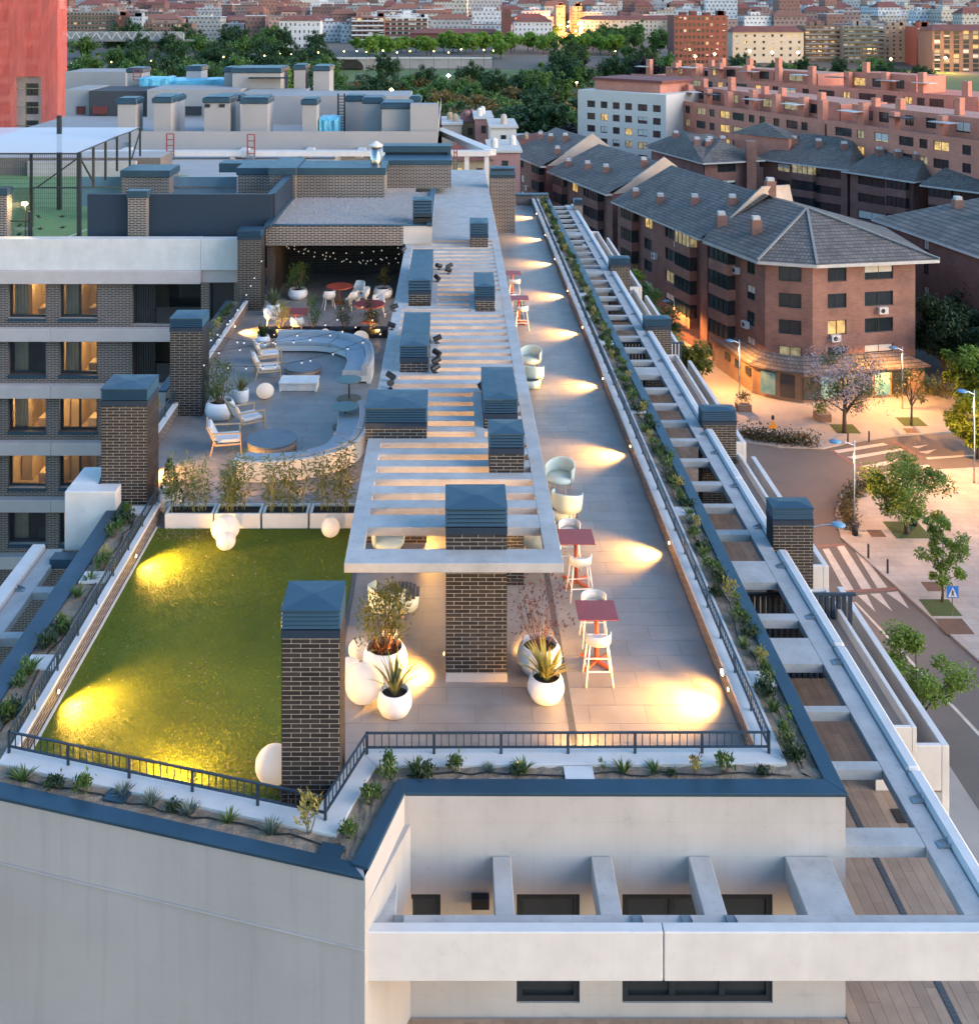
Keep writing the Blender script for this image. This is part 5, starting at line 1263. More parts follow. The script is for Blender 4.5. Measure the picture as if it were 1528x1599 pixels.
q = P(1520,757,GZ); street_lamp((q.x,q.y,GZ), (q.x-.9,q.y,-16.5), 'street lamp with litter bin on its pole by the far crossing', 2600)
q = P(1408,640,GZ); street_lamp((q.x,q.y,GZ), (q.x-.8,q.y,-18.0), 'street lamp among the yellow-lit shrubs by the brick corner block', 1900)
q = P(1195,605,GZ); street_lamp((q.x-3,q.y-2,GZ), (q.x-3.9,q.y-2,-18.5), 'street lamp on the pavement beside the brick corner block', 1400)
q = P(1090,545,GZ); street_lamp((q.x-2.5,q.y,GZ), (q.x-3.3,q.y,-18.5), 'street lamp hidden among the trees of the brick row', 1800)
BOLL = MB().lathe([(.07,0),(.065,.85),(.03,.9)],10).mesh('bollard', FRAME)
for px, py, l_ in ((1323,694,'behind the lamp post by the far crossing, first of two'),(1356,690,'behind the lamp post by the far crossing, second of two'),(1464,753,'right of the leafy street tree by the far crossing'),(1355,871,'at the near zebra crossing, beside the curved kerb'),(1385,895,'at the near zebra crossing, closer to the blue sign')):
    q = P(px,py,GZ+.13); tag(obj('bollard', BOLL, loc=q), 'slim dark bollard ' + l_, 'bollard', 'slim dark bollards')
def bin_(px, py, z, l_):
    q = P(px,py,z); t = thing('litter_bin', l_, 'bin', q); MB().lathe([(.2,0),(.24,.7)],12).build('body', BLACK, t, smooth=True); MB().lathe([(.25,.7),(.25,.75),(.15,.8),(0,.8)],12).build('lid', BLACK, t)
bin_(1334,835,GZ+.13,'dark litter bin at the foot of the lamp in the hedge'); bin_(1426,820,GZ+.13,'dark upright bin behind the trunk of the leafy street tree')
t = thing('crossing_sign', 'blue square pedestrian crossing sign on a grey pole', 'sign', P(1486,962,GZ+.13)); k = t.location; sc_ = F/k.y
MB().tube([(0,0,0),(0,0,1.9)],.03,6).build('pole', STEEL, t)
sb_ = mat('sign_blue', (.02,.14,.48), .5); z0 = (962-930)/sc_-.1; w = 9/sc_
MB().box(-w,w,-.05,-.03,z0,z0+2*w).build('plate', sb_, t)
MB().add([(-w*.8,-.055,z0+.15*w),(w*.8,-.055,z0+.15*w),(0,-.055,z0+1.85*w)],[(0,1,2)]).build('white_triangle', WHITE, t)
mbp = MB(); zt = z0+.3*w
for a, b in (((-.22,.0),(0,.55)),((.22,.0),(0,.55)),((0,.5),(0,.95)),((-.2,.6),(0,.85)),((.22,.62),(0,.85))): mbp.beam((a[0]*w,-.058,zt+a[1]*w),(b[0]*w,-.058,zt+b[1]*w),.01,.1*w*1.4)
mbp.lathe([(0,-.09*w),(.09*w,0),(0,.09*w)],8,(0,-.058,zt+1.06*w)); mbp.build('walking_figure', BLACK, t)
t = thing('works_sign', 'orange triangular warning sign on a thin pole in the pavement', 'sign', P(1206,690,GZ+.13))
MB().tube([(0,0,0),(0,0,2.2)],.03,6).build('pole', STEEL, t); MB().add([(-.42,-.04,1.1),(.42,-.04,1.1),(0,-.04,1.8)],[(0,1,2)]).build('plate', mat('orange_sign',(.65,.24,.02),.5), t); MB().lathe([(.12,0),(.12,.3)],8,(0,0,1.85)).build('beacon', BLACK, t)
LEAFB = leafmat('hedge_leaf', (.05,.06,.02), (.14,.10,.04)); LEAFG = leafmat('street_leaf', (.13,.22,.02), (.27,.36,.05))
def hedge(pts, w, h, label, m, n):
    r = random.Random(len(label)); mb = MB(); pts = [Vector((*gp_(*p),GZ+.12)) for p in pts]
    for k in range(n):
        i = r.randrange(len(pts)-1); p = pts[i].lerp(pts[i+1], r.random())+Vector((r.gauss(0,w*.4),r.gauss(0,w*.4),abs(r.gauss(0,.5))*h)); leaf(mb, p, Vector((r.uniform(-1,1),r.uniform(-1,1),r.uniform(-.2,1))), r.uniform(.16,.34), r.uniform(.1,.18))
    o = mb.build('hedge', m); o['kind'] = 'stuff'; tag(o, label, 'hedge')
hedge([(1155,682),(1190,690),(1230,694),(1272,698)], .9, .9, 'low brownish hedge along the kerb behind a street-side chimney', LEAFB, 1500)
hedge([(1328,832),(1318,805),(1325,785),(1345,768),(1372,756)], .7, .9, 'curved rusty hedge round the lamp post', LEAFB, 1500)
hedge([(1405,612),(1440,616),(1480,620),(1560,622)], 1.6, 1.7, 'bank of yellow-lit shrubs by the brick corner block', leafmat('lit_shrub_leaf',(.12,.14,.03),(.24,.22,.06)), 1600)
for px, py, l_ in ((1160,640,'square brick tub with dark bush by the orange-lit wall'),(1283,655,'square brick tub with green bush near the flowering tree')):
    q = P(px,py,GZ+.13); t = thing('brick_tub', l_, 'planter', q); MB().box(-.6,.6,-.6,.6,0,.6).build('tub', brickmat('tub_brick%d'%px,(.22,.09,.05),(.28,.12,.07),(.3,.25,.2)), t); obj('bush', bush(260,.7,.5,.0,.22,px,12,0).mesh('bush',[LEAFB if px < 1200 else LEAFG,TWIG]), t, loc=(0,0,.55))

# ---------------------------------------------------------------- trees
BARK = mat('bark', (.10,.075,.055), .95, col2=(.07,.05,.04), scale=3, bmp=.6, bscale=8)
def tree_mesh(seed, R_, h0, h1, nleaf, L, clumps, tall=1.0):
    r = random.Random(seed); tr = MB(); cr = MB(); cs = []
    tr.tube([(0,0,-.1),(r.uniform(-.1,.1),r.uniform(-.1,.1),h0*.6),(r.uniform(-.2,.2),r.uniform(-.2,.2),h0+(h1-h0)*.35)],[R_*.075,R_*.055,R_*.03],7)
    zc = (h0+h1)/2; rz = (h1-h0)/2
    for k in range(clumps):
        a, e = r.uniform(0,6.283), r.uniform(-1,1); q = r.uniform(.4,1.0) if r.random() < .75 else r.uniform(1.0,1.15)
        c = Vector((R_*q*math.cos(a)*math.sqrt(max(.05,1-e*e)), R_*q*math.sin(a)*math.sqrt(max(.05,1-e*e)), zc+rz*.9*e*q)); cs.append((c, r.uniform(.16,.36)*R_))
        if k < 9: tr.tube([(0,0,h0*.75+.05*k),(c.x*.5,c.y*.5,(h0+c.z)/2+.1),c],[R_*.03,R_*.018,R_*.008],5,0,False)
    for k in range(nleaf):
        c, s = r.choice(cs); d = Vector((r.gauss(0,1),r.gauss(0,1),r.gauss(0,.75))).normalized()*s*r.random()**.35
        leaf(cr, c+d, Vector((r.uniform(-1,1),r.uniform(-1,1),r.uniform(-.8,.6))), L*r.uniform(.9,1.6), L*r.uniform(.6,.95))
    return tr, cr
def tree(name, label, loc, seed, R_, h0, h1, n, L, cl, m, group=None):
    t = thing(name, label, 'tree', loc, 0, group); tr, cr = tree_mesh(seed,R_,h0,h1,n,L,cl); tr.build('trunk', BARK, t, smooth=True); cr.build('crown', m, t); return t
q = P(1416,833,GZ+.13); tree('street_tree','broad bright green street tree on the paved island',q,1,2.6,1.2,4.9,7500,.17,34,LEAFG)
q = P(1470,940,GZ+.13); tree('street_tree','slender young street tree behind the blue crossing sign',q,2,1.25,1.1,5.0,3600,.15,26,LEAFG)
q = P(1432,1160,GZ); tree('street_tree','bright green tree rising beside the white balcony wall',(q.x,q.y,GZ),3,1.9,1.2,5.2,5000,.16,30,LEAFG)
q = P(1318,675,GZ+.13); ft = tree('flowering_tree','pink and white flowering tree in front of the corner shop',q,4,2.9,1.9,6.6,3200,.17,32,leafmat('blossom_leaf',(.06,.11,.03),(.18,.20,.08)))
_, bl_ = tree_mesh(5,3.1,1.7,6.9,2200,.17,34); bl_.build('blossom', leafmat('pale_blossom',(.50,.36,.40),(.62,.55,.58)), ft)
q = P(1422,664,GZ+.13); tree('street_tree','sparse street tree on a square grass pit by the far crossing',q,6,1.6,2.0,5.0,500,.24,16,leafmat('sparse_leaf',(.12,.13,.03),(.22,.20,.06)))
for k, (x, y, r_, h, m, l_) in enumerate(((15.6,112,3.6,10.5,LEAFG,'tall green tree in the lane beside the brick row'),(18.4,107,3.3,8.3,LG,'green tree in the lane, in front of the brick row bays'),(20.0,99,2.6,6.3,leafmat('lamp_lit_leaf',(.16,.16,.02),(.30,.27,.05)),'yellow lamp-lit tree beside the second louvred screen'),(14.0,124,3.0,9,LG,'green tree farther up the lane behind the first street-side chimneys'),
      (46.5,104,3.2,8.0,LD,'dark green tree beside the end wall of the corner block'),(50.5,101,3.6,8.5,LD,'dark green tree in front of the tall brick wall'),(54,108,4,9.5,LD,'big dark tree behind others near the brick wall'),(45.8,97,2.4,5.5,LEAFG,'lighter tree over the yellow-lit shrubs'),(49,95,2.4,5.0,LEAFG,'low lighter tree over the shrubs, by the lamp with bin'),(41.5,87,1.8,4.6,LEAFG,'green tree cut by the picture edge near the lamp with bin'))):
    tree('lane_tree', l_, (x,y,GZ), 20+k, r_, h*.28, h, 7000, .30, 40, m)

# ---------------------------------------------------------------- brick houses
RBRK = brickmat('red_brickwork', (.30,.135,.10), (.24,.108,.083), (.28,.18,.15), bw=.5, bh=.13, ms=.012, bmp=.2, big=.35)
RBRD = brickmat('dark_red_brickwork', (.25,.105,.082), (.19,.08,.065), (.22,.14,.12), bw=.5, bh=.13, ms=.012, bmp=.2, big=.3)
PINK = brickmat('salmon_brickwork', (.62,.225,.15), (.54,.195,.13), (.50,.25,.18), bw=.5, bh=.13, ms=.01, bmp=.1, big=.2)
RTILE = brickmat('grey_roof_tile', (.205,.175,.155), (.135,.115,.102), (.065,.056,.05), bw=.34, bh=.20, ms=.03, bmp=1.0, zk=1.0, big=.4, smooth=.4)
CREAM = mat('cream_render', (.52,.42,.35), .9, scale=.6, stain=.15)
RIDG = mat('ridge_mortar', (.27,.26,.25), .9, stain=.4)
FASC = mat('pale_fascia', (.55,.52,.49), .8)
ACM = MB().box(-.5,.5,-.35,0,0,.7).lathe([(0,0),(.26,0)],14,(0,0,0)).mesh('tmp', WHITE)
def ac_unit(parent, o, u, x, z):
    n = (u[1],-u[0]); t = obj('ac_unit', AC_ME, parent, loc=(o[0]+u[0]*x+n[0]*.02,o[1]+u[1]*x+n[1]*.02,z), rz=math.atan2(u[1],u[0])); return t
_a = MB().box(-.45,.45,-.36,0,0,.62); 
_a.add([(-.1+.22*math.cos(6.283*k/12),-.364,.31+.22*math.sin(6.283*k/12)) for k in range(12)], [tuple(range(12))], 1); AC_ME = _a.mesh('ac_unit',[WHITE,BLACK])
PN = [GLASS,GLASS,GLASS,GLASS,LIT2,LIT]
def facade(parent, a, b, z0, z1, mat_, cols_, rows_, seed, shut=.45, lit=.12, name='wall', nm=2):
    """cols_: (x centre, width); rows_: (z bottom, height)"""
    r = random.Random(seed); a, b = Vector(a), Vector(b); L = (b-a).length; u = (b-a)/L; ops = []
    for x, w in cols_:
        for z, h in rows_: ops.append((x-w/2,x+w/2,z,z+h))
    mb = MB(); wall_open(mb, a, u, L, z0, z1, ops, .2); mb.build(name, mat_, parent)
    for o in ops:
        e = r.random(); pane = (LIT if r.random() < .45 else LIT2) if e < lit else GLASS
        window(parent, a, u, *o, pane, nm, r.choice((0,0,.3,.5,.9)) if r.random() < shut else 0, .18, .07)
    return a, u, L
def bay(parent, a, u, x, w, zs, mat_, d=.9, h=1.35, seed=0):
    n = Vector((u[1],-u[0])); r = random.Random(seed); ang = math.atan2(u[1],u[0])
    for z in zs:
        c = Vector(a)+Vector(u)*x+n*d/2
        MB().obox((c.x,c.y), tuple(u), w, d, z-.1, z+.95).build('bay_parapet', mat_, parent)
        MB().obox((c.x,c.y), tuple(u), w-.1, d-.1, z+.951, z+h+.95).build('bay_glazing', LIT2 if r.random() < .10 else GLASS, parent)
        for k in range(5): 
            p = Vector(a)+Vector(u)*(x-w/2+.04+k*(w-.08)/4)+n*(d-.02); MB().obox((p.x,p.y), tuple(u), .07, .06, z+.951, z+h+.95).build('bay_mullion', FRAME, parent)
def roof_chim(parent, p, h=1.5, s=.55):
    o = MB().box(p[0]-s,p[0]+s,p[1]-s,p[1]+s,p[2]-1.5,p[2]+h).build('roof_chimney', RBRK, parent); MB().box(p[0]-s*.7,p[0]+s*.7,p[1]-s*.7,p[1]+s*.7,p[2]+h,p[2]+h+.35).build('chimney_pot', FASC, o)
EZ = -11.4; FLR = 2.45
rows4 = [(EZ-1.75-FLR*k, 1.35) for k in range(4)]
# corner block
cb = thing('corner_block', 'red brick corner apartment block with hipped grey tile roof above a curved shop', 'building')
A_, B_, C_, D_, E_, G_ = (26.15,110.6),(29.06,102.2),(33.06,101),(43.3,103),(45,116),(31,121)
a, u, L = facade(cb, A_, B_, GZ, EZ, RBRK, [(6.6,1.3)], rows4, 1)
bay(cb, a, u, 2.4, 3.4, [EZ-2.35-FLR*k for k in range(4)], RBRK, seed=3)
for x, z in ((4.4,EZ-2.2),(6.0,EZ-7.0),(7.6,EZ-9.6)): ac_unit(cb, a, u, x, z)
facade(cb, B_, C_, GZ, EZ, RBRK, [(2.2,2.0)], rows4, 5, shut=.5); a, u, L = facade(cb, C_, D_, GZ, EZ, RBRK, [(2.45,1.9),(6.7,2.9)], rows4, 8, shut=.6)
ac_unit(cb, a, u, 2.2, EZ-7.2); ac_unit(cb, a, u, 7.0, EZ-4.9)
MB().prism([(A_[0]+.3,A_[1]),(B_[0]+.3,B_[1]+.3),(C_[0],C_[1]+.35),(D_[0]-.01,D_[1]+.3),E_,G_], GZ, EZ-.05).build('core', RBRD, cb)
ov = lambda p, d: (p[0]+d[0], p[1]+d[1])
A2,B2,C2,D2,E2,G2_ = ov(A_,(-1,0)),ov(B_,(-.9,-.6)),ov(C_,(.1,-1)),ov(D_,(1.9,-.9)),ov(E_,(1,1)),ov(G_,(-1.2,0))
R1, R2 = (35.3,109.5,-7.9), (31.5,119,-7.4)
rf = MB(); V = lambda p: (p[0],p[1],EZ+.12)
rf.add([V(A2),V(B2),R1,R2],[(0,1,2,3)]); rf.add([V(B2),V(C2),R1],[(0,1,2)]); rf.add([V(C2),V(D2),R1],[(0,1,2)]); rf.add([V(D2),V(E2),R1],[(0,1,2)]); rf.add([V(E2),V(G2_),R2,R1],[(0,1,2,3)])
ro = rf.build('roof', RTILE, cb)
for p, q in (((*B2,EZ+.2),R1),((*C2,EZ+.2),R1),((*D2,EZ+.2),R1)): MB().beam(Vector(p)+Vector((0,0,.03)),Vector(q)+Vector((0,0,.08)),.22,.14).build('ridge_tile', RIDG, ro)
MB().prism([A2,B2,C2,D2,E2,G2_], EZ-.18, EZ+.119).build('eaves', FASC, cb)
for p in ((33.5,116,-7.3),(27.5,112.5,-10.2),(29.8,108,-9.8)): roof_chim(cb, p, 1.1, .5)
# curved shop below
pts = []; cen = Vector((33.5,106))
for k in range(13):
    t = k/12; p = Vector((26.0,109)).lerp(Vector((27.8,100.8)),min(1,t*2.2)) if t < .45 else Vector((27.8,100.8)).lerp(Vector((31.0,98.8)),(t-.45)/.2) if t < .65 else Vector((31.0,98.8)).lerp(Vector((43.3,101.0)),(t-.65)/.35)
    pts.append((p.x,p.y))
MB().prism(pts+[(43.3,104),(30,108)], GZ, GZ+2.9).build('shop_wall', brickmat('tan_shop_brick',(.40,.24,.14),(.34,.20,.12),(.35,.24,.16),bw=.5,bh=.13), cb)
po = [(p[0]+(p[0]-cen.x)*.05, p[1]+(p[1]-cen.y)*.06) for p in pts]; mb = MB(); n = len(pts)
inn = [(p[0]+(cen.x-p[0])*.18, p[1]+(cen.y-p[1])*.22) for p in pts]
mb.add([(*p,GZ+2.9) for p in po]+[(*p,GZ+3.8) for p in inn]+[(*p,GZ+2.75) for p in po], [(i,i+1,n+i+1,n+i) for i in range(n-1)]+[(2*n+i,2*n+i+1,i+1,i) for i in range(n-1)]); mb.build('shop_roof', RTILE, cb)
TEAL = mat('teal_poster', (.06,.30,.36), .5, col2=(.3,.45,.42), scale=1.5)
s0, s1 = Vector((28.3,100.45)), Vector((31.0,98.75)); u_ = (s1-s0).normalized(); nn = Vector((u_.y,-u_.x))
for x, w, m__ in ((.55,1.3,TEAL),(2.3,1.3,GLASS)): p = s0+u_*x+nn*.05; MB().obox((p.x,p.y),tuple(u_),w,.1,GZ+.5,GZ+2.5).build('shop_window', m__, cb)
s0 = Vector((31.3,98.8)); u_ = Vector((12,2.15)).normalized(); nn = Vector((u_.y,-u_.x))
for k in range(6): p = s0+u_*(.9+k*1.75)+nn*.06; MB().obox((p.x,p.y),tuple(u_),1.5,.1,GZ+.4,GZ+2.4).build('shop_window', (GLASS,TEAL,LIT2,GLASS,TEAL,GLASS)[k], cb)
for x in (1,3,5): p = Vector((26.4,107.2)).lerp(Vector((27.75,101)),x/6); MB().obox((p.x-.08,p.y),(.21,-.978),1.0,.12,GZ+1.6,GZ+2.3).build('high_window', GLASS, cb)
# gabled row along the lane
def row_unit(label, p0, p1, dep, ez, rz_, seed, bays, cols_, gable=True):
    """p0 far end, p1 near end of the lane front; body goes to the right"""
    t = thing('row_house', label, 'building', group='brick row houses along the lane'); a, b = Vector(p0), Vector(p1); u = (b-a).normalized(); n = Vector((u.y,-u.x)); L = (b-a).length
    back = -n*dep
    rows_ = [(ez-1.75-FLR*k, 1.3) for k in range(4)]
    facade(t, a, b, GZ, ez, RBRD, cols_(L), rows_, seed, shut=.4, lit=.12)
    for x, w in bays(L): bay(t, a, u, x, w, [ez-2.35-FLR*k for k in range(4)], RBRD, seed=seed+int(x))
    for k in range(3): ac_unit(t, a, u, L*(.22+.25*k), ez-2.3-FLR*(k % 2))
    a3, b3 = a-n*.05, b-n*.05
    MB().prism([tuple(a-n*.25),tuple(b-n*.25),tuple(b+back),tuple(a+back)], GZ, ez-.02).build('core', RBRD, t)
    MB().prism([tuple(b-n*.0+u*.0),tuple(b+u*.02),tuple(b+back+u*.02),tuple(b+back)], GZ, ez-.02).build('end_wall', RBRD, t)
    fe, be = n*.9, back-n*.6; mid = back*.55
    q = lambda p, z: (p.x,p.y,z)
    m = MB(); m.add([q(a+fe,ez-.05),q(b+fe,ez-.05),q(b+mid,rz_),q(a+mid,rz_)],[(0,1,2,3)]); m.add([q(b+be,ez-.05),q(a+be,ez-.05),q(a+mid,rz_),q(b+mid,rz_)],[(0,1,2,3)])
    r_ = m.build('roof', RTILE, t)
    MB().prism([tuple(a+fe),tuple(b+fe),tuple(b),tuple(a)], ez-.25, ez-.051).build('eaves', FASC, t)
    if gable:
        g_ = MB()
        for w in (0,.3):
            o = u*(w-.3); g_.add([q(b+o+fe*.3,ez-.3),q(b+o+mid,rz_+.75),q(b+o+be,ez-.3)],[(0,1,2) if w else (2,1,0)])
        v = g_.v; g_.add([v[0],v[1],v[4],v[3]],[(0,1,2,3)]); g_.add([v[1],v[2],v[5],v[4]],[(0,1,2,3)]); g_.build('gable_parapet', CREAM, t)
    rr = random.Random(seed)
    for k in range(4):
        p = a.lerp(b,.12+.25*k)+mid*rr.uniform(.15,.85); f = (p-(a.lerp(b,.12+.25*k))).length/mid.length; roof_chim(t, (p.x,p.y,ez+(rz_-ez)*f), .9, .45)
    return t
row_unit('brick row house with grey roof and glazed bays next to the corner block', (20.1,133.5), (26.0,112.2), 13, EZ, -7.4, 31, lambda L: [(L*.2,3),(L*.83,3.4)], lambda L: [(L*.38,2),(L*.62,2)], False)
row_unit('brick row house in the middle of the lane with cream gable', (14.2,155.4), (19.9,136.5), 13, EZ+.3, -7.6, 32, lambda L: [(L*.2,3),(L*.8,3)], lambda L: [(L*.4,2),(L*.6,2)])
row_unit('brick row house farthest up the lane with long grey roof', (9.6,173), (13.6,158.5), 13, EZ+.5, -7.2, 33, lambda L: [(L*.85,3)], lambda L: [(L*.3,1.4)])
mb = MB(); pA, pB = Vector((26.0,112.0)), Vector((37,117.5))
for w in (0,.35): mb.add([(pA.x,pA.y+w,EZ-.2),(pA.x+6.3,pA.y+2.6+w,-6.6),(pB.x-1,pB.y+w,-6.9),(pB.x,pB.y+w,EZ)],[(0,1,2,3) if w == 0 else (3,2,1,0)])
mb.add([mb.v[0],mb.v[4],mb.v[5],mb.v[1]],[(0,1,2,3)]); mb.add([mb.v[1],mb.v[5],mb.v[6],mb.v[2]],[(0,1,2,3)]); mb.build('gable_parapet', CREAM, cb)
# courtyard block behind
def wing2(label, a, b, dep, ez, rz_, seed, cols_, bays=(), rows=5):
    t = thing('court_block', label, 'building', group='brick courtyard blocks behind'); a, b = Vector(a), Vector(b); u = (b-a).normalized(); n = Vector((u.y,-u.x)); L = (b-a).length; back = -n*dep
    facade(t, a, b, GZ, ez, RBRD, [(x*L,w) for x, w in cols_], [(ez-1.7-FLR*k,1.25) for k in range(4)], seed, shut=.5, lit=.12)
    for x, w in bays: bay(t, a, u, x*L, w, [ez-2.35-FLR*k for k in range(4)], RBRD, seed=seed)
    MB().prism([tuple(a-n*.25),tuple(b-n*.25),tuple(b+back),tuple(a+back)], GZ, ez-.02).build('core', RBRD, t)
    q = lambda p, z: (p.x,p.y,z); fe = n*1.0; s = u*.8
    m = MB(); A4,B4,C4,D4 = a+fe-s,b+fe+s,b+back-n*1+s,a+back-n*1-s; M0, M1 = a+back*.5+u*min(3,L*.2), b+back*.5-u*min(3,L*.2)
    m.add([q(A4,ez),q(B4,ez),q(M1,rz_),q(M0,rz_)],[(0,1,2,3)]); m.add([q(C4,ez),q(D4,ez),q(M0,rz_),q(M1,rz_)],[(0,1,2,3)]); m.add([q(D4,ez),q(A4,ez),q(M0,rz_)],[(0,1,2)]); m.add([q(B4,ez),q(C4,ez),q(M1,rz_)],[(0,1,2)]); m.build('roof', RTILE, t)
    MB().prism([tuple(A4),tuple(B4),tuple(C4),tuple(D4)], ez-.22, ez-.004).build('eaves', FASC, t)
    for k in range(3): p = a.lerp(b,.2+.3*k)+back*.3; roof_chim(t, (p.x,p.y,ez+(rz_-ez)*.6), .9, .5)
wing2('brick courtyard block with the hipped end roof and air units', (38.0,165.7),(45.2,168.0),16,EZ,-8.2,41,[(.5,3.2)])
wing2('brick courtyard block side wing facing the lane', (33.3,184),(37.9,166.2),9,EZ,-8.6,42,[(.3,2),(.7,2)])
wing2('long brick courtyard block with white roller shutters and glazed bay', (48.0,169.8),(57.0,158.9),13,EZ,-7.8,43,[(.25,2.2),(.78,4.2)],[(.52,3.6)])
wing2('brick courtyard block with stepped eaves right of the shuttered one', (57.2,158.3),(62.7,149.8),13,EZ-.2,-8.0,44,[(.35,4.4)],[(.8,3)])
wing2('brick courtyard block at the picture edge behind the side roof', (63.8,147.5),(70,140.5),13,EZ-.4,-8.2,45,[(.6,3)],[(.2,3)])
wing2('big plain brick block with few windows and wide grey roof at the picture edge', (47.4,121),(50.4,104),22,EZ+.1,-8.4,46,[(.45,.9)])
tw2 = MB().box(44.6,46.0,166.5,168,GZ,-8.4).build('brick_stack', RBRK); tag(tw2,'tall square brick stack rising between the courtyard roofs','chimney')
cr2 = thing('roof_lantern','raised tiled roof lantern with salmon parapet on the courtyard block','roof'); MB().prism([(44.8,175),(51.5,168.5),(54,172),(47,179)],-12,-8.2).build('parapet', PINK, cr2)
MB().add([(44.3,175.5,-8.2),(51.3,167.9,-8.2),(54.6,172,-8.2),(47,180,-8.2),(49.3,173.5,-6.2)],[(0,1,4),(1,2,4),(2,3,4),(3,0,4)]).build('roof', RTILE, cr2)

# white block and salmon terraces
wbk = thing('white_block', 'white apartment block with a grid of dark square windows', 'building'); WR = mat('white_render', (.68,.61,.54), .9, col2=(.60,.545,.50), scale=.15, stain=.12)
a, b = Vector((24.1,210.8)), Vector((38.5,198)); L = (b-a).length
facade(wbk, a, b, GZ, -4, WR, [(L*x,w) for x, w in ((.16,1.8),(.31,1.5),(.45,1.5),(.59,1.5),(.745,2.0),(.90,1.6))], [(-7.2-2.32*k,1.25) for k in range(8)], 51, shut=.3, lit=.06, nm=2)
MB().prism([(24.3,211.1),(38.5,198.3),(48,209),(34,222)], GZ, -4.02).build('core', WR, wbk)
MB().prism([(27.5,211.5),(38.2,202),(45,208.5),(34,218)], -4.02, -2.2).build('penthouse', PINK, wbk); MB().prism([(27,211.4),(38.4,201.2),(46,208.5),(34,219)], -2.19, -1.7).build('penthouse_roof', mat('maroon_roof',(.20,.06,.055),.7), wbk)
def salmon(label, a, b, dep, ztop, seed, nrow, tiers, chim, rows_from=0, pal=PINK):
    t = thing('salmon_block', label, 'building', group='salmon brick terraced blocks'); a, b = Vector(a), Vector(b); u = (b-a).normalized(); n = Vector((u.y,-u.x)); L = (b-a).length; r = random.Random(seed)
    cs, x = [], 1.8
    while x < L-1.5:
        w = r.choice((1.4,1.4,2.6,3.0,3.4)); cs.append((x+w/2,w)); x += w+r.uniform(.8,2.2)
        if x+3.6 > L: break
    facade(t, a, b, GZ, ztop, pal, cs, [(ztop-2.1-2.4*k,1.3) for k in range(nrow)], seed, shut=.12, lit=.22)
    back = -n*dep
    MB().prism([tuple(a-n*.25),tuple(b-n*.25),tuple(b+back),tuple(a+back)], GZ, ztop-.6).build('core', pal, t)
    o = 0; z = ztop-.6
    for d, h, f0, f1 in tiers:
        p, q = a+u*L*f0-n*d, a+u*L*f1-n*d; L2 = (q-p).length; c2, x = [], 1.2
        while x < L2-3.4:
            w = r.choice((1.6,2.4,3.2)); c2.append((x+w/2,w)); x += w+r.uniform(1,3)
        facade(t, p, q, z, z+h, pal, c2, [(z+.7,1.5)], seed+3, shut=.15, lit=.25, name='tier_wall')
        MB().prism([tuple(p-n*.25),tuple(q-n*.25),tuple(q+back*.5),tuple(p+back*.5)], z, z+h-.3).build('tier_core', pal, t); z += h*0
        for k in range(int(L2/7)):
            c = p+u*(2+k*7+r.uniform(-1,1))-n*r.uniform(1,4); hh = r.uniform(1.0,2.4); MB().obox((c.x,c.y),tuple(u),1.0,1.0,z+h-.4,z+h+hh).build('roof_chimney', pal, t)
    for k in range(chim):
        c = a+u*L*((k+.5)/chim)-n*r.uniform(2,4); MB().obox((c.x,c.y),tuple(u),1.1,1.1,ztop-.7,ztop+r.uniform(2.2,3.6)).build('roof_chimney', pal, t)
    for k in range(int(L/9)):
        c = a+u*(3+k*9+r.uniform(-2,2))-n*2.2; m = MB().obox((c.x,c.y),tuple(u),3.4,2.2,ztop+1.5,ztop+1.6); m.build('awning', (SHUT,FRAME,CONC)[k % 3], t)
    return t
salmon('long salmon brick block stepping towards the street with lit glazed balconies', (40.5,207.8),(57.5,170),20,-5.5,61,4,[(5,2.9,.05,.95)],7)
salmon('salmon brick block continuing the terrace row at the picture edge', (57.7,169.6),(76,128),20,-5.5,62,4,[(5,2.9,.0,1)],6)
salmon('salmon brick rear terrace with big stair heads behind the long block', (46,232),(84,176),18,-2.5,63,2,[(4,2.6,.1,.5),(4,3.2,.6,.8)],9)
salmon('salmon brick rear terrace farther back with slim roof stacks', (40,246),(62,222),16,-3.2,64,2,[(4,2.4,.2,.7)],5)
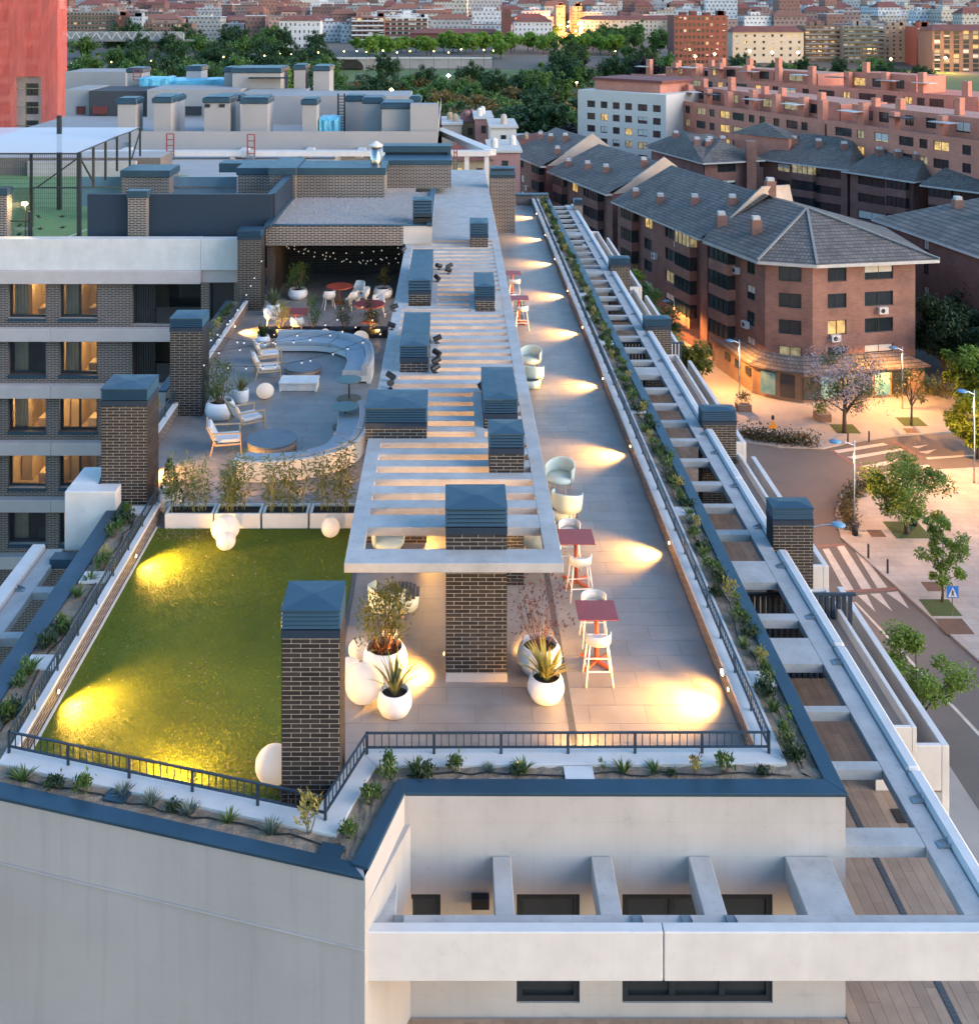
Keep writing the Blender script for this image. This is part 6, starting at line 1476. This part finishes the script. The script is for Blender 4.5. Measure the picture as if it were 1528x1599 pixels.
# old low houses left of the lane
oh = random.Random(77); OC = [CREAM, mat('ochre_house',(.46,.33,.20),.9), mat('pink_house',(.42,.22,.20),.9), WR]
for k, (px0, px1, pt, Y, l_) in enumerate(((690,720,195,190,'white old house with dome-topped stack below the park trees'),(722,746,190,195,'small old house with red roof terrace below the park trees'),(742,768,186,188,'old house with orange-lit upper wall'),(766,806,200,175,'ochre old house with flat tin roof beside the lane row'),(804,905,226,200,'long pink low house behind the lane row'),(700,765,250,150,'red roofed old house beyond the end of the walkway'),(765,812,238,150,'yellow lamp-lit old house beyond the tall brick pier'),(812,860,222,215,'low pink old house with white tanks'))):
    p, q = PD(px0,pt,Y), PD(px1,pt,Y); t = thing('old_house', l_, 'house', group='old low houses beyond the terrace')
    MB().box(p.x,q.x,Y,Y+12,GZ,p.z).build('wall', OC[k % 4], t); zt = p.z
    if k in (1,5,4): MB().add([(p.x-.5,Y-.5,zt),(q.x+.5,Y-.5,zt),(q.x+.5,Y+12,zt),(p.x-.5,Y+12,zt),((p.x+q.x)/2-1,Y+6,zt+1.6),((p.x+q.x)/2+1,Y+6,zt+1.6)],[(0,1,5,4),(1,2,5),(2,3,4,5),(3,0,4)]).build('roof', mat('red_clay_roof%d'%k,(.20,.07,.05),.9,bmp=.4), t)
    else: MB().box(p.x-.3,q.x+.3,Y-.3,Y+12,zt,zt+.3).build('roof', FASC, t)
    n_ = max(1,int((q.x-p.x)/2.6))
    for j in range(n_): x = p.x+(q.x-p.x)*(j+.5)/n_; MB().box(x-.4,x+.4,Y-.06,Y+.02,zt-2.4,zt-1.1).build('window', LIT if (k*3+j) % 5 == 0 else GLASS, t)
    for j in range(2): x = oh.uniform(p.x+.6,q.x-.6); MB().lathe([(.5,-.5),(.5,1.1),(.3,1.4),(0,1.5)],10,(x,Y+3+3*j,zt+.2)).build('roof_stack', OC[(k+1) % 4], t)
# ================================================================ park, river embankment and the far city
MB().prism([(-420,225),(20,225),(60,262),(130,280),(260,330),(260,598),(-420,598)], GZ-.01, GZ+.05).build('park_lawn', PARKG, kind='structure')
MB().prism([(-60,330),(30,325),(75,345),(110,395),(60,400),(-20,352)], GZ+.051, GZ+.09).build('park_path', PAVE2, kind='structure')
MB().prism([(-80,455),(20,430),(45,440),(-10,470),(-70,480)], GZ+.051, GZ+.09).build('park_path', mat('pale_plaza',(.50,.48,.44),.9), kind='structure')
wl = MB().box(-86,22,603,606,GZ-1,-18.0).build('embankment_wall', mat('granite_wall',(.38,.34,.31),.9,col2=(.28,.25,.235),scale=.15,bmp=.4,stain=.4)); tag(wl,'long pale granite embankment wall below the lime-green tree row','wall')
MB().box(-86,22,602.6,603.4,-17.99,-17.0).build('parapet', FASC, wl)
ar = thing('arch_bridge','pale stone bridge with one round arch lit orange','bridge'); mb = MB(); n = 14; cx_ = PD(546,0,590).x; xl, xr2 = cx_-13, cx_+10; r_ = 7.5
zb, zt = GZ-1, -17.5; arc = [(cx_+r_*math.cos(math.pi*k/n), zb+2.0+r_*.72*math.sin(math.pi*k/n)) for k in range(n+1)]
prof = [(xr2,zb),(xr2,zt),(xl,zt),(xl,zb)]
for Yb, rev in ((590,0),(602,1)):
    for k in range(n):
        (x0,z0),(x1,z1) = arc[k],arc[k+1]; f = [(x0,Yb,z0),(x1,Yb,z1),(x1,Yb,zt),(x0,Yb,zt)]; mb.add(f,[(3,2,1,0) if rev else (0,1,2,3)][::1])
    mb.add([(xl,Yb,zb),(cx_-r_,Yb,zb),(cx_-r_,Yb,zt),(xl,Yb,zt)],[(0,1,2,3)]); mb.add([(cx_+r_,Yb,zb),(xr2,Yb,zb),(xr2,Yb,zt),(cx_+r_,Yb,zt)],[(0,1,2,3)])
for k in range(n): (x0,z0),(x1,z1) = arc[k],arc[k+1]; mb.add([(x0,590,z0),(x1,590,z1),(x1,602,z1),(x0,602,z0)],[(0,1,2,3)])
mb.add([(xl,590,zt),(xr2,590,zt),(xr2,602,zt),(xl,602,zt)],[(0,1,2,3)]); mb.build('arch', wl.data.materials[0], ar); MB().box(xl-60,xr2,589.5,590.3,zt,zt+1.1).build('parapet', FASC, ar)
def farlight(loc, e, col=(1,.5,.15), r=.6):
    l = bpy.data.lights.new('far_lamp','POINT'); l.energy = e*LK; l.color = col; l.shadow_soft_size = r; o = bpy.data.objects.new('far_lamp', l); COL.objects.link(o); o.location = loc; return o
def plamp(px, py, Y, label, group, z=None, e=0, r=.45, col=None):
    p = PD(px,py,Y); zg = terr(Y) if z is None else z; t = thing('park_lamp', label, 'lamp', (p.x,Y,zg), group=group)
    h = max(2.5,p.z-zg)
    MB().tube([(0,0,0),(0,0,h)],.09,5).build('pole', FRAME, t); MB().lathe([(0,-r*.8),(r,0),(0,r*.8)],8,(0,0,h)).build('globe', col or SODL, t)
    if e: lo = farlight((0,0,h+.1), e); lo.parent = t; lo.location = (0,-.8,h)
SODL = emis('sodium_globe', (1,.66,.22), 2.2); WHL = emis('white_globe', (.8,1,.8), 4)
lr = random.Random(3)
for px, py in ((112,99),(131,101),(174,97),(196,99),(236,95),(258,96),(349,89),(377,87),(413,87),(437,84),(473,86),(497,82),(537,80),(557,80),(572,81),(598,79),(620,82),(640,80),(677,80),(700,82),(720,77),(755,78),(770,79),(455,85)):
    plamp(px, py, 500+lr.uniform(-30,70), 'small amber lamp along the riverside walk', 'amber lamps along the riverside', e=500 if px % 3 == 0 else 0)
for px, py, Y in ((611,140,170),(900,129,300),(930,123,330),(960,80,560),(1165,115,330)): plamp(px, py, Y, ('amber twin lamp rising before the park trees beside the grey block','amber lamp at the park edge by the salmon block','dim amber lamp behind the white block','amber lamp near the dark cypress','bright lamp above the salmon roofs')[(611,900,930,960,1165).index(px)], 'single amber lamps', e=900, r=.35)
plamp(700,118,440,'brilliant greenish white lamp on the pale park plaza','white park lamps',e=4000,r=.9,col=WHL)
# ---------------------------------------------------------------- trees of the park
T1 = leafmat('park_leaf_green',(0.091,0.197,0.047),(0.197,0.313,0.078)); T2 = leafmat('park_leaf_dark',(0.039,0.091,0.035),(0.087,0.153,0.057)); T3 = leafmat('park_leaf_lime',(0.184,0.325,0.047),(0.340,0.496,0.078)); T4 = leafmat('park_leaf_olive',(0.144,0.197,0.104),(0.260,0.313,0.184)); T5 = leafmat('park_leaf_autumn',(0.217,0.164,0.054),(0.326,0.217,0.076)); T6 = leafmat('purple_leaf',(.022,.016,.026),(.045,.03,.045))
KIND = []
def kind(name, label, R_, h0, h1, n, L, cl, m, seed, squash=1): 
    t = thing(name, label, 'tree'); tr, cr = tree_mesh(seed,R_,h0,h1,n,L,cl); tr.build('trunk', BARK, t); c = cr.build('crown', m, t); KIND.append([t, label, []]); return len(KIND)-1
K = [kind('round_tree','rounded mid-green park tree',5,2.5,10,2100,.9,34,T1,1), kind('dark_tree','dense dark green park tree',5.5,2,11.5,2380,.9,36,T2,2), kind('lime_tree','lime-green leafy tree',5,3,11,2100,.9,34,T3,3),
     kind('olive_tree','soft grey-olive park tree',4.5,1.8,8,1819,.8,30,T4,4), kind('autumn_tree','rusty brown-green park tree',5,2.5,9.5,1959,.85,32,T5,5), kind('poplar_tree','tall slim poplar tree',2.2,1.5,14,1680,.75,30,T1,6), kind('cypress_tree','dark pointed cypress tree',1.7,.4,13,900,.7,30,T2,7), kind('purple_tree','dark purple-leaved tree',4.5,2,9.5,1959,.8,32,T6,8), kind('shrub_mass','bright green bushy park tree',5,.6,7,2100,.85,34,T3,9)]
def plant(k, x, y, s=1.0, z=None, where='', szz=None):
    t, lb, u = KIND[k]; z = terr(y) if z is None else z; rz = rng.uniform(0,6.28); sc3 = (s,s,s*(szz or rng.uniform(.85,1.15)))
    if not u: u.append(1); t.location = (x,y,z); t.rotation_euler = (0,0,rz); t.scale = sc3; o = t
    else: o = dup(t, (x,y,z), rz, scale=sc3)
    o['label'] = lb + (' ' + where if where else ''); o['group'] = lb + 's ' + where
def at(k, px, py, Y, s=1.0, where=''):             # crown top seen at py
    x = (px-CX)*Y/F; plant(k, x, Y, s, where=where)
tr_ = random.Random(21)
A_N, A_M, A_F = 'close behind the grey roofs and old houses','in the middle of the park','by the far river walk'
for k in range(30):                                # near edge of the park
    px = tr_.uniform(545,905); at(tr_.choice((0,0,1,3,4,8)), px, 0, tr_.uniform(232,275), tr_.uniform(.7,1.1), A_N)
for px, k_, Y, s in ((850,1,235,1.35),(875,7,228,1.2),(825,1,245,1.3),(800,4,262,1.1),(770,8,270,1.0),(890,1,250,1.1),(740,0,262,1.0),(895,7,240,1.1),(700,4,275,.9),(760,4,285,1.0)): at(k_, px, 0, Y, s, A_N)
for k in range(120): px = tr_.uniform(500,940); at(tr_.choice((3,3,0,8,1,4)), px, 0, tr_.uniform(280,440), tr_.uniform(.55,1.05), A_M)
for px, Y, s, k_ in ((845,340,1.2,5),(880,345,1.1,5),(830,360,1.0,5),(735,420,1.0,1),(600,480,1.1,1),(855,395,.9,1),(820,440,.9,0),(905,420,1.0,5)): at(k_, px, 0, Y, s, A_M)
for k in range(34): px = tr_.uniform(105,505); at(tr_.choice((1,1,0,2,5)), px, 0, tr_.uniform(360,520), tr_.uniform(.9,1.35), 'between the far roofs and the riverside lamps')
for px in range(560,975,13): at(2, px+tr_.uniform(-4,4), 0, tr_.uniform(630,690), tr_.uniform(.9,1.15), 'in the row above the embankment wall')
for k in range(40): px = tr_.uniform(110,520); at(tr_.choice((1,1,0)), px, 0, tr_.uniform(540,720), tr_.uniform(.9,1.5), A_F)
for k in range(26): px = tr_.uniform(860,1050); at(tr_.choice((1,1,7,0,5)), px, 0, tr_.uniform(440,640), tr_.uniform(.8,1.25), 'by the avenue beyond the white block')
for px, Y, s in ((866,560,1.35),(889,540,1.75),(882,545,1.0)): at(6, px, 0, Y, s, 'at the mouth of the lamp-lit avenue')
for k in range(22): px = tr_.uniform(915,1055); at(5 if k % 2 else 0, px, 0, tr_.uniform(650,760), tr_.uniform(.9,1.3), 'in front of the long cream building')
for k in range(30): px = tr_.uniform(1080,1440); at(tr_.choice((8,1,0)), px, 0, tr_.uniform(420,540), tr_.uniform(.7,1.0), 'between salmon roofs and the far apartment row')
for px, Y in ((939,196),(961,194)): at(6, px, 0, Y, .55, 'before the white block')
# ---------------------------------------------------------------- named buildings of the far row
def wmat(name, wall, win, bw=3.2, bh=3.0, ms=.9):
    return brickmat(name, win, tuple(x*1.6 for x in win), wall, bw=bw, bh=bh, ms=ms, bmp=0, big=.3, smooth=0)
def farblock(label, px0, px1, pt, Y, wall, ncol, nrow, roof=None, depth=16, lit=.15, ww=.5, wh=.5, base=None, cat='building', slabs=False):
    p, q = PD(px0,pt,Y), PD(px1,pt,Y); z0 = terr(Y)-1; W = q.x-p.x; Hh = p.z-z0; t = thing('apartment_block', label, cat, group='apartment rows across the park')
    fh = Hh/nrow; cw = W/ncol; facade(t, (p.x,Y), (q.x,Y), z0, p.z, wall, [(cw*(k+.5),cw*ww) for k in range(ncol)], [(z0+fh*(j+.25),fh*wh) for j in range(nrow)], int(px0), shut=.25, lit=lit, nm=1)
    MB().box(p.x+.01,q.x-.01,Y+.22,Y+depth,z0,p.z-.02).build('core', wall, t); 
    if slabs:
        for j in range(1,nrow): MB().box(p.x+.5,q.x-.5,Y-1.1,Y+.01,z0+fh*j-.1,z0+fh*j+.9).build('balcony', slabs, t)
    if roof:
        MB().add([(p.x-.8,Y-.8,p.z),(q.x+.8,Y-.8,p.z),(q.x+.8,Y+depth,p.z),(p.x-.8,Y+depth,p.z),(p.x+4,Y+depth/2,p.z+3.2),(q.x-4,Y+depth/2,p.z+3.2)],[(0,1,5,4),(1,2,5),(2,3,4,5),(3,0,4)]).build('roof', roof, t)
    else:
        rr = random.Random(int(px0)); 
        for k in range(3): x = rr.uniform(p.x+2,q.x-4); MB().box(x,x+rr.uniform(2,5),Y+3,Y+8,p.z-.02,p.z+rr.uniform(1.5,3)).build('roof_room', wall, t)
CLAY = mat('clay_roof', (.22,.075,.055), .9, col2=(.16,.055,.045), scale=.2); GREYW = mat('grey_facade',(.24,.235,.23),.9,col2=(.19,.185,.18),scale=.1); TAN = mat('tan_facade',(.34,.25,.19),.9); CRM = mat('cream_facade',(.56,.49,.39),.9,col2=(.50,.44,.35),scale=.1); DRED = mat('oxblood_facade',(.17,.062,.055),.9); BRN = mat('brown_facade',(.19,.125,.10),.9); WFAC = mat('white_facade',(.62,.61,.60),.9,col2=(.54,.53,.53),scale=.1)
farblock('oxblood brick office block with dense square windows beyond salmon roofs', 1052,1114,24,600,DRED,9,9,None,18,.12,.6,.5); farblock('plain oxblood end block beside the dense-windowed office', 1114,1135,24,601,DRED,2,9,None,16,.1,.4,.4)
farblock('cream apartment block with small dark windows and dark red roof', 1143,1254,50,620,CRM,8,5,CLAY,15,.1,.28,.4); farblock('brown balcony block right of the cream block', 1255,1314,40,625,BRN,6,8,None,15,.2,.65,.5,slabs=GREYW)
farblock('grey-green block banded with balconies', 1315,1380,40,620,GREYW,7,9,None,15,.2,.75,.55,slabs=mat('green_grey_balcony',(.16,.19,.18),.8)); farblock('tan block end wall beside the banded balconies', 1380,1430,40,622,TAN,5,9,None,15,.08,.3,.4)
farblock('narrow red brick block between tan and glazed blocks', 1430,1455,42,605,mat('red_facade',(.30,.09,.06),.9),3,9,None,15,.2,.5,.5); farblock('brown block with tall dark glazed strips at the picture edge', 1455,1560,48,580,BRN,7,9,CLAY,18,.25,.6,.8)
farblock('long cream building with red roof behind slim trees', 908,1052,31,820,CRM,22,5,CLAY,15,.06,.3,.45); farblock('white building with red roof left of the lamp-lit avenue', 802,862,34,800,WFAC,9,4,CLAY,16,.05,.3,.4)
farblock('banded balcony apartments left of the dark church', 548,600,26,760,mat('brick_band',(.26,.12,.09),.9),6,6,None,15,.12,.75,.5,slabs=WFAC); farblock('second banded balcony apartments beside the church roofs', 600,668,27,770,WFAC,7,6,None,15,.12,.75,.5,slabs=mat('band_red',(.24,.11,.09),.9))
farblock('grey and red apartment row above the zigzag footbridge', 104,182,18,720,GREYW,14,8,None,15,.06,.7,.45,slabs=BRN); farblock('oxblood low block behind the footbridge', 180,205,24,715,DRED,5,7,None,15,.06); farblock('pale blue-grey block behind the footbridge', 203,222,26,712,mat('bluegrey',(.34,.38,.42),.9),4,7,None,14,.05,.4,.4); farblock('low brown brick row right of the footbridge', 222,300,36,716,BRN,14,5,None,14,.05); farblock('white low houses by the river trees', 436,500,32,720,WFAC,9,4,CLAY,14,.05,.3,.4)
farblock('pink brick avenue house glowing orange', 868,882,8,860,mat('pink_avenue',(.45,.22,.17),.9),4,9,None,20,.35); farblock('orange-lit house on the other side of the avenue', 893,908,10,870,mat('peach_avenue',(.48,.28,.19),.9),4,9,None,20,.35)
for x, y, e in ((885,66,260000),(887,50,200000),(882,75,120000)): p = PD(x,y,840 if y > 55 else 900); farlight((p.x,p.y-(30 if y > 70 else 5),terr(p.y)+6),e*.35,(1,.40,.11),2)
for px, py, e in ((1085,88,40000),(1170,80,40000),(1205,82,40000),(1245,82,40000),(1390,92,40000),(1475,90,45000),(1115,84,30000)): plamp(px,py,570,'orange street lamp at the foot of the far apartment row','orange lamps of the far apartment row',e=e*.35,r=.9)
for k in range(14): plamp(870+lr.uniform(0,40),70-k*3.6,700+k*16,'orange lamp lining the glowing avenue','orange avenue lamps',e=0,r=.9)
ch = thing('brick_church','dark red brick church with low tiled roofs and a tall square tower','church'); p, q = PD(640,52,740), PD(782,52,740); z0 = terr(740)
MB().box(p.x,q.x,740,760,z0,p.z).build('nave_wall', DRED, ch); MB().add([(p.x-1,739,p.z),(q.x,739,p.z),(q.x,762,p.z),(p.x-1,762,p.z),(p.x+6,750,p.z+3),(q.x-4,750,p.z+3)],[(0,1,5,4),(1,2,5),(2,3,4,5),(3,0,4)]).build('roof', CLAY, ch)
p, q = PD(783,17,735), PD(798,17,735); MB().box(p.x,q.x,735,741,z0,p.z).build('tower', DRED, ch); MB().box(p.x+.6,q.x-.6,735.6,740.4,p.z,p.z+1.4).build('belfry', DRED, ch)
for k in range(3): x = p.x+1.4+k*1.7; MB().box(x-.4,x+.4,734.95,735.02,p.z-4,p.z-1.4).build('belfry_window', GLASS, ch)
fb_ = thing('zigzag_footbridge','pale covered footbridge with a row of zigzag trusses','bridge'); Yf = 640; zt, zb = PD(0,50,Yf).z, PD(0,62,Yf).z
MB().box(PD(90,0,Yf).x,PD(330,0,Yf).x,Yf,Yf+6,zb-1,zb).build('deck', GREYW, fb_); SILV = mat('pale_truss',(.50,.50,.50),.6)
n = 12; x0, x1 = PD(95,0,Yf).x, PD(285,0,Yf).x; st_ = (x1-x0)/n
for k in range(n):
    xa = x0+k*st_; MB().beam((xa,Yf,zb),(xa+st_/2,Yf,zt),.5,.5).build('truss', SILV, fb_); MB().beam((xa+st_/2,Yf,zt),(xa+st_,Yf,zb),.5,.5).build('truss', SILV, fb_)
MB().box(x0,x1,Yf+2,Yf+5,zb,zt-.6).build('cladding', mat('silver_clad',(.32,.32,.33),.6), fb_)
MB().beam((x0,Yf,zt),(x1,Yf,zt),.4,.4).build('top_chord', SILV, fb_)
# ---------------------------------------------------------------- mass of the far city
WALLS = [wmat('far_white',(.60,.60,.61),(.10,.11,.13)),wmat('far_cream',(.50,.45,.38),(.08,.08,.08)),wmat('far_brick',(.26,.13,.10),(.05,.05,.055)),wmat('far_grey',(.36,.36,.37),(.08,.09,.10)),wmat('far_rose',(.38,.24,.20),(.07,.06,.06)),wmat('far_pale',(.56,.53,.49),(.10,.10,.11))]
ROOFS = [CLAY, mat('far_rust_roof',(.26,.11,.075),.9), mat('far_grey_roof',(.20,.20,.205),.9), mat('far_white_roof',(.55,.56,.58),.9)]
LABW = ['white','cream','red brick','grey','rose','pale stone']; LABR = ['clay tile roof','rust-coloured roof','flat grey roof','flat white roof']
FM = {}
def farmesh(w, r, gab):
    k = (w,r,gab)
    if k not in FM:
        mb = MB(); mb.box(-.5,.5,-.5,.5,-.3,1,0)
        if gab: mb.add([(-.53,-.54,1),(.53,-.54,1),(.53,.54,1),(-.53,.54,1),(-.3,0,1.22),(.3,0,1.22)],[(0,1,5,4),(1,2,5),(2,3,4,5),(3,0,4)],1)
        else: mb.box(-.52,.52,-.52,.52,1.0,1.03,1).box(-.2,.15,-.2,.2,1.03,1.16,0)
        FM[k] = mb.mesh('city_house',[WALLS[w],ROOFS[r]])
    return FM[k]
fr_ = random.Random(99); spots = []
Y = 790.0
while Y < 2650:
    z = terr(Y); x = -Y*.40
    while x < Y*.52:
        w = fr_.uniform(9,30); h = fr_.choice((9,11,12,14,16,18,20)) * (1.0 if fr_.random() < .93 else 1.6)
        if not (abs(x+w/2-(887-CX)*Y/F) < 9) and fr_.random() < .93: spots.append((Y+fr_.uniform(-12,12), x+w/2, w, h, z))
        x += w+fr_.uniform(0,5)
    Y += 22+Y*.018
spots.sort(key=lambda s: s[0]); n_ind = 0; rest = {}
for Y, x, w, h, z in spots:
    px = CX+x*F/Y
    if Y < 860 and 790 < px < 1060: continue
    wi = fr_.choice((0,0,1,1,2,2,2,3,4,4,5) if px > 500 else (1,2,2,2,2,3,4,4,4,5)); gab = fr_.random() < (.55 if px < 560 else .35); ri = fr_.choice((0,0,1)) if gab else fr_.choice((2,3,3,1))
    d = fr_.uniform(12,18)
    if n_ind < 290:
        o = obj('city_house', farmesh(wi,ri,gab), loc=(x,Y,z), rz=fr_.uniform(-.25,.25)); o.scale = (w,d,h); n_ind += 1
        tag(o, 'distant %s city building with %s' % (LABW[wi],LABR[ri]), 'building', 'distant %s city buildings with %s' % (LABW[wi],LABR[ri]))
    else:
        a = fr_.uniform(-.25,.25); u = (math.cos(a),math.sin(a)); mb = rest.setdefault('m', MB())
        mb.obox((x,Y),u,w,d,z-6,z+h,wi); c, s = u
        if gab:
            q = lambda X, Yy, Z: (x+c*X-s*Yy, Y+s*X+c*Yy, Z); mb.add([q(-w*.53,-d*.53,z+h),q(w*.53,-d*.53,z+h),q(w*.53,d*.53,z+h),q(-w*.53,d*.53,z+h),q(-w*.3,0,z+h*1.25),q(w*.3,0,z+h*1.25)],[(0,1,5,4),(1,2,5),(2,3,4,5),(3,0,4)],6+ri)
        else: mb.obox((x,Y),u,w*1.03,d*1.03,z+h,z+h+.5,6+ri).obox((x+w*.1,Y),u,w*.35,d*.4,z+h+.5,z+h+2.8,wi)
tag(rest['m'].build('far_city', WALLS+ROOFS, kind='stuff'), 'mass of far city houses rising to the horizon', 'city')
lt = random.Random(13)
for k in range(26):
    Y = lt.uniform(800,1700); px = lt.uniform(110,1520); plamp(px, 0, Y, 'tiny amber lamp among the far city houses', 'tiny amber lamps of the far city', z=terr(Y)-0, r=.8) if False else None
for k in range(40):
    px = lt.uniform(105,1528); Y = lt.uniform(760,1500); at(lt.choice((0,1)), px, 0, Y, lt.uniform(.7,1.2), 'among the far city houses')
